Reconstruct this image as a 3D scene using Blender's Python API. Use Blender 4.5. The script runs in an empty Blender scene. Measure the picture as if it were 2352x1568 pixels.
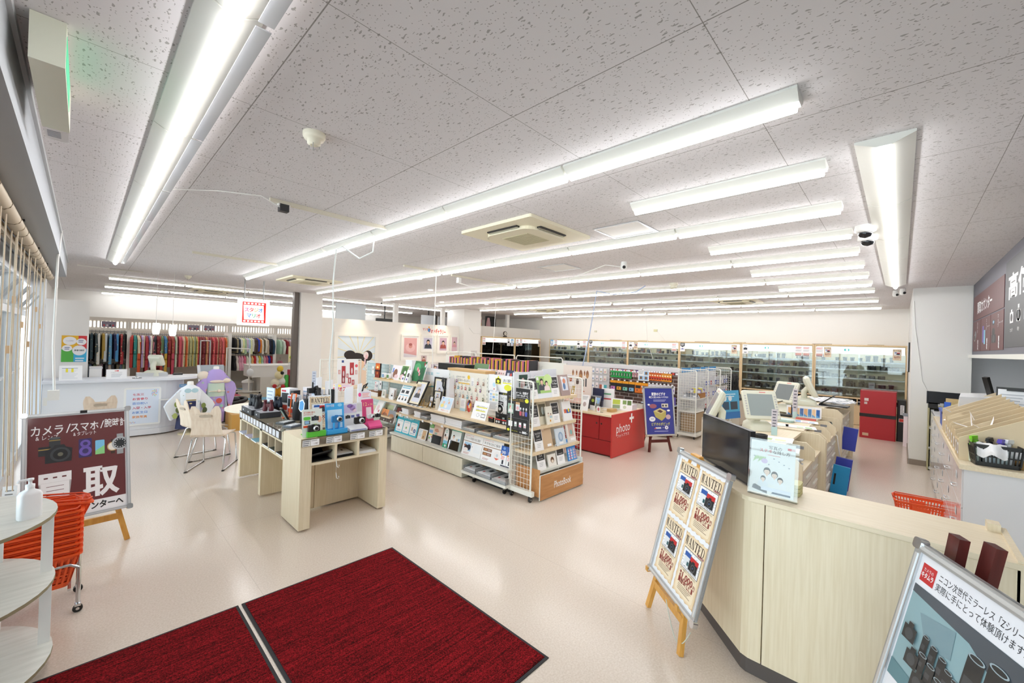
import bpy,math,random
from mathutils import Matrix,Vector
random.seed(7)
SC=bpy.context.scene
COL=SC.collection
PI=math.pi

# ---------------------------------------------------------------- camera, world, exposure
CAMZ,CE=1.8,2.933 # lens height, ceiling height (m)
yaw,pitch,roll=math.radians(43.611),math.radians(0.271),math.radians(1.807)
_f=Vector((math.cos(yaw)*math.cos(pitch),math.sin(yaw)*math.cos(pitch),math.sin(pitch)))
_r=Vector((math.sin(yaw),-math.cos(yaw),0))
_u=_r.cross(_f)
_r2=_r*math.cos(roll)+_u*math.sin(roll)
_u2=_u*math.cos(roll)-_r*math.sin(roll)
cd=bpy.data.cameras.new('camera');cd.sensor_width=36;cd.lens=14.368;cd.clip_start=.05;cd.clip_end=100
cam=bpy.data.objects.new('camera',cd);COL.objects.link(cam)
cam.matrix_world=Matrix(((_r2.x,_u2.x,-_f.x,0),(_r2.y,_u2.y,-_f.y,0),(_r2.z,_u2.z,-_f.z,CAMZ),(0,0,0,1)))
SC.camera=cam
W=bpy.data.worlds.new('world');SC.world=W;W.use_nodes=True
W.node_tree.nodes['Background'].inputs[0].default_value=(.86,.93,1,1)
W.node_tree.nodes['Background'].inputs[1].default_value=3.2 # bright overcast daylight outside the shop windows
SC.view_settings.view_transform='Standard';SC.view_settings.look='None'
SC.view_settings.exposure=0.6;SC.view_settings.gamma=1
TUBE=13.0 # radiance of the ceiling tubes
try:
    SC.cycles.use_denoising=True;SC.cycles.max_bounces=8;SC.cycles.diffuse_bounces=5;SC.cycles.transparent_max_bounces=24
    SC.cycles.sample_clamp_indirect=6;SC.cycles.caustics_reflective=False;SC.cycles.caustics_refractive=False
except Exception:pass

# ---------------------------------------------------------------- materials
def lin(h):
    h=h.lstrip('#');c=[int(h[i:i+2],16)/255 for i in(0,2,4)]
    return tuple(x/12.92 if x<=.04045 else((x+.055)/1.055)**2.4 for x in c)+(1,)
MATS={}
def new_mat(key):
    m=bpy.data.materials.new(key);m.use_nodes=True;MATS[key]=m
    return m,m.node_tree.nodes,m.node_tree.links,m.node_tree.nodes['Principled BSDF']
def M(h,rough=.5,metal=0,emit=0,coat=0):
    k=f'{h}_{rough}_{metal}_{emit}_{coat}'
    if k in MATS:return MATS[k]
    m,N,L,p=new_mat(k)
    p.inputs['Base Color'].default_value=lin(h);p.inputs['Roughness'].default_value=rough
    p.inputs['Metallic'].default_value=metal
    if emit:
        p.inputs['Emission Color'].default_value=lin(h);p.inputs['Emission Strength'].default_value=emit
    if coat:p.inputs['Coat Weight'].default_value=coat;p.inputs['Coat Roughness'].default_value=.08
    return m
def node(N,t,**kw):
    n=N.new(t)
    for k,v in kw.items():
        if k.startswith('i_'):n.inputs[k[2:].replace('_',' ')].default_value=v
        elif k[0]=='n' and k[1:].isdigit():n.inputs[int(k[1:])].default_value=v
        else:setattr(n,k,v)
    return n
def math_n(N,L,op,a,b=None):
    n=N.new('ShaderNodeMath');n.operation=op
    for i,x in enumerate((a,b)):
        if x is None:continue
        if isinstance(x,(int,float)):n.inputs[i].default_value=x
        else:L.new(x,n.inputs[i])
    return n.outputs[0]
def mixc(N,L,fac,a,b):
    n=N.new('ShaderNodeMix');n.data_type='RGBA'
    if isinstance(fac,(int,float)):n.inputs[0].default_value=fac
    else:L.new(fac,n.inputs[0])
    for i,c in((6,a),(7,b)):
        if isinstance(c,str):n.inputs[i].default_value=lin(c)
        else:L.new(c,n.inputs[i])
    return n.outputs[2]
def coords(N,L,scale=(1,1,1),loc=(0,0,0),rot=(0,0,0),world=False):
    if world:src=N.new('ShaderNodeNewGeometry').outputs['Position']
    else:src=N.new('ShaderNodeTexCoord').outputs['Object']
    mp=node(N,'ShaderNodeMapping');mp.inputs['Scale'].default_value=scale
    mp.inputs['Location'].default_value=loc;mp.inputs['Rotation'].default_value=rot
    L.new(src,mp.inputs[0]);return mp.outputs[0]
def noise(N,L,vec,scale,detail=2,rough=.5):
    n=node(N,'ShaderNodeTexNoise',i_Scale=scale,i_Detail=detail,i_Roughness=rough);L.new(vec,n.inputs['Vector']);return n.outputs[0]
def ramp(N,L,fac,stops):
    r=N.new('ShaderNodeValToRGB');e=r.color_ramp.elements
    while len(e)<len(stops):e.new(.5)
    for s,(p,c)in zip(e,stops):s.position=p;s.color=lin(c)if isinstance(c,str)else(c,c,c,1)
    L.new(fac,r.inputs[0]);return r.outputs[0]
def wood_mat(key,c1,c2,sc=(60,60,2.5),rough=.45):
    m,N,L,p=new_mat(key)
    v=coords(N,L,sc);f=noise(N,L,v,1.5,3)
    L.new(ramp(N,L,f,[(.3,c1),(.7,c2)]),p.inputs['Base Color']);p.inputs['Roughness'].default_value=rough
    return m
WOOD=wood_mat('laminate_cream_wood','#dccdaf','#e6d9bf')
WOODX=wood_mat('laminate_cream_wood_grain_x','#dccdaf','#e6d9bf',(2.5,60,60))
WOODY=wood_mat('laminate_cream_wood_grain_y','#dccdaf','#e6d9bf',(60,2.5,60))
CASEW=wood_mat('showcase_wood','#d3b78c','#dfc69e')
SHELFW=wood_mat('shelf_board_wood','#dfc8a4','#e9d7b9',(30,2.5,30))
BROWNW=wood_mat('brown_panel_wood','#b57f4d','#c8935f',(2.5,30,22),.5)
PANELW=wood_mat('pale_panel_wood','#dcd9c6','#e6e3d3',(40,40,3))
EASELW=wood_mat('easel_pine','#c98f3e','#dba552',(25,25,4),.4)
EASELD=wood_mat('easel_dark','#4e1b17','#612320',(25,25,4),.35)
CHAIRW=wood_mat('chair_plywood','#dcc7b2','#e8d8c6',(30,30,3),.4)
SHELFG=wood_mat('grey_wash_board','#c9c7bf','#d8d6cf',(3,30,30),.5)
# floor: glossy vinyl tiles, warm cream with fine speckle and thin seams
m,N,L,p=new_mat('floor_vinyl');FLOOR=m
v=coords(N,L,world=True)
sp=noise(N,L,v,90,3,.7);big=noise(N,L,v,1.1,2)
c=ramp(N,L,sp,[(.35,'#d0c1b2'),(.5,'#d8cabc'),(.68,'#e0d4c8')])
x=N.new('ShaderNodeSeparateXYZ');L.new(v,x.inputs[0])
sx=math_n(N,L,'LESS_THAN',math_n(N,L,'ABSOLUTE',math_n(N,L,'SUBTRACT',math_n(N,L,'FRACT',math_n(N,L,'DIVIDE',x.outputs[0],1.82)),.5)),.0012)
sy=math_n(N,L,'LESS_THAN',math_n(N,L,'ABSOLUTE',math_n(N,L,'SUBTRACT',math_n(N,L,'FRACT',math_n(N,L,'DIVIDE',x.outputs[1],9.1)),.5)),.0003)
seam=math_n(N,L,'MULTIPLY',math_n(N,L,'MAXIMUM',sx,sy),.3)
L.new(mixc(N,L,seam,c,'#a39383'),p.inputs['Base Color'])
L.new(math_n(N,L,'ADD',math_n(N,L,'MULTIPLY',big,.14),.11),p.inputs['Roughness'])
p.inputs['IOR'].default_value=1.5
bp=node(N,'ShaderNodeBump',i_Strength=.035,i_Distance=.004);L.new(noise(N,L,v,22,3),bp.inputs['Height']);L.new(bp.outputs[0],p.inputs['Normal'])
# ceiling: rock-wool boards 0.91 m, dashes along Y
m,N,L,p=new_mat('ceiling_board');CEIL=m
v=coords(N,L,world=True)
x=N.new('ShaderNodeSeparateXYZ');L.new(v,x.inputs[0])
def seamf(o,off,w):
    return math_n(N,L,'LESS_THAN',math_n(N,L,'ABSOLUTE',math_n(N,L,'SUBTRACT',math_n(N,L,'FRACT',math_n(N,L,'DIVIDE',math_n(N,L,'ADD',o,-off+.455),.9105)),.5)),w)
s1=seamf(x.outputs[0],.545,.0026);s2=seamf(x.outputs[1],.52,.0018)
vn=node(N,'ShaderNodeTexNoise',i_Scale=55,i_Detail=1);L.new(v,vn.inputs['Vector'])
va=node(N,'ShaderNodeVectorMath',operation='MULTIPLY_ADD');L.new(vn.outputs['Color'],va.inputs[0]);va.inputs[1].default_value=(.018,.018,0);L.new(v,va.inputs[2])
mp=node(N,'ShaderNodeMapping');mp.inputs['Scale'].default_value=(58,21,1);L.new(va.outputs[0],mp.inputs[0])
vo=node(N,'ShaderNodeTexVoronoi',i_Scale=1,i_Randomness=1);vo.voronoi_dimensions='2D';L.new(mp.outputs[0],vo.inputs['Vector'])
sc_=N.new('ShaderNodeSeparateColor');L.new(vo.outputs['Color'],sc_.inputs[0])
lim=math_n(N,L,'MULTIPLY',math_n(N,L,'MAXIMUM',math_n(N,L,'SUBTRACT',sc_.outputs[0],.45),0),.42)
dash=math_n(N,L,'LESS_THAN',vo.outputs['Distance'],lim)
dots=node(N,'ShaderNodeTexVoronoi',i_Scale=75);dots.voronoi_dimensions='2D';L.new(v,dots.inputs['Vector'])
sd=N.new('ShaderNodeSeparateColor');L.new(dots.outputs['Color'],sd.inputs[0])
dot=math_n(N,L,'LESS_THAN',dots.outputs['Distance'],math_n(N,L,'MULTIPLY',math_n(N,L,'GREATER_THAN',sd.outputs[0],.78),.17))
inX=math_n(N,L,'MULTIPLY',math_n(N,L,'MAXIMUM',dash,dot),.62)
c=mixc(N,L,inX,'#dedbdd','#77736f')
c=mixc(N,L,math_n(N,L,'MULTIPLY',math_n(N,L,'MAXIMUM',s1,s2),.75),c,'#6f6a64')
L.new(c,p.inputs['Base Color']);p.inputs['Roughness'].default_value=.9
# red ribbed loop mat
m,N,L,p=new_mat('mat_red_loop');MATRED=m
v=coords(N,L,world=True)
f1=noise(N,L,v,150,3,.7);v2=coords(N,L,(2.5,60,1),world=True);f2=noise(N,L,v2,1.2,2)
f=math_n(N,L,'ADD',math_n(N,L,'MULTIPLY',f1,.8),math_n(N,L,'MULTIPLY',f2,.35))
L.new(ramp(N,L,f,[(.42,'#1d0606'),(.55,'#5c0c10'),(.72,'#9c1b22')]),p.inputs['Base Color']);p.inputs['Roughness'].default_value=.95
p.inputs['Specular IOR Level'].default_value=.1
bp=node(N,'ShaderNodeBump',i_Strength=.6,i_Distance=.006);L.new(f1,bp.inputs['Height']);L.new(bp.outputs[0],p.inputs['Normal'])
# brick print
def brick_mat(key,a,b,mortar,sc,rot):
    m,N,L,p=new_mat(key)
    v=coords(N,L,world=True,rot=rot)
    br=node(N,'ShaderNodeTexBrick',i_Scale=sc);br.inputs['Color1'].default_value=lin(a);br.inputs['Color2'].default_value=lin(b);br.inputs['Mortar'].default_value=lin(mortar)
    br.inputs['Mortar Size'].default_value=.022;br.inputs['Brick Width'].default_value=.62;br.inputs['Row Height'].default_value=.24
    L.new(v,br.inputs['Vector']);L.new(br.outputs[0],p.inputs['Base Color']);p.inputs['Roughness'].default_value=.7
    return m
_yz=(PI/2,0,PI/2)
m,N,L,p=new_mat('brick_brown');BRICK=m
def brick_yz(m,N,L,p,a,b,mo,sc):
    g=N.new('ShaderNodeNewGeometry');x=N.new('ShaderNodeSeparateXYZ');L.new(g.outputs['Position'],x.inputs[0])
    cb=N.new('ShaderNodeCombineXYZ');L.new(x.outputs[1],cb.inputs[0]);L.new(x.outputs[2],cb.inputs[1])
    br=node(N,'ShaderNodeTexBrick',i_Scale=sc);br.inputs['Color1'].default_value=lin(a);br.inputs['Color2'].default_value=lin(b);br.inputs['Mortar'].default_value=lin(mo)
    br.inputs['Mortar Size'].default_value=.03;br.inputs['Brick Width'].default_value=.95;br.inputs['Row Height'].default_value=.33
    L.new(cb.outputs[0],br.inputs['Vector']);L.new(br.outputs[0],p.inputs['Base Color']);p.inputs['Roughness'].default_value=.7
brick_yz(m,N,L,p,'#6e5148','#3f302c','#b9b0ac',4.3)
m,N,L,p=new_mat('brick_pale_blue');BRICKB=m
brick_yz(m,N,L,p,'#c9dbdd','#bccfd2','#a9bfc4',5)
# glass: clear pane, thin
def glass_mat(key,tint=(.93,.97,.96),refl=.11,alpha=0.0):
    m,N,L,p=new_mat(key);N.remove(p)
    out=N['Material Output'];tr=node(N,'ShaderNodeBsdfTransparent');tr.inputs[0].default_value=tint+(1,)
    gl=node(N,'ShaderNodeBsdfGlossy');gl.inputs[0].default_value=(1,1,1,1);gl.inputs['Roughness'].default_value=.02
    fr=node(N,'ShaderNodeFresnel',i_IOR=1.5);mx=N.new('ShaderNodeMixShader')
    L.new(math_n(N,L,'ADD',fr.outputs[0],refl-.08),mx.inputs[0]);L.new(tr.outputs[0],mx.inputs[1]);L.new(gl.outputs[0],mx.inputs[2]);last=mx.outputs[0]
    if alpha:
        df=node(N,'ShaderNodeBsdfDiffuse');df.inputs[0].default_value=(.9,.92,.95,1);m2=N.new('ShaderNodeMixShader');m2.inputs[0].default_value=alpha
        L.new(last,m2.inputs[1]);L.new(df.outputs[0],m2.inputs[2]);last=m2.outputs[0]
    L.new(last,out.inputs[0]);return m
GLASS=glass_mat('clear_glass');ACRYL=glass_mat('acrylic',(.97,.98,.98),.08);FROST=glass_mat('frosted_film',(.95,.97,1),.06,.35)
WHITE=M('#ecebe8',.6);WALLW=M('#f0eeea',.75);WALLC=M('#f3efe8',.75);METW=M('#e7e7e0',.35);CHROME=M('#d8dadd',.18,1);ALU=M('#c9cccf',.32,.85)
BLACK=M('#151516',.4);DARK=M('#2a2a2c',.5);STEEL=M('#9b9c9c',.35,.8);CREAM=M('#eae6d3',.45);PAPER=M('#f4f4f6',.55);BEIGEPL=M('#d9d8c9',.45)
LIGHT=M('#ffffff',.5,0,TUBE)

# ---------------------------------------------------------------- mesh builder
class MB:
    def __init__(s,X=None):
        s.v=[];s.f=[];s.mi=[];s.mats=[];s.sm=[];s.X=X or Matrix()
    def add(s,vs,fs,mat,smooth=False):
        o=len(s.v);X=s.X
        s.v+=[X@Vector(q)for q in vs]
        if mat not in s.mats:s.mats.append(mat)
        k=s.mats.index(mat)
        for f in fs:s.f.append([o+i for i in f]);s.mi.append(k);s.sm.append(smooth)
        return s
    def box(s,x0,y0,z0,x1,y1,z1,mat):
        return s.add([(x0,y0,z0),(x1,y0,z0),(x1,y1,z0),(x0,y1,z0),(x0,y0,z1),(x1,y0,z1),(x1,y1,z1),(x0,y1,z1)],
                     [(0,3,2,1),(4,5,6,7),(0,1,5,4),(1,2,6,5),(2,3,7,6),(3,0,4,7)],mat)
    def rbox(s,x0,y0,z0,x1,y1,z1,mat,r=.01,n=3): # box with rounded vertical edges
        return s.prism(rrect(x0,y0,x1,y1,r,n),z0,z1,mat)
    def prism(s,pts,z0,z1,mat,smooth=False):
        n=len(pts)
        return s.add([(x,y,z0)for x,y in pts]+[(x,y,z1)for x,y in pts],
                     [tuple(range(n))[::-1],tuple(range(n,2*n))]+[(i,(i+1)%n,n+(i+1)%n,n+i)for i in range(n)],mat,smooth)
    def loft(s,rings,mat,smooth=True,cap=True):
        n=len(rings[0]);vs=[q for r in rings for q in r];fs=[]
        for k in range(len(rings)-1):
            for i in range(n):fs.append((k*n+i,k*n+(i+1)%n,(k+1)*n+(i+1)%n,(k+1)*n+i))
        s.add(vs,fs,mat,smooth)
        if cap:s.add(rings[0],[tuple(range(n))[::-1]],mat);s.add(rings[-1],[tuple(range(n))],mat)
        return s
    def tube(s,pts,r,mat,n=8,smooth=True):
        pts=[Vector(q)for q in pts];rings=[];up=None
        for i,q in enumerate(pts):
            d=(pts[min(i+1,len(pts)-1)]-pts[max(i-1,0)]).normalized()
            if up is None or abs(up.dot(d))>.95:up=Vector((0,0,1))if abs(d.z)<.9 else Vector((1,0,0))
            a=d.cross(up).normalized();b=a.cross(d).normalized();up=b
            rr=r[i]if isinstance(r,(list,tuple))else r
            rings.append([tuple(q+a*(rr*math.cos(2*PI*k/n))+b*(rr*math.sin(2*PI*k/n)))for k in range(n)])
        return s.loft([x[::-1]for x in rings],mat,smooth)
    def bar(s,p0,p1,w,h,mat,up=(0,0,1)): # rectangular bar
        p0,p1=Vector(p0),Vector(p1);d=(p1-p0).normalized();u=Vector(up)
        if abs(d.dot(u))>.98:u=Vector((1,0,0))
        a=d.cross(u).normalized()*(w/2);b=a.cross(d).normalized()*(h/2)
        q=[p0-a-b,p0+a-b,p0+a+b,p0-a+b,p1-a-b,p1+a-b,p1+a+b,p1-a+b]
        return s.add([tuple(x)for x in q],[(0,1,2,3),(7,6,5,4),(0,4,5,1),(1,5,6,2),(2,6,7,3),(3,7,4,0)],mat)
    def lathe(s,prof,mat,at=(0,0,0),n=20,axis='z',smooth=True):
        rings=[]
        for r,z in prof:
            ring=[]
            for k in range(n):
                a=2*PI*k/n;q=(r*math.cos(a),r*math.sin(a),z)
                if axis=='y':q=(q[0],-q[2],q[1])
                elif axis=='x':q=(-q[2],q[0],q[1])if False else(q[2],q[0],q[1])
                ring.append((q[0]+at[0],q[1]+at[1],q[2]+at[2]))
            rings.append(ring if axis!='y' else ring)
        return s.loft(rings,mat,smooth)
    def blob(s,c,rx,ry,rz,mat,n=12,m=8):
        return s.lathe_e(c,rx,ry,rz,mat,n,m)
    def lathe_e(s,c,rx,ry,rz,mat,n,m):
        rings=[]
        for j in range(m+1):
            t=PI*(j+.02)/(m+.04)-PI/2
            rings.append([(c[0]+rx*math.cos(t)*math.cos(2*PI*k/n),c[1]+ry*math.cos(t)*math.sin(2*PI*k/n),c[2]+rz*math.sin(t))for k in range(n)])
        return s.loft(rings,mat)
    # ---- printed graphics on a plane: local x = right, y = up, z = out of the sheet
    def rect(s,x0,y0,x1,y1,mat,l=1,E=.0006):
        z=l*E;return s.add([(x0,y0,z),(x1,y0,z),(x1,y1,z),(x0,y1,z)],[(0,1,2,3)],mat)
    def poly(s,pts,mat,l=1,E=.0006):
        return s.add([(x,y,l*E)for x,y in pts],[tuple(range(len(pts)))],mat)
    def ell(s,cx,cy,rx,ry,mat,l=1,n=20,E=.0006):
        return s.poly([(cx+rx*math.cos(2*PI*k/n),cy+ry*math.sin(2*PI*k/n))for k in range(n)],mat,l,E)
    def text(s,t,x,y,h,mat,l=2,al='c',w=None,bold=0,rot=0,E=.0006):
        vs,fs,wd=text_mesh(t,bold);k=h;kx=k
        if w and wd*k>0:kx=w/wd
        ox={'c':-wd/2,'l':0,'r':-wd}[al];ca,sa=math.cos(rot),math.sin(rot)
        out=[]
        for a,b in vs:
            px,py=(a+ox)*kx,(b-.36)*k
            out.append((x+px*ca-py*sa,y+px*sa+py*ca,l*E))
        return s.add(out,fs,mat)
    def build(s,name,parent=None,origin=None):
        me=bpy.data.meshes.new(name)
        if parent is not None:
            root=parent
            while root.parent is not None:root=root.parent
            o=Vector((0,0,0))if root.name in LOCAL else Vector(root.location)
            vs=[tuple(q-o)for q in s.v]
        else:
            if origin is None:
                xs,ys,zs=zip(*[(q.x,q.y,q.z)for q in s.v]);origin=((min(xs)+max(xs))/2,(min(ys)+max(ys))/2,min(zs))
            o=Vector(origin);vs=[tuple(q-o)for q in s.v]
        me.from_pydata(vs,[],s.f)
        for q in s.mats:me.materials.append(q)
        me.polygons.foreach_set('material_index',s.mi);me.polygons.foreach_set('use_smooth',s.sm)
        me.update()
        ob=bpy.data.objects.new(name,me);COL.objects.link(ob)
        if parent is not None:ob.parent=parent
        else:ob.location=o
        return ob
LOCAL=set()
def rrect(x0,y0,x1,y1,r,n=3):
    out=[]
    for cx,cy,a0 in((x1-r,y1-r,0),(x0+r,y1-r,PI/2),(x0+r,y0+r,PI),(x1-r,y0+r,1.5*PI)):
        for k in range(n+1):a=a0+PI/2*k/n;out.append((cx+r*math.cos(a),cy+r*math.sin(a)))
    return out
_TX={}
def text_mesh(t,bold=0):
    k=(t,bold)
    if k not in _TX:
        c=bpy.data.curves.new('t','FONT');c.body=t;c.size=1;c.offset=bold;c.resolution_u=2
        o=bpy.data.objects.new('t',c);COL.objects.link(o)
        me=bpy.data.meshes.new_from_object(o.evaluated_get(bpy.context.evaluated_depsgraph_get()))
        vs=[(q.co.x,q.co.y)for q in me.vertices];fs=[tuple(q.vertices)for q in me.polygons]
        x0=min([q[0]for q in vs]or[0]);x1=max([q[0]for q in vs]or[1])
        _TX[k]=([(a-x0,b)for a,b in vs],fs,x1-x0)
        bpy.data.objects.remove(o);bpy.data.curves.remove(c);bpy.data.meshes.remove(me)
    return _TX[k]
def frame(o,u,v): # matrix of a plane: origin, right, up
    u=Vector(u).normalized();v=Vector(v);n=u.cross(v).normalized();v=n.cross(u)
    return Matrix(((u.x,v.x,n.x,o[0]),(u.y,v.y,n.y,o[1]),(u.z,v.z,n.z,o[2]),(0,0,0,1)))
def tag(o,label=None,cat=None,group=None,kind=None):
    if label:o['label']=label
    if cat:o['category']=cat
    if group:o['group']=group
    if kind:o['kind']=kind
    return o
def T(name,label,cat,loc,rz=0,group=None,local=False): # local=True: parts are modelled around (0,0,0)
    o=bpy.data.objects.new(name,None);COL.objects.link(o);o.location=loc;o.rotation_euler.z=rz;o.empty_display_size=.1
    if local:LOCAL.add(o.name)
    return tag(o,label,cat,group)
def S(name,b,parent=None):
    o=b.build(name,parent)
    if parent is None:o['kind']='structure'
    return o
def ordn(i):return['first','second','third','fourth','fifth','sixth','seventh','eighth','ninth','tenth','eleventh','twelfth','thirteenth','fourteenth','fifteenth','sixteenth','seventeenth','eighteenth','nineteenth','twentieth','21st','22nd','23rd','24th','25th','26th','27th','28th','29th','30th','31st','32nd','33rd','34th','35th','36th','37th','38th','39th','40th','41st','42nd','43rd','44th','45th','46th','47th','48th','49th','50th','51st','52nd','53rd','54th','55th','56th','57th','58th','59th','60th','61st','62nd','63rd','64th','65th','66th','67th','68th','69th','70th'][i]
def clone(o,loc=None,rz=None,label=None):
    c=o.copy();COL.objects.link(c)
    if loc is not None:c.location=loc
    if rz is not None:c.rotation_euler.z=rz
    if label:c['label']=label
    for ch in o.children:
        d=ch.copy();COL.objects.link(d);d.parent=c
        for g in ch.children:
            e=g.copy();COL.objects.link(e);e.parent=d
    return c
# ================================================================ ROOM
b=MB();b.box(-.7,-3,-.1,13.8,17.1,0,FLOOR);S('floor',b)
b=MB();b.box(-.7,-3,CE,13.8,17.1,CE+.1,CEIL);S('ceiling',b)
b=MB();b.box(13.65,-3,0,13.8,17.1,CE,WALLW);S('wall_back',b)
b=MB();b.box(-.7,17,0,13.8,17.15,CE,WALLW);S('wall_studio',b)
b=MB();b.box(-.7,-3.1,0,13.8,-3,CE,WALLW);S('wall_staff',b)
# right pillar / wall block and its baseboard
b=MB();b.box(9.57,-.8,0,13.65,-.125,CE,M('#e9e9e6',.75));S('wall_right',b)
b=MB();b.box(9.555,-.82,0,9.569,-.13,.09,M('#8f8378',.6));b.box(9.56,-.124,0,11.2,-.112,.09,M('#8f8378',.6));S('baseboard_right',b)
UP=M('#6d6c76',.6)
b=MB();b.box(-.6,-.98,1.85,9.55,-.8,CE,UP);S('wall_upper_right',b)
b=MB();b.box(-.6,-1.0,1.80,9.56,-.76,1.848,METW);S('trim_1',b)
b=MB();b.box(10.0,-3,0,10.1,-.81,CE,M('#dfe0e4',.75));S('wall_staff_room',b)
# gallery partition with its end columns
b=MB();b.box(4.36,11.2,0,9.55,11.32,2.335,WALLC);S('wall_gallery',b)
b=MB();b.box(3.81,11.1,0,4.35,11.6,CE,WALLW);S('wall_column_gallery',b)
b=MB();b.box(3.69,11.2,0,3.80,11.35,CE,M('#6f6761',.5));S('trim_2',b)
b=MB();b.box(9.06,10.95,0,9.85,11.9,CE,WALLW);S('wall_column_corner',b)
b=MB();b.box(9.86,11.35,0,13.64,11.45,2.42,WALLW);S('wall_camera_alcove',b)
for k,x in enumerate((6.62,8.42,11.6)):
    b=MB();b.box(x,11.36,2.34 if x<9 else 2.43,x+.14,11.46,CE-.001,WHITE);S(f'trim_{k + 3}',b)
b=MB();b.box(5.6,13.2,2.1,6.6,13.26,CE,M('#dfe6ea',.7));S('wall_studio_panel',b)
# studio partition at the left end
b=MB();b.box(-.62,10.02,0,.07,10.14,2.29,WHITE);S('wall_studio_screen',b)
# window wall (left, x = -0.6): sill, header, posts, panes
FR=M('#d9dde2',.35,.1)
b=MB()
b.box(-.7,-3,0,-.58,9.95,.12,FR)
S('wall_window_sill',b)
b=MB();b.box(-.7,-3,2.45,-.58,9.95,CE,FR);b.box(-.56,9.62,0,-.42,9.95,CE,M('#e2e5ea',.6));b.box(-.7,9.95,0,-.62,17,CE,WALLW);S('wall_window',b)
b=MB();b.box(-.57,-3,2.66,-.21,10.0,CE-.001,M('#a9adb3',.6));b.box(-.225,-3,2.90,-.195,10.0,CE-.0005,M('#c6c9cd',.5));S('trim_soffit',b)
ys=[-2.9,-1.0,.6,2.3,3.9,5.45,6.6,7.7,8.7,9.6]
for k in range(len(ys)-1):
    y0,y1=ys[k],ys[k+1]
    b=MB();b.box(-.655,y0+.03,.12,-.645,y1-.03,2.449,GLASS);w=S(f'window_{k + 1}',b)
    b=MB();b.box(-.69,y0-.03,.12,-.59,y0+.03,2.449,FR);b.box(-.69,y0+.03,1.98,-.60,y1-.03,2.06,FR);b.box(-.69,y0+.03,1.2,-.62,y1-.03,1.22,FR);b.build('window_frame',w)
    if k>=4: # tilting top vents with struts and catch
        b=MB();b.bar((-.60,y0+.1,2.08),(-.47,y0+.1,2.30),.02,.02,ALU);b.bar((-.60,y1-.1,2.08),(-.47,y1-.1,2.30),.02,.02,ALU)
        b.box(-.60,y0+.07,2.05,-.55,y0+.16,2.09,WHITE);b.build('window_catch',w)
for k,(a,c)in enumerate(((-.9,1.2),(1.25,3.3),(3.34,5.0),(5.04,6.6),(6.64,8.1),(8.14,9.6))): # roller blinds under the soffit
    t=T('roller_blind',f'rolled up tan roller blind under the window soffit, {ordn(k)} from the entrance','blind',(-.42,(a+c)/2,2.56),group='rolled blinds along the window')
    b=MB();b.tube([(-.38,a,2.60),(-.38,c,2.60)],.045,M('#b9a991',.6),14);b.build('roll',t)
    b=MB();b.box(-.46,a,2.52,-.43,c,2.58,M('#8d7b62',.6));b.box(-.41,a,2.645,-.34,a+.03,2.66,DARK);b.build('bottom_rail',t)
    b=MB()
    for q in range(3):b.tube([(-.38+.046*math.cos(u),a+(c-a)*(q+.5)/3,2.60+.046*math.sin(u))for u in[2*PI*i/10 for i in range(11)]],.003,M('#6b5b45'),4)
    b.build('tie',t)
CH=M('#d5c3aa',.5)
for k,y in enumerate((4.05,4.3,5.0,5.3,6.0,6.7,7.6,8.3)):
    b=MB();z0=.45+.1*(k%3)
    for dx in(0,.03):
        b.tube([(-.40+dx,y,2.55),(-.41+dx,y+.01,1.5),(-.40+dx,y,z0)],.0045,CH,5)
    b.box(-.41,y-.012,2.0-.2*(k%3),-.39,y+.012,2.06-.2*(k%3),M('#d8b68f'))
    tag(b.build('blind_chain'),f'beaded pull chain hanging from the window blinds, {ordn(k)} from the entrance','chain','blind chains at the window')
b=MB();b.tube([(-.2,7.0,2.93),(-.22,7.0,2.6),(-.23,7.0,1.6),(-.21,7.02,1.08)],.011,WHITE,8);b.box(-.26,6.96,.99,-.17,7.05,1.1,WHITE);b.box(-.29,6.98,.93,-.262,7.0,1.02,WHITE)
tag(b.build('power_cord'),'white power cord with a plug block hanging from the ceiling by the window','cord')
# ================================================================ CEILING FITTINGS
def strip_fixture(along,a,c,pos,label,group,w=.075):
    """linear fitting with a bevelled white housing and a glowing half-round cover; along 'y' or 'x'"""
    t=T('linear_ceiling_light',label,'ceiling light',(pos,(a+c)/2,CE-.075)if along=='y' else((a+c)/2,pos,CE-.075),group=group)
    b=MB();pr=[(-w,CE),(-w,CE-.012),(-.03,CE-.05),(.03,CE-.05),(w,CE-.012),(w,CE)]
    def sec(p,q):return[(pos+u,p,z)if along=='y' else(p,pos-u,z)for u,z in q]
    b.loft([sec(a,pr)[::-1],sec(c,pr)[::-1]],METW,False);b.build('housing',t)
    b=MB();r=.026;pr=[(r*math.cos(k*PI/8),CE-.05-(r+.006)*math.sin(k*PI/8))for k in range(9)][::-1]
    b.loft([sec(a+.012,pr)[::-1],sec(c-.012,pr)[::-1]],LIGHT,True);b.build('diffuser',t)
    return t
rows=[(2.13,.34,7),(3.01,.34,1),(3.91,.34,8),(4.80,.34,1),(5.66,.34,8),(6.53,.34,1),(7.42,.34,8),(8.33,.34,1),(9.22,.34,8),(10.9,.34,8),(12.55,.34,8)]
for i,(x,y0,n)in enumerate(rows):
    for k in range(n):
        y=y0+1.24*k+(.06 if k>=4 else 0)
        lab=f'white linear ceiling light, {ordn(k)} from the counter end in the {ordn(i)} row back' if n>1 else f'single short linear ceiling light over the counter side, {ordn(i)} row back'
        strip_fixture('y',y,y+1.225,x,lab,'linear ceiling lights in rows')
for k in range(5):strip_fixture('x',2.83+1.21*k,4.03+1.21*k,.085,f'linear light in a wide trough over the service aisle, {ordn(k)} from the front','trough lights over the service aisle',.12)
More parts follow.
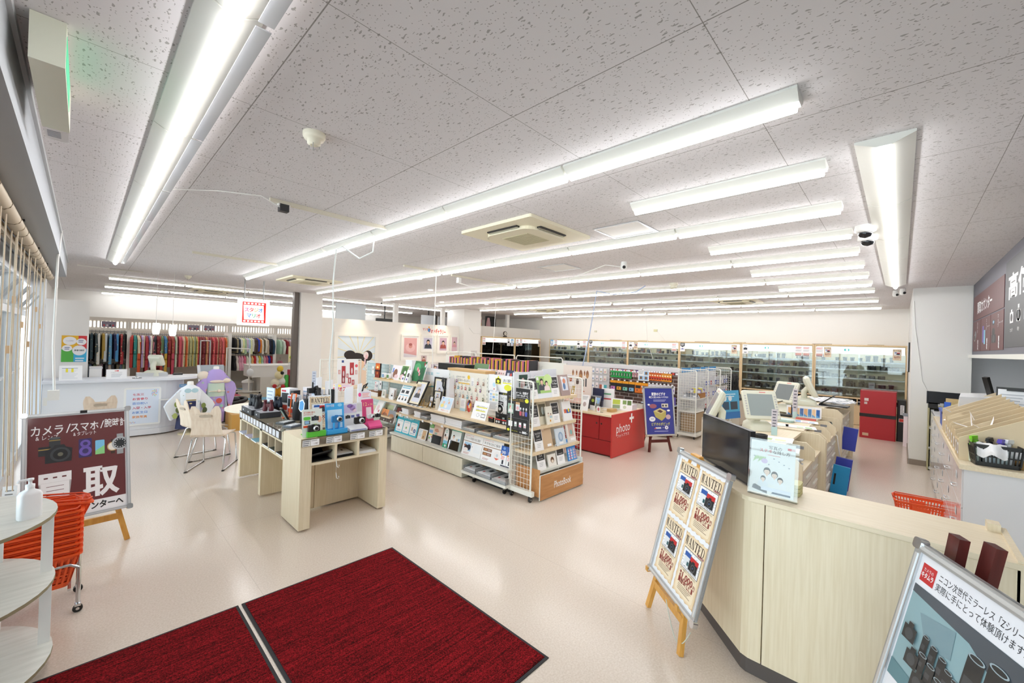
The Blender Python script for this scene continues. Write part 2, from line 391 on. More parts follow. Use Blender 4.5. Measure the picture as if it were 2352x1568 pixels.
for k in range(7):
    t=strip_fixture('y',.42+1.24*k,1.65+1.24*k,.325,f'linear ceiling light beside the window blinds, {ordn(k)} from the entrance','linear ceiling lights along the window',.095)
    b=MB();b.box(.39,.42+1.24*k,CE-.05,.44,1.63+1.24*k,CE-.046,FROST);b.build('side_cover',t)
for i,(y,z)in enumerate(((11.75,CE),(14.1,CE),(16.55,CE))):
    for k in range(7):
        strip_fixture('x',.33+1.24*k,1.555+1.24*k,y,f'linear ceiling light in the dressing area, {ordn(k)} from the window in its {ordn(i)} row','dressing area ceiling lights')
def cassette(cx,cy,s,rz,label):
    t=T('air_conditioner',label,'air conditioner',(cx,cy,CE-.04),rz,'ceiling cassette air conditioners',local=True)
    IV=M('#e6dfc6',.5)
    b=MB();b.prism(rrect(-s,-s,s,s,.02),.012,.04,IV);b.prism(rrect(-s*.66,-s*.66,s*.66,s*.66,s*.26,6),-.018,.0121,IV);b.build('panel',t)
    b=MB()
    for k in range(4):b.X=Matrix.Rotation(k*PI/2,4,'Z');b.box(-s*.42,s*.67,.0,s*.42,s*.76,.013,BLACK);b.box(-s*.42,s*.70,-.006,s*.42,s*.712,.012,M('#b5ae98'))
    b.build('air_outlet',t)
    b=MB();b.box(-s*.36,-s*.36,-.022,s*.36,s*.36,-.0185,M('#c9c2a4',.7))
    for k in range(12):u=-s*.34+k*s*.68/11;b.box(u-.004,-s*.35,-.024,u+.004,s*.35,-.022,M('#b3ac8e'))
    b.build('intake_grille',t)
cassette(3.12,2.82,.475,0,'ivory ceiling air conditioner beside the main light row, nearest to the camera')
cassette(3.1,8.6,.475,0,'ivory ceiling air conditioner over the passage to the dressing area')
cassette(10.3,2.75,.45,0,'ivory ceiling air conditioner over the rear showcases')
cassette(10.6,8.5,.45,0,'ivory ceiling air conditioner by the far corner column')
cassette(2.3,13.2,.45,0,'ivory ceiling air conditioner over the dressing area')
def hatch(x0,y0,x1,y1,label):
    b=MB();f=.022
    for q in((x0,y0,x1,y0+f),(x0,y1-f,x1,y1),(x0,y0+f,x0+f,y1-f),(x1-f,y0+f,x1,y1-f)):b.box(q[0],q[1],CE-.008,q[2],q[3],CE-.0005,ALU)
    b.box(x0+f,y0+f,CE-.004,x1-f,y1-f,CE-.0005,WHITE)
    tag(b.build('ceiling_hatch'),label,'hatch','aluminium framed ceiling hatches')
hatch(3.38,1.72,3.82,2.19,'square ceiling hatch with aluminium frame beside the nearest air conditioner')
hatch(4.58,3.41,5.0,3.89,'square ceiling hatch with aluminium frame behind the third light row')
def detector(x,y,label):
    t=T('smoke_detector',label,'smoke detector',(x,y,CE-.09),local=True)
    b=MB();b.lathe([(.058,.09),(.058,.07),(.05,.055),(.036,.05),(.034,.03),(.02,.022)],CREAM,n=24);b.build('body',t)
    b=MB()
    for k in range(3):a=k*2.1;b.tube([(.03*math.cos(a),.03*math.sin(a),.05),(.03*math.cos(a),.03*math.sin(a),.012),(0,0,0)],.002,STEEL,5)
    b.build('guard_wire',t)
detector(.86,2.39,'cream smoke detector with a wire guard near the window light row')
detector(1.4,10.2,'small smoke detector near the dressing area entrance')
b=MB();b.lathe([(.07,.09),(.07,.05),(.05,.045),(.05,.02),(.06,.0)],CREAM,at=(7.04,2.88,CE-.09),n=20);tag(b.build('smoke_detector'),'cylindrical grey detector between the rear light rows','smoke detector')
def domecam(x,y,label):
    t=T('dome_camera',label,'security camera',(x,y,CE-.11),local=True)
    b=MB();b.lathe([(.072,.11),(.075,.06),(.058,.05),(.045,.045)],WHITE,n=24);b.build('housing',t)
    b=MB();b.lathe([(.05,.048),(.05,.03),(.036,.01),(.001,0)],M('#1a1a1c',.08),n=20);b.build('dome',t)
domecam(4.72,.25,'white dome security camera with black bubble, nearer of the two beside the aisle light')
domecam(5.08,.25,'white dome security camera with black bubble, farther of the two beside the aisle light')
def ballcam(x,y,z,label):
    t=T('security_camera',label,'security camera',(x,y,z),local=True)
    b=MB();b.lathe([(.035,.11),(.042,.06),(.042,.03),(.03,.008),(.001,0)],WHITE,n=18);b.build('housing',t)
    b=MB();b.blob((-.03,-.02,.035),.022,.022,.022,BLACK);b.build('lens',t)
ballcam(4.95,2.7,CE-.11,'small white security camera hanging between the middle light rows')
ballcam(9.45,.0,CE-.12,'white security camera beside the right pillar, black eyed one')
ballcam(9.7,.09,CE-.12,'white security camera behind the one at the right pillar')
ballcam(6.0,11.0,CE-.12,'small white camera above the gallery partition')
IVT=M('#d8d3c2',.5)
for k,(x0,y0,x1)in enumerate(((1.03,3.78,2.1),(1.01,7.1,2.1),(3.3,5.44,3.85),(4.25,5.5,5.6))):
    b=MB();b.box(x0,y0-.017,CE-.03,x1,y0+.017,CE-.0005,IVT)
    tag(b.build('lighting_track'),f'ivory lighting track on the ceiling, {ordn(k)} from the entrance','track','ceiling lighting tracks')
b=MB();b.box(1.10,3.75,CE-.09,1.17,3.81,CE-.031,DARK);b.box(1.09,3.755,CE-.05,1.18,3.805,CE-.03,WHITE);tag(b.build('track_plug'),'black and white power plug in the nearest lighting track','plug')
b=MB();b.tube([(1.1,3.76,CE-.06),(.95,3.72,CE-.02),(.7,3.9,CE-.01),(.42,4.15,CE-.02)],.005,WHITE,6);tag(b.build('cable'),'thin white cable from the track plug to the window lights','cable')
b=MB();b.tube([(2.12,4.1,CE-.03),(2.12,4.12,CE-.2),(2.06,4.3,CE-.26),(2.0,4.6,CE-.1),(1.98,4.72,CE-.12),(1.97,4.75,CE-.5),(2.0,4.78,1.9),(1.98,4.8,1.5),(2.03,4.86,1.1),(2.0,4.9,.95)],.008,M('#e3e8e6',.5),7)
tag(b.build('cable'),'white cable dropping from the ceiling onto the camera display table','cable')
b=MB();b.tube([(3.9,5.45,CE-.04),(3.9,5.45,2.3),(3.88,5.46,1.75),(3.93,5.5,1.36)],.007,WHITE,6);tag(b.build('cable'),'white cable dropping onto the photo goods shelf','cable')
b=MB();b.tube([(4.45,5.55,CE-.12),(4.6,5.3,CE-.2),(5.1,4.6,CE-.23),(5.0,3.6,CE-.14),(4.9,2.95,CE-.02),(4.95,2.75,CE-.06)],.006,WHITE,6);b.box(4.42,5.52,CE-.12,4.48,5.58,CE-.031,WHITE);tag(b.build('cable'),'slack white cable between the lighting track and the hanging camera','cable')
b=MB();b.tube([(6.95,3.35,CE-.02),(6.9,3.5,CE-.13),(6.95,4.0,CE-.14),(6.95,4.36,CE-.05),(6.95,4.42,2.5),(6.95,4.5,2.0),(6.9,4.6,1.4),(6.85,4.65,1.1)],.010,M('#a9b8d8',.5),7);tag(b.build('cable'),'bundled blue and white cables dropping to the middle shelves','cable')
b=MB();b.tube([(10.2,4.9,CE-.06),(10.25,4.85,2.0),(10.3,4.7,1.5)],.006,WHITE,6);tag(b.build('cable'),'white cable dropping near the rear showcases','cable')
b=MB();b.tube([(6.8,7.05,CE-.02),(6.78,7.05,2.2),(6.75,7.06,1.55)],.005,WHITE,6);tag(b.build('cable'),'thin white cable dropping behind the photo goods shelf','cable')
# exit light box, seen edge-on from below
t=T('exit_light','cream emergency exit box on the ceiling near the window','exit light',(-.11,2.62,CE-.16))
b=MB();b.box(-.16,2.26,CE-.17,-.07,2.98,CE-.001,M('#e4e6d4',.4));b.build('case',t)
b=MB();b.box(-.0695,2.3,CE-.15,-.0685,2.75,CE-.03,M('#2f9c72',.4,0,.8));b.build('lit_face',t)
b=MB(frame((-.16,2.98,CE-.172),(1,0,0),(0,-1,0)));b.rect(.005,-.16,.085,.0,PAPER,1)
for k in range(5):b.rect(.015,-.03-.02*k,.06,-.02-.02*k,M('#7d8598'),2)
b.build('rating_label',t)
for k,(x,y)in enumerate(((4.2,6.4),(5.3,7.6),(5.6,9.6),(7.1,9.6),(8.2,8.9))):
    b=MB();b.lathe([(.055,CE-.001),(.055,CE-.01),(.04,CE-.012),(.001,CE-.012)],M('#fff8ea',.5,0,3),at=(x,y,0),n=18)
    tag(b.build('downlight'),f'small round downlight in front of the gallery wall, {ordn(k)} from the camera','downlight','downlights before the gallery wall')
for k,(x,z)in enumerate(((5.3,0),(7.1,0),(8.3,0))): # their warm pools on the gallery wall
    l=bpy.data.lights.new('gallery_spot','SPOT');l.energy=28;l.spot_size=1.0;l.spot_blend=.9;l.color=(1,.86,.62);l.shadow_soft_size=.04
    o=bpy.data.objects.new('gallery_spot',l);COL.objects.link(o);o.location=(x,10.75,CE-.03);o.rotation_euler=(math.radians(20),0,0)
# lit shop sign hanging before the dressing area
t=T('hanging_sign','white lit sign with red film frame and colourful lettering hanging from the ceiling','sign',(2.45,9.66,2.0))
b=MB();b.box(2.13,9.62,2.0,2.69,9.70,2.53,M('#ffffff',.4,0,.5));b.build('sign_box',t)
b=MB(frame((2.13,9.619,2.0),(1,0,0),(0,0,1)));RD=M('#e2231a',.4,0,.25);WH=M('#ffffff',.4,0,.5)
b.rect(.07,.055,.49,.475,RD,1);b.poly([(.10,.115),(.46,.115),(.445,.415),(.085,.415)],WH,2)
for k in range(6):b.rect(.09+.064*k,.07,.133+.064*k,.1,WH,2);b.rect(.09+.064*k,.43,.133+.064*k,.46,WH,2)
for k,(ch,c)in enumerate((('ス','#e0429a'),('タ','#e2231a'),('ジ','#f2b01e'),('オ','#2f7fd6'))):b.text(ch,.145+.083*k,.315,.1,M(c,.4,0,.15),3,bold=.02)
for k,(ch,c)in enumerate((('マ','#2f7fd6'),('リ','#2fb57a'),('オ','#e2231a'))):b.text(ch,.19+.083*k,.2,.1,M(c,.4,0,.15),3,bold=.02)
b.build('sign_face',t)
for x in(2.24,2.58):b=MB();b.tube([(x,9.66,2.53),(x,9.66,CE-.001)],.012,STEEL,8);b.build('hanging_rod',t)
# ================================================================ PRINT HELPERS
def bust(b,x,y,s,hair='#231b18',skin='#f0cdb4',cloth='#4a4a4e',l=2,long=False,face=True):
    b.poly([(x-.5*s,y-.62*s),(x+.5*s,y-.62*s),(x+.42*s,y-.2*s),(x+.16*s,y-.06*s),(x-.16*s,y-.06*s),(x-.42*s,y-.2*s)],M(cloth),l)
    b.poly([(x-.09*s,y-.08*s),(x,y-.25*s),(x+.09*s,y-.08*s),(x+.08*s,y+.05*s),(x-.08*s,y+.05*s)],M(skin),l+1)
    b.ell(x,y+(.16 if not long else .1)*s,.23*s,(.27 if not long else .34)*s,M(hair),l+1)
    b.ell(x,y+.11*s,.18*s,.22*s,M(skin),l+2)
    b.poly([(x-.2*s,y+.16*s),(x-.12*s,y+.36*s),(x+.1*s,y+.38*s),(x+.2*s,y+.16*s),(x+.08*s,y+.25*s),(x-.08*s,y+.24*s)],M(hair),l+3)
    if face:
        for d in(-1,1):b.ell(x+d*.075*s,y+.11*s,.022*s,.014*s,M('#2a1d18'),l+3,8)
        b.poly([(x-.06*s,y+.0*s),(x+.06*s,y+.0*s),(x,y-.025*s)],M('#c4645c'),l+3)
def cam_print(b,x,y,w,body='#202124',l=3):
    h=w*.6
    b.rect(x-w/2,y-h/2,x+w/2,y+h/2,M(body),l);b.rect(x-w*.16,y+h*.45,x+w*.16,y+h*.68,M(body),l)
    b.ell(x+w*.05,y-h*.02,w*.25,w*.25,M('#55585c'),l+1);b.ell(x+w*.05,y-h*.02,w*.18,w*.18,M('#111113'),l+2);b.ell(x+w*.05,y,w*.07,w*.07,M('#3c5a86'),l+3)
def lines(b,x,y,w,n,dy,c='#8a8a8a',t=.25,l=2,al='l'):
    for k in range(n):
        ww=w*(1-.3*((k*7)%3)/3);x0=x if al=='l' else x-ww/2
        b.rect(x0,y-k*dy-dy*t,x0+ww,y-k*dy,M(c),l)
def slab_letter(b,ch,x,y,w,h,mat,l):
    P=[]
    R=lambda a,c,d,e:P.append([(a,c),(d,c),(d,e),(a,e)])
    Q=lambda a,c,d,e,t:P.append([(a,c),(a+t,c),(d+t,e),(d,e)])
    if ch=='W':Q(.22,0,.05,1,.17);Q(.24,0,.42,1,.06);Q(.62,0,.42,1,.17);Q(.64,0,.86,1,.06);R(0,.94,.3,1);R(.36,.94,.66,1);R(.78,.94,1,1)
    if ch=='A':Q(.08,0,.44,1,.06);Q(.66,0,.40,1,.2);R(.24,.28,.74,.36);R(0,0,.28,.06);R(.58,0,1,.06)
    if ch=='N':R(.12,0,.19,1);Q(.66,0,.1,1,.22);R(.8,0,.87,1);R(0,0,.32,.06);R(0,.94,.3,1);R(.68,.94,1,1)
    if ch=='T':R(.38,0,.62,1);R(.02,.91,.98,1);R(.02,.66,.08,1);R(.92,.66,.98,1);R(.24,0,.76,.06)
    if ch=='E':R(.14,0,.38,1);R(0,.93,.9,1);R(0,0,.9,.07);R(.3,.47,.66,.54);R(.84,.7,.9,1);R(.84,0,.9,.3);R(.62,.34,.68,.66)
    if ch=='D':
        R(.12,0,.34,1);P.append([(0,0),(.5,0),(.5,.06),(0,.06)]);P.append([(0,.94),(.5,.94),(.5,1),(0,1)])
        for k in range(8):
            a0,a1=-PI/2+PI*k/8,-PI/2+PI*(k+1)/8
            P.append([(.46+.34*math.cos(a0),.5+.44*math.sin(a0)),(.46+.5*math.cos(a0),.5+.5*math.sin(a0)),(.46+.5*math.cos(a1),.5+.5*math.sin(a1)),(.46+.34*math.cos(a1),.5+.44*math.sin(a1))])
    for p in P:b.poly([(x+u*w,y+v*h)for u,v in p],mat,l)
def wanted(b,x,y,w,h,l=1,detail=True):
    """a parchment style WANTED notice, lower left corner x, y"""
    edge=[]
    n=14
    for k in range(n):edge.append((x+w*k/n,y+(.004*(k%3)if k else 0)))
    for k in range(n):edge.append((x+w-(.004*(k%2)),y+h*k/n))
    for k in range(n):edge.append((x+w-w*k/n,y+h-(.005*(k%3))))
    for k in range(n):edge.append((x+(.004*(k%2)),y+h-h*k/n))
    b.poly(edge,M('#d9b98c',.6),l)
    b.poly(rrect(x+.035*w,y+.02*h,x+.965*w,y+.985*h,.06*w),M('#e9d2ae',.6),l+1);b.poly(rrect(x+.09*w,y+.05*h,x+.91*w,y+.95*h,.08*w),M('#f0dfc2',.6),l+2)
    lw=w*.86/6;DK=M('#3a2418',.6);RD=M('#8c2f2a',.6)
    for k,ch in enumerate('WANTED'):slab_letter(b,ch,x+.07*w+k*lw,y+.80*h,lw*.95,.145*h,DK,l+3)
    b.rect(x+.66*w,y+.775*h,x+.95*w,y+.805*h,RD,l+4)
    b.text('探しています!',x+.805*w,y+.79*h,.03*h,PAPER,l+5,w=.27*w)
    b.rect(x+.10*w,y+.44*h,x+.90*w,y+.765*h,DK,l+3);b.rect(x+.112*w,y+.448*h,x+.888*w,y+.757*h,PAPER,l+4)
    if detail:
        cx,cy=x+.5*w,y+.6*h
        for k in range(20):
            a=2*PI*k/20;u,v=math.cos(a),math.sin(a)
            b.poly([(cx+u*.30*w,cy+v*.125*h),(cx+math.cos(a+.04)*.385*w,cy+math.sin(a+.04)*.152*h),(cx+math.cos(a-.04)*.385*w,cy+math.sin(a-.04)*.152*h)],M('#b9b9bd'),l+5)
    b.rect(x+.2*w,y+.64*h,x+.47*w,y+.72*h,M('#2b5aa8',.4),l+6);b.rect(x+.47*w,y+.61*h,x+.82*w,y+.70*h,M('#c52a2c',.4),l+7)
    b.rect(x+.22*w,y+.52*h,x+.45*w,y+.65*h,M('#e3e6ea',.4),l+7);b.rect(x+.36*w,y+.52*h,x+.44*w,y+.58*h,M('#2d5d63',.4),l+8)
    cam_print(b,x+.63*w,y+.56*h,.36*w,l=l+8)
    b.text('コンパクトデジタルカメラ',x+.5*w,y+.475*h,.042*h,DK,l+9,w=.7*w)
    b.text('詳しくは店頭スタッフまでお尋ねください',x+.5*w,y+.415*h,.03*h,DK,l+4,w=.72*w)
    b.text('最',x+.2*w,y+.36*h,.055*h,RD,l+4,bold=.02);b.text('低',x+.2*w,y+.305*h,.055*h,RD,l+4,bold=.02)
    b.text('1,000',x+.53*w,y+.335*h,.14*h,RD,l+4,w=.5*w,bold=.025);b.text('円',x+.85*w,y+.315*h,.06*h,RD,l+4,bold=.02)
    b.text('買取金額保証',x+.52*w,y+.24*h,.088*h,RD,l+4,w=.74*w,bold=.03)
    lines(b,x+.2*w,y+.18*h,.6*w,4,.026*h,'#8d7763',.3,l+4)
def snap_board(name,label,o,u,v,w,h,draw,rail=.03,group=None,bg=PAPER):
    """aluminium snap frame poster board: rails, chrome corners, printed sheet"""
    X=frame(o,u,v);t=T(name,label,'sign',(o[0],o[1],o[2]),group=group)
    b=MB(X);b.box(0,0,-.012,w,h,-.001,bg)
    draw(b,w,h);b.build('poster',t)
    b=MB(X)
    for q in((0,0,w,rail),(0,h-rail,w,h),(0,rail,rail,h-rail),(w-rail,rail,w,h-rail)):
        b.box(q[0],q[1],-.014,q[2],q[3],.008,ALU)
        if q[2]-q[0]>q[3]-q[1]:b.box(q[0]+.01,(q[1]+q[3])/2-.006,.008,q[2]-.01,(q[1]+q[3])/2+.006,.011,M('#e4e6e8',.3,.6))
        else:b.box((q[0]+q[2])/2-.006,q[1]+.01,.008,(q[0]+q[2])/2+.006,q[3]-.01,.011,M('#e4e6e8',.3,.6))
    b.build('frame',t)
    for cx in(0,w):
        for cy in(0,h):
            b=MB(X);b.prism(rrect(cx-.012 if cx==0 else cx-.028,cy-.012 if cy==0 else cy-.028,cx+.028 if cx==0 else cx+.012,cy+.028 if cy==0 else cy+.012,.012),-.015,.013,CHROME);b.build('corner_cap',t)
    return t
def easel(name,label,o,u,back,mat,ht,foot_w,lip_z,lean=.25,top=True):
    """tripod display easel: two front legs, rear leg, cross bar, lips; o = middle of the front feet"""
    u=Vector(u).normalized();bk=Vector(back).normalized();o=Vector(o);t=T(name,label,'easel',tuple(o))
    ap=o+bk*(ht*lean)+Vector((0,0,ht))
    for sg in(-1,1):
        f=o+u*(sg*foot_w/2);tp=ap+u*(sg*.045)
        b=MB();b.bar(f,tp,.036,.026,mat,up=tuple(bk));b.build('front_leg',t)
        k=lip_z/ht;q=f.lerp(tp,k)
        b=MB();b.bar(q+u*(sg*.03),q-bk*.075+u*(sg*.03),.03,.03,mat);b.build('lip_peg',t)
    b=MB();b.bar(o+bk*(ht*lean*1.0+.38),ap+bk*.02-Vector((0,0,.06)),.034,.024,mat,up=tuple(u));b.build('rear_leg',t)
    k=(lip_z-.09)/ht;l,r=[(o+u*(sg*foot_w/2)).lerp(ap+u*(sg*.045),k)for sg in(-1,1)]
    b=MB();b.bar(l,r,.024,.05,mat);b.build('cross_bar',t)
    if top:
        b=MB();b.bar(ap-u*.05-Vector((0,0,.03)),ap+u*.05-Vector((0,0,.03)),.03,.09,mat);b.build('top_block',t)
    return t
# ================================================================ ENTRANCE MATS
EDGE=M('#2b2a2d',.8)
def floor_mat(x0,y0,x1,y1,label):
    t=T('floor_mat',label,'mat',((x0+x1)/2,(y0+y1)/2,0),group='red entrance mats')
    b=MB();b.box(x0,y0,.0005,x1,y1,.006,EDGE);b.build('rubber_edge',t)
    b=MB();b.box(x0+.018,y0+.018,.006,x1-.018,y1-.018,.010,MATRED);b.build('pile',t)
floor_mat(.775,1.43,1.89,3.155,'red loop pile entrance mat with black rubber edge, the one in the middle of the floor')
floor_mat(-.5,1.43,.755,3.155,'red loop pile entrance mat with black rubber edge, the one towards the windows')
# ================================================================ CAMERA DISPLAY TABLE
def clear_tag(b,x0,x1,y,z0,z1,n):
    pass
t=T('display_table','cream wood display table of camera goods with pigeonholes under its top','display table',(1.84,5.0,0))
x0,x1,yf,yb=1.40,2.27,3.96,6.06
b=MB();b.box(x0,yf,.02,x0+.1,4.43,.86,WOOD);b.build('leg_panel',t)
b=MB();b.box(x1-.09,yf,.02,x1,4.43,.86,WOOD);b.build('leg_panel',t)
b=MB();b.box(x0+.1,4.405,.02,1.7,4.43,.62,WOOD);b.box(1.706,4.405,.02,x1-.09,4.43,.62,WOOD);b.build('back_panel',t)
b=MB();b.box(x0+.1,yf,.765,x1-.09,4.43,.86,WOODX);b.box(x0+.1,yf,.60,x1-.09,4.42,.62,WOODX)
for x in(1.724,1.95):b.box(x-.012,yf,.62,x+.012,4.4,.765,WOOD)
b.box(x0+.1,4.39,.62,x1-.09,4.43,.765,WOOD);b.build('pigeonhole_rack',t)
for ya,ybk in((4.44,5.2),(5.205,6.05)):
    b=MB();b.box(x0,ybk-.07,.02,x0+.43,ybk,.82,WOOD);b.build('leg_panel',t)
    b=MB();b.box(x0+.41,ya,.02,x0+.43,ybk-.07,.8,WOOD);b.build('back_panel',t)
    b=MB();b.box(x0,ya,.735,x0+.43,ybk-.001,.82,WOODY);b.box(x0,ya,.57,x0+.42,ybk-.07,.588,WOODY)
    for k in range(4):y=ya+(ybk-.075-ya)*k/3;b.box(x0,y,.588,x0+.42,y+.014,.735,WOOD)
    b.build('pigeonhole_rack',t)
b=MB();b.box(x0+.44,4.44,.02,x1,6.05,.82,WOOD);b.build('rear_body',t)
b=MB();b.box(x0-.004,4.44,.82,x1,6.055,.845,WOODY);b.build('worktop',t)
b=MB();b.box(1.55,yf-.005,.861,x1-.02,4.4,.8635,ACRYL);b.box(x0-.002,yf-.0075,.787,x1-.03,yf-.0045,.8635,ACRYL);b.box(x0-.0105,4.46,.845,x0+.4,6.05,.848,ACRYL);b.box(x0-.0105,4.46,.76,x0-.0085,6.05,.848,ACRYL);b.build('acrylic_cover',t)
for k,xa in enumerate((1.41,1.625,1.86,2.06)):
    b=MB(frame((xa,yf-.008,.79),(1,0,0),(0,0,1)));b.rect(0,0,.07,.058,M('#e3e3e3'),1);b.rect(.073,0,.15,.058,PAPER,1);lines(b,.006,.05,.058,3,.018,'#777b80',.4);lines(b,.08,.05,.05,1,.02,'#999999',.3);b.text('1,980',.12,.02,.018,M('#7a4a44'),2);b.build('price_card',t)
y=4.5
for k in range(13):
    b=MB(frame((x0-.0112,4.52+k*.115+.1,.768),(0,-1,0),(0,0,1)));b.rect(0,0,.085,.065,PAPER,1);lines(b,.008,.055,.06,4,.015,'#8f97b5',.35);b.build('price_card',t)
b=MB();b.box(1.505,3.99,.6205,1.70,4.35,.628,BLACK);b.loft([[(1.51,4.0+.33*k/6,.63+.10*(k/6-.5)**2*4*.5)for k in range(7)]+[(1.51,4.33-.33*k/6,.645+.10*((6-k)/6-.5)**2*4*.5)for k in range(7)],[(1.705,4.0+.33*k/6,.63+.14*(k/6-.5)**2*4*.5)for k in range(7)]+[(1.705,4.33-.33*k/6,.645+.14*((6-k)/6-.5)**2*4*.5)for k in range(7)]],BLACK)
tag(b.build('album'),'stack of black paper sheets curling in the left front pigeonhole of the display table','paper')
b=MB()
for k in range(5):b.box(1.745+.004*k,3.99+.01*k,.6205+k*.006,1.925,4.33,.6245+k*.006,BLACK if k<3 else PAPER)
b.X=frame((1.76,4.02,.651),(1,0,0),(0,1,0));b.rect(0,0,.15,.28,PAPER,1);b.rect(.04,.13,.07,.19,M('#4a3527'),2);b.rect(.09,.1,.11,.14,M('#4a3527'),2);tag(b.build('leaflet'),'white leaflets with black backs in the middle front pigeonhole of the display table','paper')
b=MB()
for k in range(4):b.box(1.975,3.99+.008*k,.6205+k*.005,2.165,4.34,.6245+k*.005,PAPER)
b.X=frame((1.98,4.02,.641),(1,0,0),(0,1,0));b.rect(.02,.16,.06,.24,M('#4a3527'),1);b.rect(.08,.1,.1,.14,M('#8a7a6d'),1);tag(b.build('leaflet'),'flat white leaflets in the right front pigeonhole of the display table','paper')
for k in range(6):
    ya=(4.47,4.70,4.93,5.235,5.50,5.76)[k];c=('#1f2022','#3a4038','#26292c','#7fb7cf','#c6c2de','#b8bfd8')[k]
    b=MB();b.box(1.37 if k>2 else 1.405,ya,.589,1.78,ya+.19,.602,PAPER);b.box(1.368 if k>2 else 1.403,ya-.002,.602,1.78,ya+.19,.605,M(c))
    tag(b.build('leaflet'),('black','dark olive','charcoal','sky blue','pale violet','lilac')[k]+' leaflets in the window side pigeonholes of the display table, '+ordn(k)+' from the front','paper')
for z0 in(.55,.44):
    b=MB();b.tube([(1.73,3.955,z0+.05),(1.735,3.95,z0),(1.75,3.95,z0-.012),(1.757,3.95,z0),(1.755,3.95,z0+.012)],.004,WHITE,6)
    if z0<.5:b.tube([(1.73,3.955,.6),(1.73,3.955,z0+.05)],.0012,WHITE,4)
    else:b.tube([(1.73,3.955,.62),(1.73,3.955,z0+.05)],.003,WHITE,4)
    tag(b.build('hook'),'small white plastic hook hanging under the table front, '+('upper one' if z0>.5 else 'lower one on a string'),'hook')
# --- four demo camera stands along the front edge
def demo_cam(t,x,y,z,w,body,lens='#c9cacc',rx=0):
    h=w*.58
    b=MB(Matrix.Translation((x,y,z))@Matrix.Rotation(rx,4,'Z'));b.prism([(-w/2,-h/2),(w/2,-h/2),(w/2,h/2),(-w/2,h/2)],0,.001,M(body))if False else None
    c=M(body,.35);b.X=b.X@Matrix.Rotation(PI/2,4,'X')
    b.prism(rrect(-w/2,-h/2,w/2,h/2,h*.16),-.012,.012,c);b.box(-w*.2,h/2,-.008,w*.02,h/2+.006,.008,c);o=b.build('camera',t)
    d=MB(b.X);d.lathe([(h*.40,.012),(h*.40,.02),(h*.34,.022),(h*.33,.034),(h*.27,.035)],M(lens,.3,.7),at=(w*.12,0,0),n=20);d.lathe([(h*.27,.0352),(h*.12,.034),(.001,.034)],BLACK,at=(w*.12,0,0),n=16);d.build('camera_lens',o)
G1=M('#5cc23c',.45)
t=T('camera_stand','green based demo stand with a black compact camera at the display table front','display stand',(1.52,4.05,.8635))
b=MB();b.box(1.46,3.975,.864,1.63,4.0,.915,G1);b.box(1.46,4.0,.864,1.63,4.14,.872,G1);b.build('base',t)
b=MB(frame((1.425,4.0,.866),(1,-.05,0),(0,.16,1)));b.box(0,0,-.006,.18,.255,0,M('#dde3dc',.4));b.text('誰でも簡単に撮れる',.065,.225,.02,M('#d2542a'),2,w=.1);b.text('おすすめカメラ',.055,.205,.018,M('#d2542a'),2,w=.08);b.poly(rrect(.012,.155,.075,.185,.012),G1,1);cam_print(b,.115,.165,.065);b.ell(.155,.155,.02,.03,M('#e2b79e'),2);b.rect(.02,.115,.07,.15,M('#53575c'),1);b.rect(.024,.12,.06,.146,M('#8fb8d8'),2);b.rect(.01,.085,.05,.105,M('#d94b22'),1);b.rect(.055,.09,.09,.108,M('#5a3a7c'),1);b.rect(.1,.095,.13,.115,M('#9bb84a'),1);b.build('backboard',t)
demo_cam(t,1.52,3.985,.945,.105,'#1c1d20')
BL=M('#3aa7e6',.4)
t=T('camera_stand','bright blue demo stand with a blue waterproof compact camera at the display table front','display stand',(1.74,4.06,.8635))
b=MB();b.box(1.645,3.985,.864,1.845,4.01,.905,BL);b.box(1.645,4.01,.864,1.845,4.15,.872,BL);b.build('base',t)
b=MB(frame((1.65,4.03,.87),(1,0,0),(0,.15,1)));b.box(0,0,-.006,.185,.285,0,BL);b.rect(.02,.04,.165,.22,M('#bfe0f5'),1);b.rect(.0,.05,.012,.2,M('#2b86c4'),1);b.text('防水+防塵',.05,.262,.028,PAPER,2,w=.075);b.ell(.145,.262,.022,.016,M('#8fd0f2'),1);b.build('backboard',t)
b=MB();b.box(1.715,4.0,.905,1.725,4.03,.975,BL);b.box(1.765,4.0,.905,1.775,4.03,.975,BL);b.build('camera_rest',t)
demo_cam(t,1.745,4.0,1.005,.11,'#2379b8')
t=T('camera_stand','white demo stand with a black compact camera and lilac flower print at the display table front','display stand',(1.95,4.06,.8635))
b=MB();b.loft([[(1.87,3.98,.864),(1.87,3.98,.884),(1.87,4.07,.91),(1.87,4.1,.864)],[(2.055,3.98,.864),(2.055,3.98,.884),(2.055,4.07,.91),(2.055,4.1,.864)]],M('#e9eaee',.3),False);b.X=frame((1.87,3.979,.864),(1,0,0),(0,0,1));b.rect(.01,.006,.17,.014,M('#7a86c9'),1);b.build('base',t)
b=MB(frame((1.85,4.07,.87),(1,0,0),(0,.14,1)));b.box(0,0,-.005,.195,.265,0,M('#e6e7ea',.4));b.rect(.0,.165,.135,.25,M('#cfc3e2'),1);b.ell(.09,.215,.03,.028,M('#a98ac6'),2);b.ell(.065,.235,.03,.02,M('#8d6fb8'),2);b.ell(.11,.19,.02,.02,M('#e6c9d8'),2);b.rect(.14,.17,.19,.255,M('#cfd0d2'),1);cam_print(b,.04,.125,.05);b.rect(.075,.115,.11,.14,M('#5f6fae'),1);b.rect(.13,.12,.165,.145,M('#6a5f9a'),1);b.build('backboard',t)
demo_cam(t,1.975,4.0,.965,.115,'#161618')
PK=M('#e0508c',.4)
t=T('camera_stand','pink demo stand with a silver and a black compact camera at the display table front','display stand',(2.14,4.08,.8635))
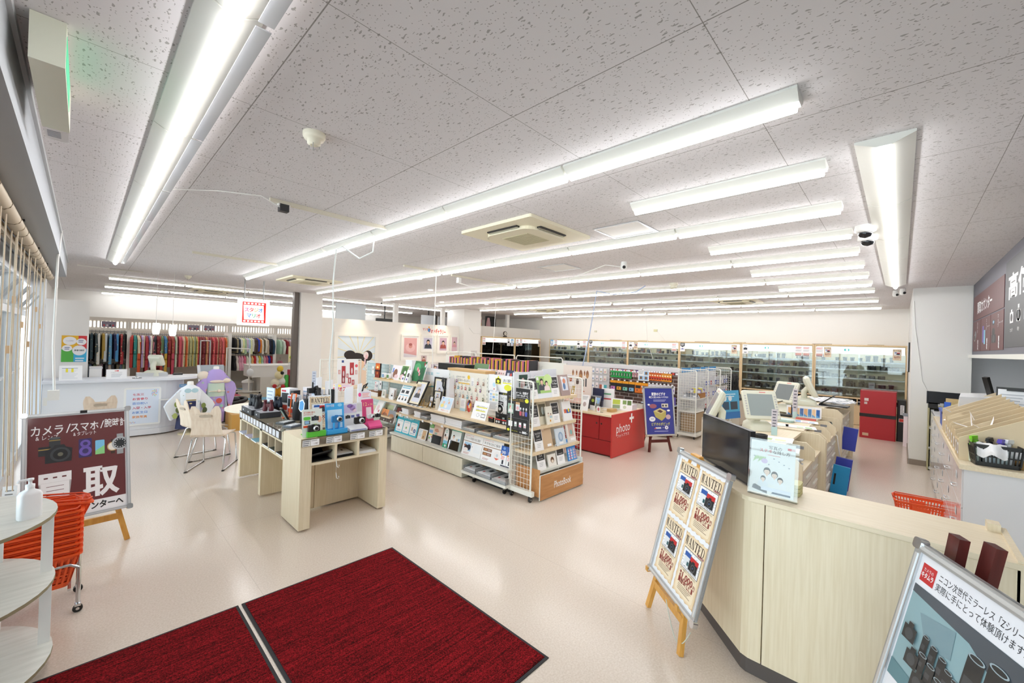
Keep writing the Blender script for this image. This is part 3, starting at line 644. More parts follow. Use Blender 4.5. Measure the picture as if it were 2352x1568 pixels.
b=MB();b.loft([[(2.08,3.99,.864),(2.08,3.99,.885),(2.08,4.05,.935),(2.08,4.14,.864)],[(2.225,3.99,.864),(2.225,3.99,.885),(2.225,4.05,.935),(2.225,4.14,.864)]],PK,False);b.build('base',t)
b=MB(frame((2.055,4.1,.87),(1,.05,0),(0,.12,1)));b.box(0,0,-.006,.135,.285,0,M('#d2477f',.4));b.text('12',.04,.235,.055,M('#f3cd9a'),2);b.text('x 24',.098,.23,.03,M('#f3cd9a'),2);b.rect(.05,.09,.11,.2,M('#e9d8de'),1);b.build('backboard',t)
demo_cam(t,2.12,4.04,.985,.075,'#dfdfe2');demo_cam(t,2.185,4.02,.99,.055,'#1b1b1d','#3a3a3c')
t=T('price_stand','clear stand with a white card of red print rising behind the pink camera stand','stand',(2.14,4.2,.845));b=MB(frame((2.08,4.2,.87),(1,0,0),(0,.1,1)));b.box(0,0,-.003,.13,.36,0,M('#f3f4f8',.3));b.poly(rrect(.015,.285,.125,.35,.01),M('#c9d3ee'),1);b.rect(.02,.29,.12,.345,PAPER,2);lines(b,.028,.34,.085,4,.013,'#e06a6a',.35,3);b.ell(.0,.325,.016,.022,M('#ef4f97'),3);b.build('card',t)
t=T('poster_stand','small WANTED notice in a clear stand on the camera display table','sign',(1.7,4.5,.845));b=MB(frame((1.66,4.48,.85),(1,-.08,0),(0,.1,1)));b.box(-.006,-.006,-.006,.222,.33,-.001,PAPER);wanted(b,.003,0,.21,.318,1);b.build('notice',t)
# --- goods along the window side of the table (each a thing)
def gbox(x,y,z,sx,sy,sz,c,label,rz=0,face=None,name='goods_box',cat='box'):
    b=MB(Matrix.Translation((x,y,z))@Matrix.Rotation(rz,4,'Z'));b.box(-sx/2,-sy/2,0,sx/2,sy/2,sz,M(c,.4))
    if face:b.X=b.X@frame((-sx/2,sy/2,0),(0,-1,0),(0,0,1));face(b,sy,sz)
    return tag(b.build(name),label,cat)
ZT=.8485
def binoculars(x,y,z,s,rz,label,c='#20242a'):
    t=T('binoculars',label,'binoculars',(x,y,z),rz,local=True);m=M(c,.45)
    for d in(-1,1):
        b=MB();b.lathe([(.020*s,0),(.026*s,.005),(.026*s,.04*s),(.018*s,.07*s),(.016*s,.11*s),(.019*s,.112*s),(.018*s,.13*s),(.001,.13*s)],m,at=(0,d*.034*s,0),n=16);b.build('barrel',t)
    b=MB();b.box(-.012*s,-.03*s,.045*s,.012*s,.03*s,.085*s,m);b.lathe([(.011*s,.07*s),(.011*s,.1*s)],DARK,at=(0,0,0),n=10);b.build('bridge',t)
for k,(x,y,c,lab)in enumerate(((1.50,5.90,'#3c4046','flat dark grey box under the binoculars at the far end of the table'),(1.50,5.68,'#33363a','flat dark box in the window side row of the table, middle one'),(1.52,5.42,'#3a3c40','flat dark box in the window side row of the table, nearest one'))):
    t=T('presentation_box',lab,'box',(x,y,ZT));b=MB();b.box(x-.10,y-.115,ZT,x+.12,y+.1,ZT+.06,M(c,.45));b.X=frame((x-.101,y+.03,ZT+.02),(0,-1,0),(0,0,1));b.rect(0,0,.03,.015,PAPER,1);b.build('tray',t)
    b=MB();b.box(x-.09,y-.105,ZT+.06,x+.11,y+.09,ZT+.064,M('#c9cbd2',.25));b.build('inlay',t)
binoculars(1.50,5.90,ZT+.064,1.1,.3,'black binoculars standing on the farthest dark box on the display table')
binoculars(1.50,5.67,ZT+.064,1.25,-.5,'black binoculars leaning on the middle dark box of the window side row','#1b1b1e')
gbox(1.66,5.75,ZT,.17,.10,.12,'#141416','black open case behind the middle binoculars',.2)
for k,(x,y,rz,lab)in enumerate(((1.70,5.62,.5,'dark blue monocular on a stand behind the row of boxes'),(1.53,5.40,.9,'dark red compact binoculars on the nearest dark box'))):
    binoculars(x,y,ZT+.065,1.0,rz,lab,('#222b3a','#5a1f28')[k])
def paper_face(c1,n=4):
    def f(b,w,h):b.rect(.06*w,.1*h,.94*w,.94*h,M(c1),1);lines(b,.12*w,.85*h,.7*w,n,.17*h,'#9fb2cc',.3)
    return f
gbox(1.72,5.98,ZT,.012,.17,.27,'#cfe2f2','tall pale blue leaflet card at the far end of the display table',.25,paper_face('#e6f0f8'))
def f_camera_box(b,w,h):b.rect(.1*w,.35*h,.9*w,.8*h,M('#26282c'),1);b.rect(.1*w,.02*h,.9*w,.25*h,M('#d84a3a'),1);b.rect(.1*w,.85*h,.6*w,.93*h,M('#d0344a'),1)
gbox(1.87,5.75,ZT,.12,.16,.28,'#eef0f3','white product box with a dark camera picture and black side on the display table',.35,f_camera_box)
gbox(1.90,5.62,ZT,.10,.05,.26,'#161618','tall black product box beside the white one with a camera picture',.35)
gbox(1.85,5.50,ZT,.10,.14,.22,'#d9dde6','grey and white product box in the middle of the display table',.2,f_camera_box)
gbox(2.05,5.55,ZT,.10,.15,.30,'#e8e2e6','pale pink product box at the back of the display table',.2,paper_face('#f3e9ee'))
gbox(2.05,5.30,ZT,.08,.14,.30,'#e9edf6','white product box with blue print in the middle of the display table',.1,paper_face('#dbe4f6'))
t=T('hook_stand','orange wire display stand holding a packed trail camera on the display table','stand',(1.78,5.2,ZT));b=MB();OR=M('#f0702a',.4)
b.tube([(1.72,5.26,ZT),(1.74,5.26,ZT+.27),(1.745,5.13,ZT+.28),(1.73,5.12,ZT)],.008,OR,6);b.bar((1.73,5.25,ZT+.005),(1.62,5.18,ZT+.005),.02,.008,OR);b.build('wire_frame',t)
b=MB();b.box(1.76,5.13,ZT+.05,1.78,5.24,ZT+.25,M('#cfd2d6',.2));b.X=frame((1.759,5.24,ZT+.05),(0,-1,0),(0,0,1));lines(b,.01,.18,.08,6,.025,'#8a8f96');b.ell(.06,.04,.016,.016,M('#e6a23a'),2);b.build('packed_camera',t)
for k,(x,y,h,c)in enumerate(((1.72,5.02,.25,'#26262a'),(1.80,4.93,.30,'#1e2024'),(1.86,4.86,.27,'#30343c'),(1.92,4.98,.32,'#22242c'))):
    t=T('camera_pouch',f'dark carry pouch with strap standing on the display table, {ordn(k)} from the window side','pouch',(x,y,ZT));b=MB();b.loft([rr3(rrect(x-.03,y-.05,x+.03,y+.05,.02),z)for z in(ZT,ZT+h*.8)]if False else[[(px,py,z)for px,py in rrect(x-.035*q,y-.05*q,x+.035*q,y+.05*q,.018)]for z,q in((ZT,1),(ZT+.1,1.1),(ZT+h*.8,.8))],M(c,.7));b.build('body',t)
    b=MB();b.tube([(x,y-.03,ZT+h*.78),(x,y-.02,ZT+h),(x,y+.02,ZT+h),(x,y+.03,ZT+h*.78)],.006,DARK,6);b.build('strap',t)
t=T('audio_recorder','sample recorder with a lit screen on a tilted plate at the window side of the table','recorder',(1.62,4.98,ZT));b=MB(Matrix.Translation((1.62,4.98,ZT))@Matrix.Rotation(-.5,4,'Y'));b.box(-.01,-.04,0,.01,.04,.17,BLACK);b.build('body',t);b=MB(b.X@frame((-.0105,.03,.03),(0,-1,0),(0,0,1)));b.rect(0,0,.06,.12,M('#9fb8b2',.2),1);b.build('screen',t)
for k,(y,c)in enumerate(((4.88,'#54585c'),(4.66,'#6d7480'))):
    t=T('calculator',f'small desk calculator with big keys lying on the display table, {("farther", "nearer")[k]} one','calculator',(1.56,y,ZT));b=MB(Matrix.Translation((1.56,y,ZT))@Matrix.Rotation(.5,4,'Z'));b.box(-.08,-.055,0,.08,.055,.018,M(c,.4));b.build('body',t)
    d=MB(b.X)
    for i in range(4):
        for j in range(3):d.box(-.07+.035*i,-.045+.025*j,.018,-.045+.035*i,-.03+.025*j,.022,PAPER)
    d.build('keys',t)
t=T('brand_cutout','blue and white shaped tag on a black stand near the front of the table','display stand',(1.68,4.72,ZT));b=MB();b.box(1.66,4.69,ZT,1.72,4.75,ZT+.13,BLACK);b.build('stand',t);b=MB(frame((1.65,4.77,ZT+.13),(.4,-1,0),(0,0,1)));b.poly([(0,.03),(.03,0),(.08,.01),(.09,.1),(.06,.14),(.01,.12)],PAPER,1);b.poly([(.01,.035),(.033,.012),(.07,.02),(.078,.095),(.056,.125),(.018,.11)],M('#4f9ad6'),2);b.build('tag',t)
t=T('letter_sign','black block with white raised letters at the front of the window side row','display stand',(1.78,4.66,ZT));b=MB();b.box(1.72,4.62,ZT,1.84,4.7,ZT+.05,BLACK);b.build('block',t);b=MB(frame((1.72,4.619,ZT+.01),(1,0,0),(0,.2,1)));b.text('WS',.06,.05,.11,PAPER,1,bold=.04,rot=.3);b.build('lettering',t)
for k,(x,y,h,lab)in enumerate(((1.93,4.72,.30,'taller'),(2.0,4.95,.26,'smaller'))):
    t=T('mesh_panel_stand',f'black stand with a silver lattice panel on the display table, {lab} one','display stand',(x,y,ZT));b=MB();b.box(x-.012,y-.07,ZT,x+.012,y+.07,ZT+h,BLACK);b.box(x-.05,y-.07,ZT,x+.05,y+.07,ZT+.012,BLACK);b.build('panel',t)
    b=MB(frame((x-.0125,y+.07,ZT),(0,-1,0),(0,0,1)))
    for i in range(6):b.poly([(.0,.04*i),(.004,.04*i),(.14,.04*i+.07),(.136,.04*i+.07)],M('#a7aaad'),1);b.poly([(.136,.04*i),(.14,.04*i),(.004,.04*i+.07),(.0,.04*i+.07)],M('#a7aaad'),2)
    b.build('lattice',t)
t=T('tablet_stand','black angled holder leaning on the display table before white cards','display stand',(2.02,5.2,ZT));b=MB();b.bar((2.06,5.04,ZT),(1.98,5.2,ZT+.34),.10,.03,BLACK,up=(1,0,0));b.box(1.90,5.17,ZT+.27,2.04,5.24,ZT+.33,BLACK);b.tube([(1.96,5.22,ZT+.33),(1.96,5.22,ZT+.40)],.01,BLACK);b.build('arm',t)
gbox(2.12,5.05,ZT,.05,.05,.32,'#1b1b1d','slim black post stand beside the angled holder')
for k,(x,y,w,h,lab)in enumerate(((2.18,5.6,.17,.42,'tall blank white back of a card stand at the far end'),(2.2,5.32,.24,.40,'wide blank white back of a card stand in the middle'),(2.2,5.1,.1,.38,'narrow blank white card behind the slim black post'),(2.2,4.75,.28,.37,'blank white card stand behind the WANTED notice'),(2.22,4.52,.15,.43,'slanted tall white card stand near the pink camera stand'))):
    b=MB(Matrix.Translation((x,y,ZT))@Matrix.Rotation(-.75,4,'Z'));b.box(-.004,-w/2,0,.004,w/2,h,M('#eef2fa',.4));b.box(-.03,-w/2,0,.03,w/2,.004,M('#eef2fa',.4));tag(b.build('card_stand'),lab,'card stand')
b=MB(frame((2.02,5.42,ZT+.25),(.75,-.4,0),(.1,0,1)));b.box(0,0,-.004,.05,.27,0,M('#c7c9d3',.4));lines(b,.01,.25,.03,7,.034,'#9398ab',.4,1);b.box(.022,-.25,-.003,.028,0,-.001,ACRYL);tag(b.build('strip_sign'),'narrow grey strip sign standing high on the display table','sign')
t=T('round_tag','white oval tag with a black clip behind the pink stand','tag',(2.2,4.36,ZT));b=MB(frame((2.12,4.36,ZT),(1,.1,0),(0,0,1)));b.ell(.08,.33,.085,.05,M('#f6f7fb'),1);b.ell(.08,.33,.085,.05,M('#f6f7fb'),-1);b.rect(.07,0,.09,.3,M('#eef0f6'),0);b.build('tag',t);b=MB();b.tube([(2.17,4.36,ZT+.36),(2.18,4.34,ZT+.43),(2.22,4.34,ZT+.45),(2.2,4.36,ZT+.40)],.008,BLACK,6);b.build('clip',t)
# ================================================================ BROWN SIGN ON WOODEN EASEL
def brown_sign(b,w,h):
    BR=M('#672f30',.35,0,0,.5);WH=M('#f4f2f2',.4)
    b.rect(.03,.115,w-.03,h-.03,BR,1);m=.03
    b.text('カメラ',.13,h-.135,.085,WH,2,w=.17,bold=.012);b.text('/',.243,h-.13,.1,WH,2);b.text('スマホ',.335,h-.13,.08,WH,2,w=.16,bold=.012);b.text('/',.437,h-.125,.09,WH,2);b.text('腕時計',.52,h-.12,.075,WH,2,w=.14,bold=.012)
    b.text('& レンズ',.13,h-.19,.04,WH,2,w=.12);b.text('& タブレット',.335,h-.185,.038,WH,2,w=.13)
    y=h-.32
    b.rect(.085,y-.01,.15,y+.06,M('#2b2c2f'),2);b.rect(.085,y+.035,.15,y+.042,M('#b3944f'),3);b.rect(.14,y+.03,.2,y+.12,M('#343639'),2);b.rect(.14,y+.1,.2,y+.106,M('#b3944f'),3);b.ell(.17,y+.12,.03,.01,M('#55585b'),3)
    b.poly([(.12,y-.07),(.26,y-.07),(.265,y+.03),(.23,y+.045),(.22,y+.065),(.17,y+.065),(.16,y+.045),(.12,y+.03)],M('#232427'),4);b.ell(.2,y-.01,.055,.055,M('#3d3f43'),5);b.ell(.2,y-.01,.04,.04,M('#17181a'),6);b.ell(.2,y-.01,.015,.015,M('#6d6a5b'),7)
    b.poly(rrect(.3,y-.06,.375,y+.09,.008),M('#3a2f63'),2);b.ell(.338,y+.05,.03,.03,M('#6f59b0'),3);b.ell(.338,y+.05,.014,.014,M('#3a2f63'),4);b.ell(.338,y-.01,.036,.04,M('#6f59b0'),3);b.ell(.338,y-.01,.018,.02,M('#3a2f63'),4)
    b.poly(rrect(.395,y-.05,.45,y+.065,.006),M('#7fc4ea'),2);b.poly([(.395,y-.05),(.45,y-.05),(.45,y+.02),(.395,y-.02)],M('#8fd48a'),3)
    b.ell(.5,y+.0,.035,.038,M('#c8a56a'),2);b.ell(.5,y,.029,.031,M('#efe9df'),3);b.rect(.488,y+.035,.512,y+.06,M('#3b2a22'),2);b.rect(.488,y-.06,.512,y-.036,M('#3b2a22'),2);b.rect(.525,y-.07,.565,y+.1,M('#9fa2a5'),3);b.ell(.545,y+.02,.052,.055,M('#b7babd'),4);b.ell(.545,y+.02,.038,.041,M('#23262a'),5)
    for k in range(12):a=k*PI/6;b.ell(.545+.031*math.cos(a),y+.02+.033*math.sin(a),.004,.004,WH,6,6)
    b.text('買',.175,.26,.255,WH,2,w=.215,bold=.03);b.text('取',.43,.26,.255,WH,2,w=.215,bold=.03)
    b.text('カウンターへ',.415,.072,.062,M('#1b1b1b'),1,w=.29,bold=.03)
easel('display_easel','pine tripod easel by the windows carrying the brown buyback sign',(.06,4.80,0),(1,.1,0),(-.1,1,0),EASELW,.95,.50,.30,.2,top=False)
snap_board('poster_board','brown framed sign with large white characters on the pine easel by the windows',(-.285,4.645,.315),(1,.1,0),(-.02,.22,.8),.605,.845,brown_sign,.022)
b=MB();b.box(0.0,4.80,1.125,.04,4.83,1.145,BLACK);tag(b.build('clip'),'small black clip on top of the brown sign frame','clip')
# ================================================================ ORANGE BASKETS, TROLLEY, HALF ROUND SHELF
ORG=M('#ee5a26',.38);ORD=M('#d94a1a',.4)
def basket_parts(t,lx=.46,ly=.33,h=.21,handles=True):
    """slotted plastic shopping basket around local origin"""
    def P(k,z):s=.80+.20*z/h;return lx/2*s,ly/2*s
    b=MB();ax,ay=P(0,0);b.prism(rrect(-ax,-ay,ax,ay,.03),0,.004,ORG)
    for z0,z1 in((0,.03),(.075,.085),(.135,.148),(h-.03,h)):
        (x0,y0),(x1,y1)=P(0,z0),P(0,z1);r0,r1=rrect(-x0,-y0,x0,y0,.03),rrect(-x1,-y1,x1,y1,.03)
        b.loft([[(x,y,z0)for x,y in r0],[(x,y,z1)for x,y in r1],[(x*.985,y*.98,z1)for x,y in r1],[(x*.985,y*.98,z0)for x,y in r0]],ORG,False,cap=False)
    x1,y1=P(0,h);r1=rrect(-x1,-y1,x1,y1,.03);b.loft([[(x*1.0,y,h-.006)for x,y in r1],[(x*1.045,y*1.06,h-.012)for x,y in r1],[(x*1.045,y*1.06,h)for x,y in r1],[(x,y,h)for x,y in r1]],ORG,False,cap=False)
    nx,ny=15,11
    for sg in(-1,1):
        for k in range(nx+1):
            f=-1+2*k/nx;(xa,ya),(xb,yb_)=P(0,.02),P(0,h-.02);b.bar((xa*f*.93,sg*ya*.992,.02),(xb*f*.93,sg*yb_*.992,h-.02),.010,.004,ORG,up=(0,1,0))
        for k in range(ny+1):
            f=-1+2*k/ny;(xa,ya),(xb,yb_)=P(0,.02),P(0,h-.02);b.bar((sg*xa*.992,ya*f*.9,.02),(sg*xb*.992,yb_*f*.9,h-.02),.010,.004,ORG,up=(1,0,0))
        xm,ym=P(0,h*.6);b.box(-.055,sg*ym-.004,h*.42,.055,sg*ym+.006,h*.84,ORG)
    b.build('body',t)
    if handles:
        for sg in(-1,1):
            b=MB();z=h+.012;y=sg*(y1*.35);b.tube([(-x1*1.02,y*.3,h),(-x1*1.02,y,z),(-x1*.9,sg*y1*.98,z),(x1*.9,sg*y1*.98,z),(x1*1.02,y,z),(x1*1.02,y*.3,h)],.006,ORD,6);b.build('handle',t)
BG='orange shopping baskets stacked by the windows'
t0=T('shopping_basket','orange shopping basket at the very bottom of the stack on the trolley','basket',(-.21,3.93,.17),.04,BG,local=True);basket_parts(t0)
for k in range(1,9):clone(t0,(-.21,3.93,.17+.034*k),.04,f'orange shopping basket in the stack on the trolley, {ordn(k)} from the bottom')
c=clone(t0,(-.20,3.97,.485),.06,'tilted orange shopping basket on top of the stack by the windows');c.rotation_euler.x=-.12;c.rotation_euler.y=.16
t=T('basket_trolley','chrome tube trolley on castors under the orange baskets','trolley',(-.2,3.93,0))
for y in(3.79,4.08):
    b=MB();b.tube([(-.44,y,.05),(-.44,y,.28),(-.41,y,.31),(-.02,y,.31),(.02,y,.28),(.02,y,.05)],.012,CHROME,10);b.build('side_frame',t)
b=MB();b.bar((.02,3.79,.22),(.02,4.08,.22),.004,.02,CHROME);b.bar((-.44,3.79,.13),(-.44,4.08,.13),.02,.02,CHROME);b.bar((-.38,3.79,.15),(-.38,4.08,.15),.015,.015,CHROME);b.bar((-.02,3.79,.15),(-.02,4.08,.15),.015,.015,CHROME);b.build('cross_bar',t)
for x in(-.44,.02):
    for y in(3.79,4.08):
        b=MB();b.lathe([(.022,-.011),(.024,-.008),(.024,.008),(.022,.011)],BLACK,at=(x,y-.01,.024),n=16,axis='y');b.lathe([(.009,-.013),(.009,.013)],CHROME,at=(x,y-.01,.024),n=8,axis='y');b.box(x-.014,y-.025,.04,x+.014,y+.015,.055,CHROME);b.build('castor',t)
t=T('corner_shelf','half round three tier shelf with white posts against the window wall','shelf',(-.3,3.28,0))
def half(r,cx,cy,n=20):return[(cx+r*math.cos(a),cy+r*math.sin(a))for a in[-PI/2+PI*k/n for k in range(n+1)]]
for z in(.10,.485,.84):
    b=MB();pts=half(.47,-.54,3.28);b.prism(pts,z-.018,z-.001,M('#8d8468',.6));b.prism([(x,y)for x,y in pts],z-.001,z,SHELFG);b.build('shelf_board',t)
for x,y in((-.105,3.34),(-.30,2.93),(-.30,3.63)):
    b=MB();b.box(x-.022,y-.012,.02,x+.022,y+.012,.83,WHITE);b.build('post',t)
b=MB();b.box(-.19,3.12,0,-.15,3.16,.082,WHITE);b.build('foot',t)
t=T('pump_bottle','white hand sanitiser pump bottle on the half round shelf','bottle',(-.165,3.18,.84))
b=MB(Matrix.Translation((-.165,3.18,.84))@Matrix.Rotation(.5,4,'Z'));WB=M('#f1f3f6',.25)
b.loft([[(x*s,y*s2,z)for x,y in rrect(-.042,-.026,.042,.026,.016)]for z,s,s2 in((0,.95,.95),(.006,1,1),(.12,1,1),(.135,.8,.9),(.145,.36,.55),(.155,.34,.5))],WB);b.build('bottle',t)
b=MB(b.X);b.lathe([(.017,.155),(.017,.17),(.007,.172),(.007,.188),(.013,.19),(.013,.2),(.002,.2)],WB,n=14);b.tube([(0,0,.195),(-.04,0,.198),(-.045,0,.188)],.006,WB,8);b.build('pump',t)
for k,(x,y)in enumerate(((-.5,5.75),(-.47,6.4))):
    t=T('table_sign',('white tag with black print on the window sill floor, nearer one','clear stand with a white card by the window sill, farther one')[k],'sign',(x,y,0));b=MB(frame((x-.05,y,0.0),(1,-.3,0),(0,.15,1)));b.box(0,0,-.004,.1,.22,0,PAPER);lines(b,.02,.18,.06,4,.035,'#777777',.3,1);b.build('card',t)
# ================================================================ WANTED BOARD ON EASEL
def wanted_board(b,w,h):
    b.rect(.03,.03,w-.03,h-.03,M('#f1f3f8',.35,0,0,.4),1)
    for i in range(2):
        for j in range(2):wanted(b,.055+i*.255,.05+j*.385,.235,.365,2)
_u=(Vector((2.365,.80,0))-Vector((2.75,1.235,0))).normalized();_n=_u.cross(Vector((0,0,1)))
snap_board('poster_board','white framed board of four WANTED notices on the yellow easel',(2.745,1.235,.275),tuple(_u),tuple(Vector((0,0,1))-_n*.24),.585,.85,wanted_board,.032)
easel('display_easel','yellow pine easel with pegs holding the board of four WANTED notices',(2.615,1.075,0),tuple(_u),tuple(-_n),EASELW,1.10,.45,.27,.18)
b=MB();pts=[Vector((2.62,1.07,.2))+_u*(.02+.3*k/8)+Vector((0,0,-.16*math.sin(PI*k/8)))for k in range(9)];b.tube([tuple(q)for q in pts],.003,M('#c9d0c4',.3),5);tag(b.build('string'),'thin clear string looped under the yellow easel','string')
# ================================================================ FRONT COUNTER
t=T('service_counter','large cream wood service counter with angled corner in the front right','counter',(2.8,.3,0))
def poly_off(p,d):return p
body=[(2.585,-.36),(2.585,.52),(2.60,.62),(3.08,1.10),(3.30,1.10),(3.02,.55),(3.02,-.36)]
b=MB();b.prism([(2.585,-.36),(2.585,.517),(3.0,.517),(3.0,-.36)][::-1][::-1],.1,.962,WOOD);b.build('front_panel',t)
b=MB();b.prism([(2.585,.523),(2.585,.585),(2.60,.625),(3.06,1.08),(3.30,1.08),(3.0,.523)][::-1],.1,.962,WOOD);b.build('front_panel',t)
TK=M('#57504d',.5)
b=MB();b.prism([(2.615,-.36),(2.615,.60),(2.63,.63),(3.08,1.05),(3.27,1.05),(2.98,.5),(2.98,-.36)][::-1],0,.0999,TK);b.build('toe_kick',t)
b=MB();b.prism([(2.575,-.372),(2.575,.60),(2.592,.635),(3.06,1.095),(3.33,1.095),(3.03,.5),(3.03,-.372)][::-1],.966,.99,WOODY);b.build('worktop',t)
b=MB();b.prism([(2.585,-.375),(3.03,-.375),(3.03,-.352),(2.95,-.352),(2.70,-.352),(2.585,-.352)],.0,1.0,WOOD);b.box(2.96,-.352,.99,3.03,-.31,1.025,WOOD);b.build('end_panel',t)
t=T('monitor','flat black monitor standing on the angled corner of the front counter','monitor',(2.97,.86,.99))
_a=Vector((3.2,1.06,0));_b=Vector((2.735,.635,0));_w=(_b-_a).length;X=frame((_a.x,_a.y,1.0),tuple(_b-_a),(0,0,1))
b=MB(X);b.box(0,0,-.03,_w,.325,-.001,M('#1a1b20',.4));b.build('case',t)
b=MB(X);b.rect(.006,.012,_w-.02,.318,M('#191b24',.12,0,0,.3),0.3);b.build('screen',t)
b=MB(X);b.prism(rrect(_w*.3,-.09,_w*.7,.06,.02),0,.001,BLACK)if False else b.box(_w*.35,-.009,-.12,_w*.65,0.0,.03,BLACK);b.box(_w*.45,-.006,-.05,_w*.55,.15,-.03,BLACK);b.build('stand',t)
# acrylic family poster stand
t=T('poster_stand','clear acrylic stand with a pale family photo poster on the front counter','sign',(2.66,.5,.99));X=frame((2.655,.618,.993),(-.02,-1,0),(.1,0,1))
b=MB(X);b.box(-.006,0,.001,.232,.31,.004,ACRYL);b.box(-.006,0,-.008,.232,.31,-.005,ACRYL);b.box(-.006,-.003,-.1,.232,0,.004,ACRYL);b.build('acrylic_holder',t)
b=MB(X);b.rect(0,.01,.215,.3,M('#f1f2ee',.35),-5);B_='#2d2d31'
b.text('写真の',.12,.268,.022,M(B_),-4,w=.062);b.text('ステキ',.075,.248,.022,M('#e0404e'),-4,w=.062);b.text('な残し方',.15,.247,.022,M(B_),-4,w=.08)
b.rect(.178,.268,.196,.28,M('#d93a3e'),-4);b.rect(.197,.268,.212,.28,M('#f0c9c9'),-4);lines(b,.085,.228,.06,1,.01,'#e6a7a7',.3,-4)
for k in range(9):b.poly([(.012+.006*k,.175+.006*(k%4)),(.03+.006*k,.2+.004*(k%3)),(.024+.006*k,.215)],M('#b5d39b'),-4+(k%3)*.2)
b.ell(.07,.19,.016,.014,M('#dcc6e2'),-3)
bust(b,.085,.125,.075,'#231d1b','#f3d6c0','#f3f3f3',-4);bust(b,.122,.112,.07,'#2a201c','#f3d6c0','#eef1f2',-3);bust(b,.068,.085,.055,'#231d1b','#f3d6c0','#e7ebee',-2);bust(b,.15,.09,.06,'#231d1b','#f3d6c0','#f2f4f4',-1)
b.poly([(.015,.03),(.09,.015),(.09,.03),(.03,.055),(.02,.05)],M('#3d444b'),0);b.poly([(.11,.02),(.2,.02),(.2,.03),(.12,.035)],M('#2f4a66'),0);b.rect(.06,.03,.2,.05,M('#e9eef7'),1)
for k in range(8):b.ell(.02+.024*k,.21-.012*((k*5)%4),.004,.003,M('#9aa3ad'),-4,8)
b.build('poster',t)
b=MB()
for k in range(3):b.prism(rrect(2.78,.395,2.90,.475,.02),.9905+.022*k,1.010+.022*k,M('#d6cf9a',.8))
tag(b.build('folded_cloth'),'folded pale yellow cloths behind the family poster on the front counter','cloth')
# ================================================================ NEAREST SIGN (lenses) ON DARK EASEL
def lens_sign(b,w,h):
    b.rect(.03,.03,w-.03,h-.03,M('#eef0f7',.3,0,0,.5),1);RD=M('#c62a2c',.4);K=M('#22242a',.4)
    b.rect(.05,h-.125,.115,h-.06,RD,2);b.text('カメラの',.082,h-.08,.016,PAPER,3,w=.045);b.text('キタムラ',.082,h-.1,.022,PAPER,3,w=.056,bold=.03)
    b.text('ニコン次世代ミラーレス「Zシリーズ」の魅力を',.345,h-.075,.03,K,2,w=.43);b.text('実際に手にとって体験頂けます!',.29,h-.11,.03,K,2,w=.33)
    y0,y1=h-.50,h-.145
    stops=['#4c5a66','#5b7984','#7fa3ad','#a9c6cd','#8fb0b8','#5e7f8a','#43606c']
    b.rect(.04,y0,w-.04,y1,M('#8fb0b8',.3,0,0,.5),2)
    b.poly([(.04,y1),(w-.04,y1),(w-.04,y1-.16),(.30,y1-.05),(.04,y1-.03)],M('#4c545d',.3,0,0,.5),3);b.poly([(w-.04,y1),(w-.04,y0),(w-.2,y0),(w-.13,y1-.1)],M('#39434c',.3,0,0,.5),4)
    b.poly([(.04,y0),(w-.04,y0),(w-.04,y0+.07),(.3,y0+.04),(.04,y0+.06)],M('#5e8892',.3,0,0,.5),5);b.poly([(.1,y1-.08),(.25,y1-.05),(.26,y1-.14),(.16,y1-.17)],M('#7d9aa4',.3,0,0,.5),4)
    LK=M('#25272a',.35,0,0,.5);LM=M('#3f4347',.35,0,0,.5);LG=M('#9fb3bd',.3,0,0,.5)
    for k,(x,y,r,hh)in enumerate(((.34,y0+.12,.030,.16),(.41,y0+.14,.032,.16),(.44,y0+.06,.030,.15),(.36,y0+.06,.022,.11),(.39,y0+.04,.024,.10),(.30,y0+.08,.018,.09),(.27,y0+.10,.017,.08),(.24,y0+.12,.016,.08),(.20,y0+.14,.015,.07),(.16,y0+.15,.014,.07),(.33,y0+.03,.022,.08),(.29,y0+.04,.02,.08),(.25,y0+.06,.02,.07),(.21,y0+.08,.018,.07),(.17,y0+.10,.018,.06))):
        b.rect(x-r,y,x+r,y+hh,LK,6+k*.5);b.rect(x-r*.8,y+hh*.35,x+r*.3,y+hh*.6,LM,6.2+k*.5);b.ell(x,y+hh,r,r*.35,LG,6.3+k*.5,14);b.ell(x,y+hh,r*.8,r*.25,LK,6.4+k*.5,14)
    for k,(x,y)in enumerate(((.09,y0+.16),(.13,y0+.09),(.18,y0+.04),(.23,y0+.015))):b.rect(x-.03,y,x+.03,y+.05,LK,14+k);b.ell(x,y+.024,.02,.02,LM,14.4+k,12);b.rect(x-.012,y+.05,x+.012,y+.065,LK,14.4+k)
    lines(b,.06,y0-.05,.35,3,.05,'#33363c',.3)
_u=Vector((-.87,-.48,0)).normalized();_n=_u.cross(Vector((0,0,1)))
snap_board('poster_board','silver framed lens poster board in the near right foreground',(2.125,.095,.30),tuple(_u),tuple(Vector((0,0,1))-_n*.23),.585,.82,lens_sign,.032)
t=T('display_easel','dark red wooden easel behind the lens poster in the near right foreground','easel',(2.05,-.1,0));bk=-_n
for k,(x,y,z)in enumerate(((2.19,-.165,1.155),(2.15,-.245,1.165))):
    f=Vector((2.17,.0,0))+bk*(.02+.02*k)+_u*(.06*k)
    b=MB();b.bar(tuple(f),(x,y,z),.05,.032,EASELD,up=tuple(bk));b.build('front_leg',t)
b=MB();b.bar((1.78,-.34,0),(1.85,-.30,1.13),.05,.032,EASELD,up=tuple(bk));b.build('front_leg',t)
b=MB();b.bar((2.2,-.34,0.0),(2.05,-.25,1.0),.04,.03,EASELD);b.build('rear_leg',t)
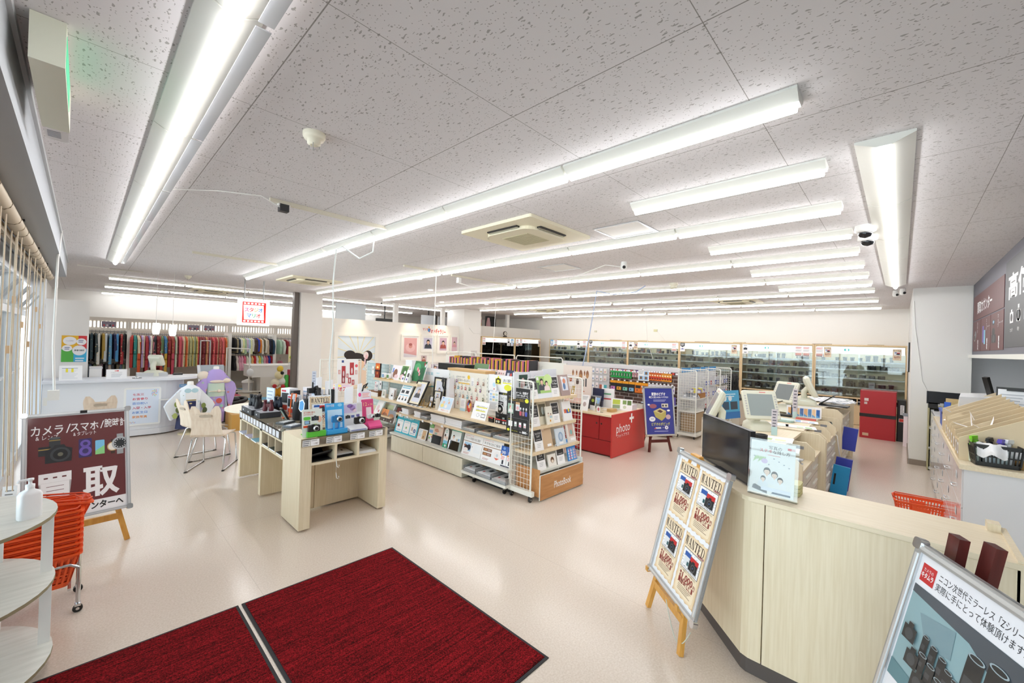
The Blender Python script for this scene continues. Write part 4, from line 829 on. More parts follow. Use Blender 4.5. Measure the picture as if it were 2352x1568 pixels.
b=MB();b.bar((2.18,.0,.27),(1.80,-.21,.27),.03,.05,EASELD);b.build('ledge',t)
# ================================================================ MIDDLE: PHOTO GOODS SHELVES
def card(label,o,u,v,w,h,draw=None,name='display_card',cat='sign',group=None,th=.004,bg=PAPER,edge=None):
    """a printed board standing or leaning at o (its lower left corner)"""
    b=MB(frame(o,u,v));b.box(0,0,-th,w,h,0,bg if edge is None else edge)
    if draw:draw(b,w,h)
    return tag(b.build(name),label,cat,group)
LX=(0,-1,0)
def shelf_card(label,x,y,z,w,h,draw,tilt=.22,**k):return card(label,(x,y,z),LX,(tilt,0,1),w,h,draw,**k)
t=T('display_shelving','cream steel and wood display shelving of photo goods in the middle of the shop','shelving',(3.7,5.0,0))
b=MB();b.box(3.955,3.36,.03,3.985,6.02,1.345,METW);b.box(3.955,6.02,.03,3.985,7.75,1.335,METW);b.build('back_panel',t)
for y in(3.37,4.2,5.06,6.0,6.86,7.74):
    b=MB();b.box(3.935,y-.017,.03,3.96,y+.017,1.35,METW)
    for k in range(22):b.box(3.9345,y-.004,.1+.056*k,3.936,y+.004,.13+.056*k,M('#8d8d86'))
    b.build('upright',t)
SH=[(.275,.30,3.48,3.95,3.32,6.0,METW,'steel_shelf'),(.59,.612,3.55,3.95,3.32,5.95,SHELFW,'wood_shelf'),(.758,.785,3.55,3.95,3.25,6.95,SHELFW,'wood_shelf'),(1.065,1.10,3.68,3.95,5.55,6.97,SHELFW,'wood_shelf'),(.095,.125,3.45,3.95,3.32,4.14,METW,'steel_shelf'),(.20,.225,3.45,3.95,6.05,7.7,METW,'steel_shelf'),(.50,.52,3.50,3.95,6.05,7.7,SHELFW,'wood_shelf')]
for z0,z1,xa,xb,ya,yb,m_,nm in SH:b=MB();b.box(xa,ya,z0,xb,yb,z1,m_);b.build(nm,t)
for ya,yb in((4.165,5.065),(5.075,5.96)):b=MB();b.box(3.49,ya,.012,3.51,yb,.258,PANELW);b.box(3.51,ya,.012,3.93,ya+.015,.258,PANELW);b.build('base_board',t)
b=MB();b.box(3.60,3.4,.0,3.9,6.0,.03,DARK);b.build('plinth',t)
for k,y in enumerate((5.82,5.62,5.2,4.98,4.72)):b=MB();b.X=frame((3.546,y,.59),LX,(0,0,1));b.box(0,-.012,0,.05,.02,.003,M('#eef0f4'));b.build('price_holder',t)
for y in(3.4,3.95):b=MB();b.lathe([(.028,-.01),(.028,.01)],BLACK,at=(3.52,y,.029),n=14,axis='y');b.box(3.505,y-.015,.05,3.535,y+.015,.0955,STEEL);b.build('castor',t)
# --- signs on the lowest display row
def d_teal(b,w,h):
    TC=M('#39b4cc',.45);b.rect(0,0,w,h,TC,1);b.rect(.02*w,.8*h,.24*w,1.07*h,PAPER,2);b.text('終活',.13*w,.9*h,.14*h,M('#5ec2d6'),3);b.text('思い出整理',.52*w,.85*h,.15*h,PAPER,2,w=.44*w,bold=.02);b.text('ブックに',.86*w,.88*h,.06*h,PAPER,2);b.text('まとめます',.86*w,.81*h,.06*h,PAPER,2)
    for k in range(3):
        x=(.05+.31*k)*w;b.poly(rrect(x,.07*h,x+.28*w,.68*h,.02),PAPER,2);lines(b,x+.03*w,.62*h,.2*w,1,.05*h,'#7cc6d8',.4,3);lines(b,x+.03*w,.16*h,.2*w,1,.05*h,'#5a9fd0',.4,3)
    b.rect(.1*w,.3*h,.19*w,.44*h,M('#333a44'),3);b.rect(.12*w,.35*h,.18*w,.42*h,M('#c9543f'),4);b.ell(.5*w,.34*h,.03*w,.06*h,M('#7fb069'),3);b.ell(.87*w,.3*h,.05*w,.1*h,M('#3f6fa8'),3);b.ell(.87*w,.3*h,.018*w,.035*h,PAPER,4);b.rect(.73*w,.28*h,.79*w,.46*h,M('#b9a3a0'),3)
shelf_card('turquoise sign with three white boxes on the lowest display row, at its far end',3.56,6.0,.302,.64,.31,d_teal,.25)
def d_small(b,w,h):b.rect(.5*w,.1*h,.92*w,.9*h,M('#d8bc92'),1);b.ell(.7*w,.62*h,.06*w,.12*h,M('#e3b08c'),2);b.ell(.68*w,.3*h,.06*w,.12*h,M('#8a6a4c'),2);lines(b,.08*w,.86*h,.36*w,5,.13*h,'#8fc3d4',.3)
shelf_card('small white card with a beige photo beside the turquoise sign',3.56,5.34,.302,.22,.16,d_small,.3)
def d_green(b,w,h):
    b.poly([(0,0),(w,0),(w,.82*h)]+[(w/2+w/2*math.cos(a),.82*h+.18*h*math.sin(a))for a in[PI*k/8 for k in range(9)]]+[(0,.82*h)],PAPER,1);b.poly([(w,.78*h),(w,.82*h)]+[(w/2+w/2*math.cos(a),.82*h+.18*h*math.sin(a))for a in[PI*k/8 for k in range(9)]]+[(0,.78*h)],M('#6cc665'),2);b.text('自由に',w/2,.87*h,.11*h,PAPER,3,w=.8*w);b.rect(.12*w,.5*h,.88*w,.66*h,M('#86b7e6'),2);b.rect(.05*w,.36*h,.95*w,.42*h,M('#f3dd57'),2);b.ell(.3*w,.2*h,.14*w,.06*h,M('#7fc36a'),2);b.ell(.75*w,.28*h,.1*w,.04*h,M('#d2584a'),2)
def d_oval(b,w,h):
    top=[(w/2+w/2*math.cos(a),.82*h+.18*h*math.sin(a))for a in[PI*k/8 for k in range(9)]];b.poly([(0,0),(w,0)]+top,M('#f3f6f8'),1);b.rect(0,0,w,.2*h,M('#3fae88'),2);b.rect(.05*w,.2*h,.95*w,.36*h,M('#7cc8ea'),2);b.ell(.3*w,.55*h,.16*w,.1*h,M('#efc9b0'),2);b.ell(.28*w,.62*h,.15*w,.07*h,M('#2f2622'),3);b.ell(.75*w,.5*h,.14*w,.09*h,M('#efc9b0'),2);lines(b,.3*w,.88*h,.4*w,2,.08*h,'#7fc7b8',.4,2);b.ell(.6*w,.1*h,.2*w,.06*h,PAPER,3)
CLR=M('#f4f5f5',.3)
b=MB(frame((3.6,5.12,.302),LX,(.2,0,1)));d_green(b,.11,.26);b.rect(0,0,.11,.2,CLR,-2);tag(b.build('leaflet'),'tall card with a round green top on the lowest display row','leaflet')
b=MB(frame((3.56,4.70,.302),LX,(.2,0,1)));d_oval(b,.10,.27);b.rect(0,0,.10,.2,CLR,-2);tag(b.build('leaflet'),'tall white round topped card with green foot on the lowest display row','leaflet')
def d_pink(b,w,h):b.rect(0,0,w,h,M('#f0d7c8'),1);b.rect(0,.84*h,w,h,M('#eda3a3'),2);lines(b,.15*w,.95*h,.7*w,2,.06*h,'#ffffff',.4,3);b.ell(.35*w,.6*h,.25*w,.08*h,M('#d8a28c'),2);b.ell(.65*w,.66*h,.2*w,.08*h,M('#f3e6d8'),2);b.ell(.3*w,.45*h,.16*w,.05*h,M('#a8c4b8'),2);b.rect(.45*w,.15*h,.8*w,.35*h,M('#f7efe6'),2);b.ell(.2*w,.18*h,.08*w,.05*h,M('#e58fae'),2)
def d_teal2(b,w,h):b.rect(0,0,w,h,M('#edf5f7'),1);b.rect(0,.82*h,w,h,M('#43b39a'),2);b.ell(.18*w,.91*h,.1*w,.05*h,PAPER,3);lines(b,.4*w,.95*h,.5*w,2,.06*h,'#ffffff',.45,3);bust(b,.3*w,.52*h,.42*w,'#3a2a26','#f0ccb6','#f1f1f4',2,face=False);b.rect(.6*w,.4*h,.75*w,.5*h,M('#c7b59c'),2);b.rect(.77*w,.42*h,.92*w,.52*h,M('#8fb9de'),2);lines(b,.1*w,.25*h,.5*w,2,.05*h,'#5cc0ad',.5,2);b.rect(.7*w,.03*h,.95*w,.18*h,M('#e6f0b6'),2)
t=T('leaflet_box','clear holder of pink and cream leaflets on the lowest display row','leaflet holder',(3.62,4.9,.302));b=MB(frame((3.585,5.0,.304),LX,(.25,0,1)))
for k in range(6):b.box(0,0,-.006-.008*k,.22,.31-.004*k,-.001-.008*k,M('#f0d7c8'))
d_pink(b,.22,.31);b.build('leaflets',t);b=MB(frame((3.58,5.0,.304),LX,(.25,0,1)));b.box(-.004,-.002,.004,.224,.12,.006,ACRYL);b.build('holder',t)
t=T('leaflet_box','clear holder of leaflets with a green band on the lowest display row','leaflet holder',(3.62,4.45,.302));b=MB(frame((3.565,4.56,.304),LX,(.25,0,1)))
for k in range(6):b.box(0,0,-.006-.008*k,.21,.31-.004*k,-.001-.008*k,M('#dcebe8'))
d_teal2(b,.21,.31);b.build('leaflets',t);b=MB(frame((3.56,4.56,.304),LX,(.25,0,1)));b.box(-.004,-.002,.004,.214,.12,.006,ACRYL);b.build('holder',t)
def d_cd(s,kind):
    def f(b,w,h):
        K=M('#2c2c30');b.text('大切な写真をデータ化',.28*w,.92*h,.06*h,M('#e38a8a'),1,w=.44*w);b.text(s,.46*w,.79*h,.14*h,K,1,w=.8*w);b.rect(.02*w,.64*h,.98*w,.68*h,M('#a58f80'),1)
        if kind==0:
            b.rect(.08*w,.2*h,.45*w,.6*h,M('#a9cdea'),1);b.ell(.2*w,.36*h,.1*w,.12*h,M('#3a2c2c'),2);b.ell(.34*w,.38*h,.1*w,.14*h,M('#2d2b3a'),2);b.ell(.2*w,.26*h,.12*w,.08*h,M('#f3eaea'),3);b.ell(.12*w,.45*h,.05*w,.05*h,M('#9a5a44'),3);b.poly([(.5*w,.42*h),(.54*w,.44*h),(.5*w,.46*h)],K,1);b.rect(.6*w,.2*h,.93*w,.58*h,M('#eef2f7'),1)
        else:
            for q in(.44,.24):b.rect(.07*w,q*h,.5*w,(q+.14)*h,M('#8b6444'),1);b.rect(.12*w,(q+.03)*h,.26*w,(q+.11)*h,M('#c08a60'),2);b.rect(.3*w,(q+.03)*h,.44*w,(q+.11)*h,M('#b59a9a'),2)
            b.ell(.78*w,.36*h,.15*w,.2*h,M('#f1eeee'),1);b.ell(.78*w,.38*h,.05*w,.07*h,M('#c9d6df'),2);b.poly([(.65*w,.26*h),(.9*w,.26*h),(.78*w,.17*h)],M('#e9745f'),2)
        lines(b,.1*w,.12*h,.3*w,2,.05*h,'#c98a86',.4)
    return f
shelf_card('white sign about saving old photos to CD with a family picture, lowest display row',3.555,4.27,.302,.375,.27,d_cd('プリント写真をCDに保存',0),.25)
shelf_card('white sign about saving negatives to CD with film strips, lowest display row',3.555,3.89,.302,.365,.27,d_cd('ネガをCDに保存',1),.25)
def d_dvd(b,w,h):b.rect(0,.55*h,w,h,M('#2f62b8'),1);b.text('DVD',.5*w,.68*h,.2*h,PAPER,2,w=.62*w,bold=.03);b.ell(.5*w,.88*h,.2*w,.07*h,M('#7fa9e0'),2);b.ell(.18*w,.55*h,.12*w,.05*h,M('#f0a23a'),3);lines(b,.15*w,.48*h,.6*w,3,.06*h,'#e05a5a',.4,2);b.rect(.36*w,.1*h,.62*w,.3*h,M('#2b2f3c'),2);b.rect(0,0,w,.05*h,M('#3c3a52'),2)
for k in range(2):shelf_card('blue and white DVD transfer card at the near end of the lowest display row, '+('left one' if k==0 else 'right one'),3.56,3.55-.11*k,.302,.105,.24,d_dvd,.2,name='product_card',cat='card',group='blue DVD transfer cards')
# --- paper stock on the thin shelf
def stack(label,x0,y0,z,x1,y1,n,hh,c='#f1f2f8'):
    b=MB()
    for k in range(n):d=.004*((k*5)%3);b.box(x0+d,y0+d,z+k*hh,x1,y1-d,z+(k+1)*hh-.002,M(c,.55))
    return tag(b.build('paper_stack'),label,'paper','paper stacks on the narrow shelf')
stack('short stack of white paper packs under the black framed portrait',3.60,5.66,.613,3.9,5.86,4,.022);stack('second short stack of white paper packs on the narrow shelf',3.60,5.32,.613,3.9,5.50,4,.022)
stack('wide stack of white boxes on the narrow shelf, left of the pair',3.60,4.72,.613,3.9,5.06,4,.026);stack('wide stack of white boxes on the narrow shelf, right of the pair',3.60,4.33,.613,3.9,4.70,4,.026)
TRAY=glass_mat('clear_plastic_tray',(.96,.97,.98),.1,.22)
def tray(label,x0,y0,z,x1,y1,h,fill,n=4):
    t=T('clear_tray',label,'tray',((x0+x1)/2,(y0+y1)/2,z),group='clear plastic trays of leaflets')
    b=MB();b.box(x0,y0,z,x1,y1,z+.003,TRAY)
    for q in((x0,y0,x1,y0+.003),(x0,y1-.003,x1,y1),(x0,y0,x0+.003,y1),(x1-.003,y0,x1,y1)):b.box(q[0],q[1],z,q[2],q[3],z+h*(.55 if q[0]==x0 and q[2]<x1 else 1),TRAY)
    b.build('tray',t);b=MB()
    for k in range(n):b.box(x0+.01+.006*(k%2),y0+.012,z+.004+.008*k,x1-.02,y1-.015-.005*(k%3),z+.011+.008*k,M(fill,.5))
    b.X=frame((x0+.02,y1-.03,z+.0115+.008*(n-1)),LX,(1,0,0));w,h2=y1-y0-.06,x1-x0-.08;b.rect(.1*w,.1*h2,.25*w,.2*h2,M('#d0524e'),1);b.rect(.35*w,.25*h2,.6*w,.45*h2,M('#3f3f44'),1);b.rect(.5*w,.5*h2,.9*w,.9*h2,M('#b89a76'),1);lines(b,.1*w,.6*h2,.3*w,3,.1*h2,'#b0b4be',.3,1);b.build('leaflets',t)
tray('clear tray of leaflets at the far end of the narrow shelf stacks',3.58,5.12,.613,3.92,5.3,.06,'#eceef4');tray('clear tray with small prints on the narrow shelf, left of three',3.57,4.03,.613,3.92,4.3,.055,'#e6e2da');tray('clear tray with small prints on the narrow shelf, middle of three',3.57,3.72,.613,3.92,3.99,.055,'#dcd3c6');tray('clear tray with small prints on the narrow shelf, right of three',3.57,3.40,.613,3.92,3.68,.055,'#e2dfdd')
tray('clear tray of envelopes on the bottom steel shelf, left one',3.47,3.88,.126,3.93,4.11,.07,'#eef0f3',5);tray('clear tray of envelopes on the bottom steel shelf, middle one',3.47,3.60,.126,3.93,3.86,.07,'#eef0f3',5);tray('clear tray of envelopes on the bottom steel shelf, right one',3.47,3.34,.126,3.93,3.58,.07,'#ece4e2',4)
tray('clear tray of leaflets on the low steel shelf behind the camera table',3.48,6.15,.226,3.92,6.5,.1,'#e2d6cf',8)
# --- main wooden row
ZS=.786
def d_guide(b,w,h):lines(b,.1*w,.92*h,.8*w,2,.1*h,'#7cc5dd',.5);[b.rect(.12*w+.42*k*w,.5*h,.4*w+.42*k*w,.66*h,M('#3d3f46'),1)for k in range(2)];[b.poly([(.1*w+.3*k*w,.12*h),(.26*w+.3*k*w,.12*h),(.22*w+.3*k*w,.24*h),(.14*w+.3*k*w,.24*h)],M('#2f3036'),1)for k in range(3)];[b.ell(.18*w+.3*k*w,.29*h,.04*w,.045*h,M('#d9a080'),1)for k in range(3)];b.rect(.1*w,.38*h,.9*w,.41*h,M('#6db9d8'),1)
shelf_card('white guide board with small portraits leaning beside the black framed portrait',3.60,6.03,ZS,.31,.31,d_guide,.45)
def portrait(label,x,y,z,w,h,tilt,fr,rail,bgc='#dfe0ec',mat='#f6ecd2',cloth='#4c4d52',hair='#8e8a8a'):
    t=T('framed_portrait',label,'picture frame',(x,y-w/2,z));X=frame((x,y,z),LX,(tilt,0,1));b=MB(X)
    for q in((0,0,w,rail),(0,h-rail,w,h),(0,rail,rail,h-rail),(w-rail,rail,w,h-rail)):b.box(q[0],q[1],-.018,q[2],q[3],.002,fr)
    b.build('frame',t);b=MB(X);b.box(rail,rail,-.016,w-rail,h-rail,-.008,M(mat));m=(w-2*rail)*.12
    b.rect(rail+m,rail+m,w-rail-m,h-rail-m,M(bgc),-12);s=(w-2*rail)*.55
    bust(b,w/2,h*.52,s,hair,'#efcdbb',cloth,-11);b.build('photo',t);return t
FB=M('#1c1b1b',.3)
portrait('black framed portrait of an elderly person in grey leaning on the wooden display row',3.60,5.70,ZS,.315,.42,.5,FB,.022)
t=portrait('larger black framed portrait with a black ribbon standing behind',3.80,5.31,.80,.29,.44,.08,FB,.025);b=MB();b.tube([(3.80,5.05,1.24),(3.77,5.0,1.2),(3.79,5.03,1.12),(3.8,4.99,1.05)],.013,BLACK,6);b.blob((3.78,5.02,1.2),.02,.03,.03,BLACK);b.build('ribbon',t)
portrait('medium black framed portrait in front of the ribboned one',3.75,5.22,.87,.18,.17,.15,FB,.012)
portrait('smallest black framed portrait on a gold stand',3.64,5.19,.80,.10,.17,.2,FB,.010)
for k,y in enumerate((5.34,5.14)):b=MB();G_=M('#b08a45',.3,.8);b.tube([(3.62,y+.05,ZS),(3.66,y+.03,ZS+.1),(3.66,y-.03,ZS+.1),(3.62,y-.05,ZS)],.005,G_,6);b.tube([(3.60,y+.04,ZS+.02),(3.74,y,ZS)],.005,G_,6);tag(b.build('gold_stand'),'small gold wire stand on the wooden display row, '+('left one' if k==0 else 'right one'),'stand')
b=MB();b.lathe([(.035,0),(.037,.12),(.03,.16),(.028,.17)],M('#d9d4cc',.4),at=(3.66,4.97,ZS),n=14);tag(b.build('vase'),'small pale holder beside the smallest black frame','holder')
b=MB();[b.box(3.83,4.93+.018*k,1.0,3.93,4.945+.018*k,1.24-.01*k,M('#f1f0f5'))for k in range(4)];b.box(3.83,4.92,ZS,3.93,5.0,.999,M('#eceaf1'));tag(b.build('album'),'white album boxes standing by the ribboned portrait','album')
for k in range(4):b=MB(frame((3.552,5.66-.12*k,ZS+.001),LX,(.6,0,.15)));b.box(0,0,0,.04,.03,.003,PAPER);b.box(.045,0,0,.09,.03,.003,M('#7e8894'));tag(b.build('price_tag'),f'grey and white price tag along the wooden row edge, {ordn(k)} from the left','tag','price tags on the wooden row edge')
def d_kids(b,w,h):b.rect(.04*w,.2*h,.96*w,.96*h,M('#cfe4f6'),1);b.ell(.3*w,.62*h,.1*w,.1*h,M('#f2cfb6'),2);b.ell(.24*w,.4*h,.14*w,.12*h,M('#f4e48f'),2);b.ell(.55*w,.38*h,.1*w,.12*h,M('#f5f0ea'),2);b.ell(.72*w,.65*h,.07*w,.09*h,M('#e8b79a'),2);b.poly([(.6*w,.8*h),(.66*w,.9*h),(.68*w,.78*h)],M('#f3d24b'),2);b.rect(.1*w,.88*h,.2*w,.95*h,M('#4a7fd0'),2);b.text('写真シール',.55*w,.1*h,.1*h,M('#e2664e'),2,w=.6*w)
shelf_card('pale blue and white children sticker sign on the wooden display row',3.60,4.89,ZS,.28,.22,d_kids,.4)
shelf_card('narrow white leaflet with blue foot against the cream pegboard',3.87,4.71,ZS,.12,.18,lambda b,w,h:(lines(b,.2*w,.85*h,.6*w,5,.1*h,'#c3b9c6',.3),b.rect(0,0,w,.22*h,M('#bfe0f2'),1)),.05,name='leaflet',cat='leaflet')
def d_oct(b,w,h):
    b.poly([(w/2+w/2*math.cos(a),h/2+h/2*math.sin(a))for a in[2*PI*k/16 for k in range(16)]],M('#c4573f'),1)
    for k,(x,y,r,c)in enumerate(((.5,.78,.22,'#3c3542'),(.3,.6,.16,'#5c6fb0'),(.7,.58,.18,'#e0b64a'),(.3,.35,.18,'#cf4d3c'),(.7,.33,.18,'#d98a6c'),(.5,.45,.16,'#e8d3b8'),(.5,.2,.16,'#c23b32'))):b.ell(x*w,y*h,r*w,r*h,M(c),2+k*.2,12)
b=MB(frame((3.87,4.56,ZS),LX,(.05,0,1)));d_oct(b,.11,.18);b.rect(.02,0,.09,.1,CLR,-2);tag(b.build('photo_cutout'),'round topped colourful print cutout against the cream pegboard','print')
def d_vhs(b,w,h):
    K=M('#2a2a2d');Yl=M('#f2ea3c')
    b.rect(.18*w,.66*h,.93*w,.71*h,Yl,1);b.rect(.2*w,.46*h,.85*w,.51*h,Yl,1);b.text('お家にビデオテープ',.56*w,.73*h,.11*h,K,2,w=.74*w);b.text('お持ちください',.52*w,.53*h,.11*h,K,2,w=.62*w);b.ell(.42*w,.24*h,.09*w,.11*h,M('#9a9a9e'),1);b.ell(.42*w,.24*h,.075*w,.095*h,PAPER,2);b.text('+',.56*w,.24*h,.1*h,K,1);b.rect(.64*w,.14*h,.9*w,.34*h,K,1);b.rect(.66*w,.17*h,.88*w,.31*h,PAPER,2)
shelf_card('white sign asking for video tapes with yellow underlines on the wooden row',3.61,4.16,ZS,.285,.235,d_vhs,.35)
def d_leaf(b,w,h):b.rect(0,.93*h,w,h,M('#d6dcea'),1);[b.rect(.08*w+.3*w*(k%3),(.75-.13*(k//3))*h,.32*w+.3*w*(k%3),(.85-.13*(k//3))*h,M(('#a8c8ea','#e6d7a8','#bfd6c4','#c9d9f0','#8fb6e2','#dbe4ee')[k%6]),1)for k in range(9)];lines(b,.1*w,.42*h,.8*w,6,.06*h,'#b9c2d2',.4)
shelf_card('tall hanging leaflet with blue picture grid beside the video panel',3.90,4.125,.87,.185,.28,d_leaf,.02,name='leaflet',cat='leaflet')
b=MB();b.lathe([(.036,0),(.036,.004)],M('#eef3fa'),at=(3.89,4.01,1.20),n=16,axis='y')if False else b.X;b.X=frame((3.895,4.05,1.13),LX,(0,0,1));b.ell(.04,.05,.04,.05,PAPER,1);b.ell(.03,.1,.03,.03,M('#bfe0f6'),2);b.ell(.03,.04,.012,.012,M('#e0888c'),2);tag(b.build('round_tag'),'round white and blue tag clipped above the hanging leaflet','tag')
t=T('video_cassette','large black video cassette standing on the wooden row','video cassette',(3.75,3.7,ZS));b=MB();b.box(3.74,3.615,ZS,3.765,3.815,ZS+.105,BLACK);b.build('shell',t);b=MB(frame((3.739,3.815,ZS),LX,(0,0,1)));b.rect(.02,.06,.06,.085,M('#56585c'),1);b.rect(.125,.02,.165,.06,M('#a8b9b6'),1);b.build('label',t)
for k,y in enumerate((3.79,3.66,3.54)):
    t=T('small_cassette',f'small black cassette with a red stripe before the large cassette, {ordn(k)} from the left','cassette',(3.64,y,ZS));b=MB(Matrix.Translation((3.64,y,ZS))@Matrix.Rotation(.15*(k-1),4,'Z'));b.box(-.012,-.05,0,.012,.05,.062,BLACK);b.build('shell',t);d=MB(b.X@frame((-.0125,.05,0),LX,(0,0,1)));d.rect(0,.05,.1,.06,M('#d8322e'),1)
    if k:d.ell(.03,.025,.015,.015,M('#cfcfcf'),1);d.ell(.07,.025,.015,.015,M('#cfcfcf'),1)
    d.build('label',t)
def d_title(b,w,h):b.text('遺影写真',.34*w,.7*h,.18*h,M('#6cc0cf'),1,w=.36*w);b.text('ご用意が',.66*w,.76*h,.09*h,M('#8fd0da'),1);b.text('できます',.66*w,.6*h,.09*h,M('#8fd0da'),1);b.rect(0,0,w,.06*h,M('#3eb5cb'),1)
def panel(label,y0,y1,z0,z1,draw,x=3.945,bg=PAPER):return card(label,(x,y0,z0),LX,(0,0,1),y0-y1,z1-z0,draw,name='back_board',cat='sign',bg=bg,th=.004)
panel('white board with turquoise characters at the back of the black framed portraits',5.95,5.09,1.05,1.355,d_title)
def d_keys(b,w,h):K=M('#34332f');b.text('思い出をいつも身近に',.32*w,.86*h,.035*h*1.3,K,1,w=.2*w);b.text('写真キーホルダー',.39*w,.77*h,.085*h,K,1,w=.32*w);b.rect(.23*w,.68*h,.55*w,.71*h,M('#eab93e'),1);b.ell(.52*w,.87*h,.035*w,.055*h,M('#f2c832'),2);b.rect(.59*w,.66*h,.66*w,.87*h,M('#f1eff0'),1);lines(b,.6*w,.78*h,.05*w,5,.025*h,'#b7b4b8',.5,2)
panel('cream keychain pegboard with a yellow underlined title',5.05,4.215,.79,1.352,d_keys,bg=M('#ece7dc',.5))
i=0
for r,(z,ys_)in enumerate(((1.27,(4.97,4.88,4.40,4.28)),(1.17,(5.0,4.92,4.84,4.76,4.67,4.58,4.44,4.34)),(1.05,(4.97,4.89,4.80,4.72,4.62,4.53,4.41,4.28)),(.94,(4.84,4.48)))):
    for y in ys_:
        cc=('#c08a80','#7a4e86','#a33b46','#8f6a5a','#9aa4b8','#c2784f','#4a9ab0','#b56d78','#c24f58','#57725c')[i%10]
        t=T('keychain',f'photo keychain hanging on the cream pegboard, {ordn(len([q for q in ys_ if q > y]))} from the left in {("the top", "the second", "the third", "the lowest")[r]} row','keychain',(3.93,y,z-.09),group='keychains on the cream pegboard')
        b=MB();b.tube([(3.944,y,z+.012),(3.93,y,z+.01),(3.93,y,z)],.003,CHROME,5);b.tube([(3.93,y+.008*math.cos(a),z-.006+.012*math.sin(a))for a in[2*PI*q/10 for q in range(11)]],.002,CHROME,5);b.tube([(3.93,y,z-.018),(3.93,y,z-.035)],.0015,CHROME,4);b.build('ring',t)
        b=MB(frame((3.928,y+.014,z-.085),LX,(0,0,1)));b.poly(rrect(0,0,.028,.05,.008),M(cc),1);b.ell(.014,.03,.008,.012,M('#f0dccb'),2,10);b.build('charm',t);i+=1
def d_video(b,w,h):
    K=M('#26262a');Yl=M('#efe92f')
    b.poly([(.2*w,.90*h),(.24*w,.985*h),(.28*w,.90*h)],Yl,1);b.rect(.17*w,.78*h,.31*w,.92*h,Yl,1);b.rect(.18*w,.80*h,.3*w,.90*h,K,2);b.ell(.24*w,.85*h,.035*w,.04*h,Yl,3)
    b.rect(.35*w,.81*h,.95*w,.835*h,Yl,1);b.text('お家のビデオ',.65*w,.88*h,.085*h,K,2,w=.58*w);b.rect(.5*w,.665*h,.95*w,.69*h,Yl,1);b.text('再生できますか',.72*w,.73*h,.085*h,K,2,w=.44*w)
    b.rect(0,.54*h,w,.595*h,K,1);b.text('ビデオテープからDVDへ',.62*w,.567*h,.035*h,Yl,2,w=.5*w);b.rect(0,0,w,.54*h,M('#e9eaec'),1);b.text('ビデオダビング',.64*w,.45*h,.08*h,K,2,w=.62*w)
    b.rect(.2*w,.06*h,.38*w,.38*h,K,2);b.ell(.3*w,.2*h,.09*w,.12*h,PAPER,3);b.ell(.3*w,.2*h,.075*w,.1*h,K,4);b.ell(.3*w,.2*h,.03*w,.04*h,PAPER,5);b.rect(.21*w,.33*h,.36*w,.35*h,PAPER,3)
    for k in range(2):b.poly([((.46+.12*k)*w,.2*h),((.52+.12*k)*w,.25*h),((.46+.12*k)*w,.3*h)],K,2)
panel('white video dubbing board with yellow underlines and black cassette drawing',4.185,3.39,.79,1.362,d_video)
# --- upper wooden shelf goods
ZU=1.101
def d_sun(b,w,h):b.rect(0,0,w,h,M('#8c2c14'),1);b.rect(0,.5*h,w,h,M('#d2571c'),2);b.rect(0,.62*h,w,.9*h,M('#e87b28'),2.5);b.ell(.5*w,.72*h,.22*w,.08*h,M('#ffe9a0'),3);b.rect(0,.44*h,w,.54*h,M('#3c1210'),3);b.ell(.5*w,.3*h,.08*w,.1*h,M('#f3a24a'),3)
shelf_card('sunset canvas print standing at the far end of the upper wooden shelf',3.72,7.0,ZU,.16,.26,d_sun,.05,name='canvas_print',cat='print',th=.03,edge=M('#20130f'))
def panel_photo(kind):
    def f(b,w,h):
        if kind==0:b.rect(0,0,w,h,M('#f3ecee'),1);b.ell(.45*w,.45*h,.22*w,.3*h,M('#8d5f4a'),2);b.ell(.62*w,.25*h,.2*w,.14*h,M('#e7c7cc'),3);b.rect(.1*w,.5*h,.22*w,.8*h,M('#5a86d8'),2)
        if kind==1:b.rect(.1*w,.08*h,.9*w,.95*h,M('#5f8a4e'),1);b.ell(.5*w,.7*h,.3*w,.18*h,M('#3f6b36'),2);b.ell(.5*w,.42*h,.2*w,.16*h,M('#2d2220'),2);b.ell(.4*w,.26*h,.26*w,.16*h,M('#e3bfc4'),3);b.ell(.62*w,.55*h,.12*w,.1*h,M('#f3f1ee'),3)
        if kind==2:b.rect(0,0,w,h,M('#2f7a4c'),1);b.ell(.3*w,.7*h,.25*w,.2*h,M('#4ea36b'),2);b.ell(.75*w,.4*h,.2*w,.3*h,M('#1f5a38'),2);[b.ell(x*w,y*h,.06*w,.09*h,M(c),3,10)for x,y,c in((.35,.62,'#e6a0a8'),(.42,.55,'#d86a78'),(.52,.5,'#f0c8cc'),(.6,.36,'#e28a94'),(.85,.88,'#8f3a34'),(.93,.8,'#e8e4e6'))]
    return f
shelf_card('pale pink pet photo panel on the upper wooden shelf',3.76,6.55,ZU,.3,.26,panel_photo(0),.3,name='photo_print',cat='photo panel',th=.02)
shelf_card('green wedding photo panel in the middle of the upper wooden shelf',3.76,6.28,ZU,.24,.28,panel_photo(1),.35,name='photo_print',cat='photo panel',th=.02,edge=M('#eee8da'))
shelf_card('large green flower photo panel at the near end of the upper wooden shelf',3.78,5.91,ZU+.03,.34,.34,panel_photo(2),.3,name='photo_print',cat='photo panel',th=.02)
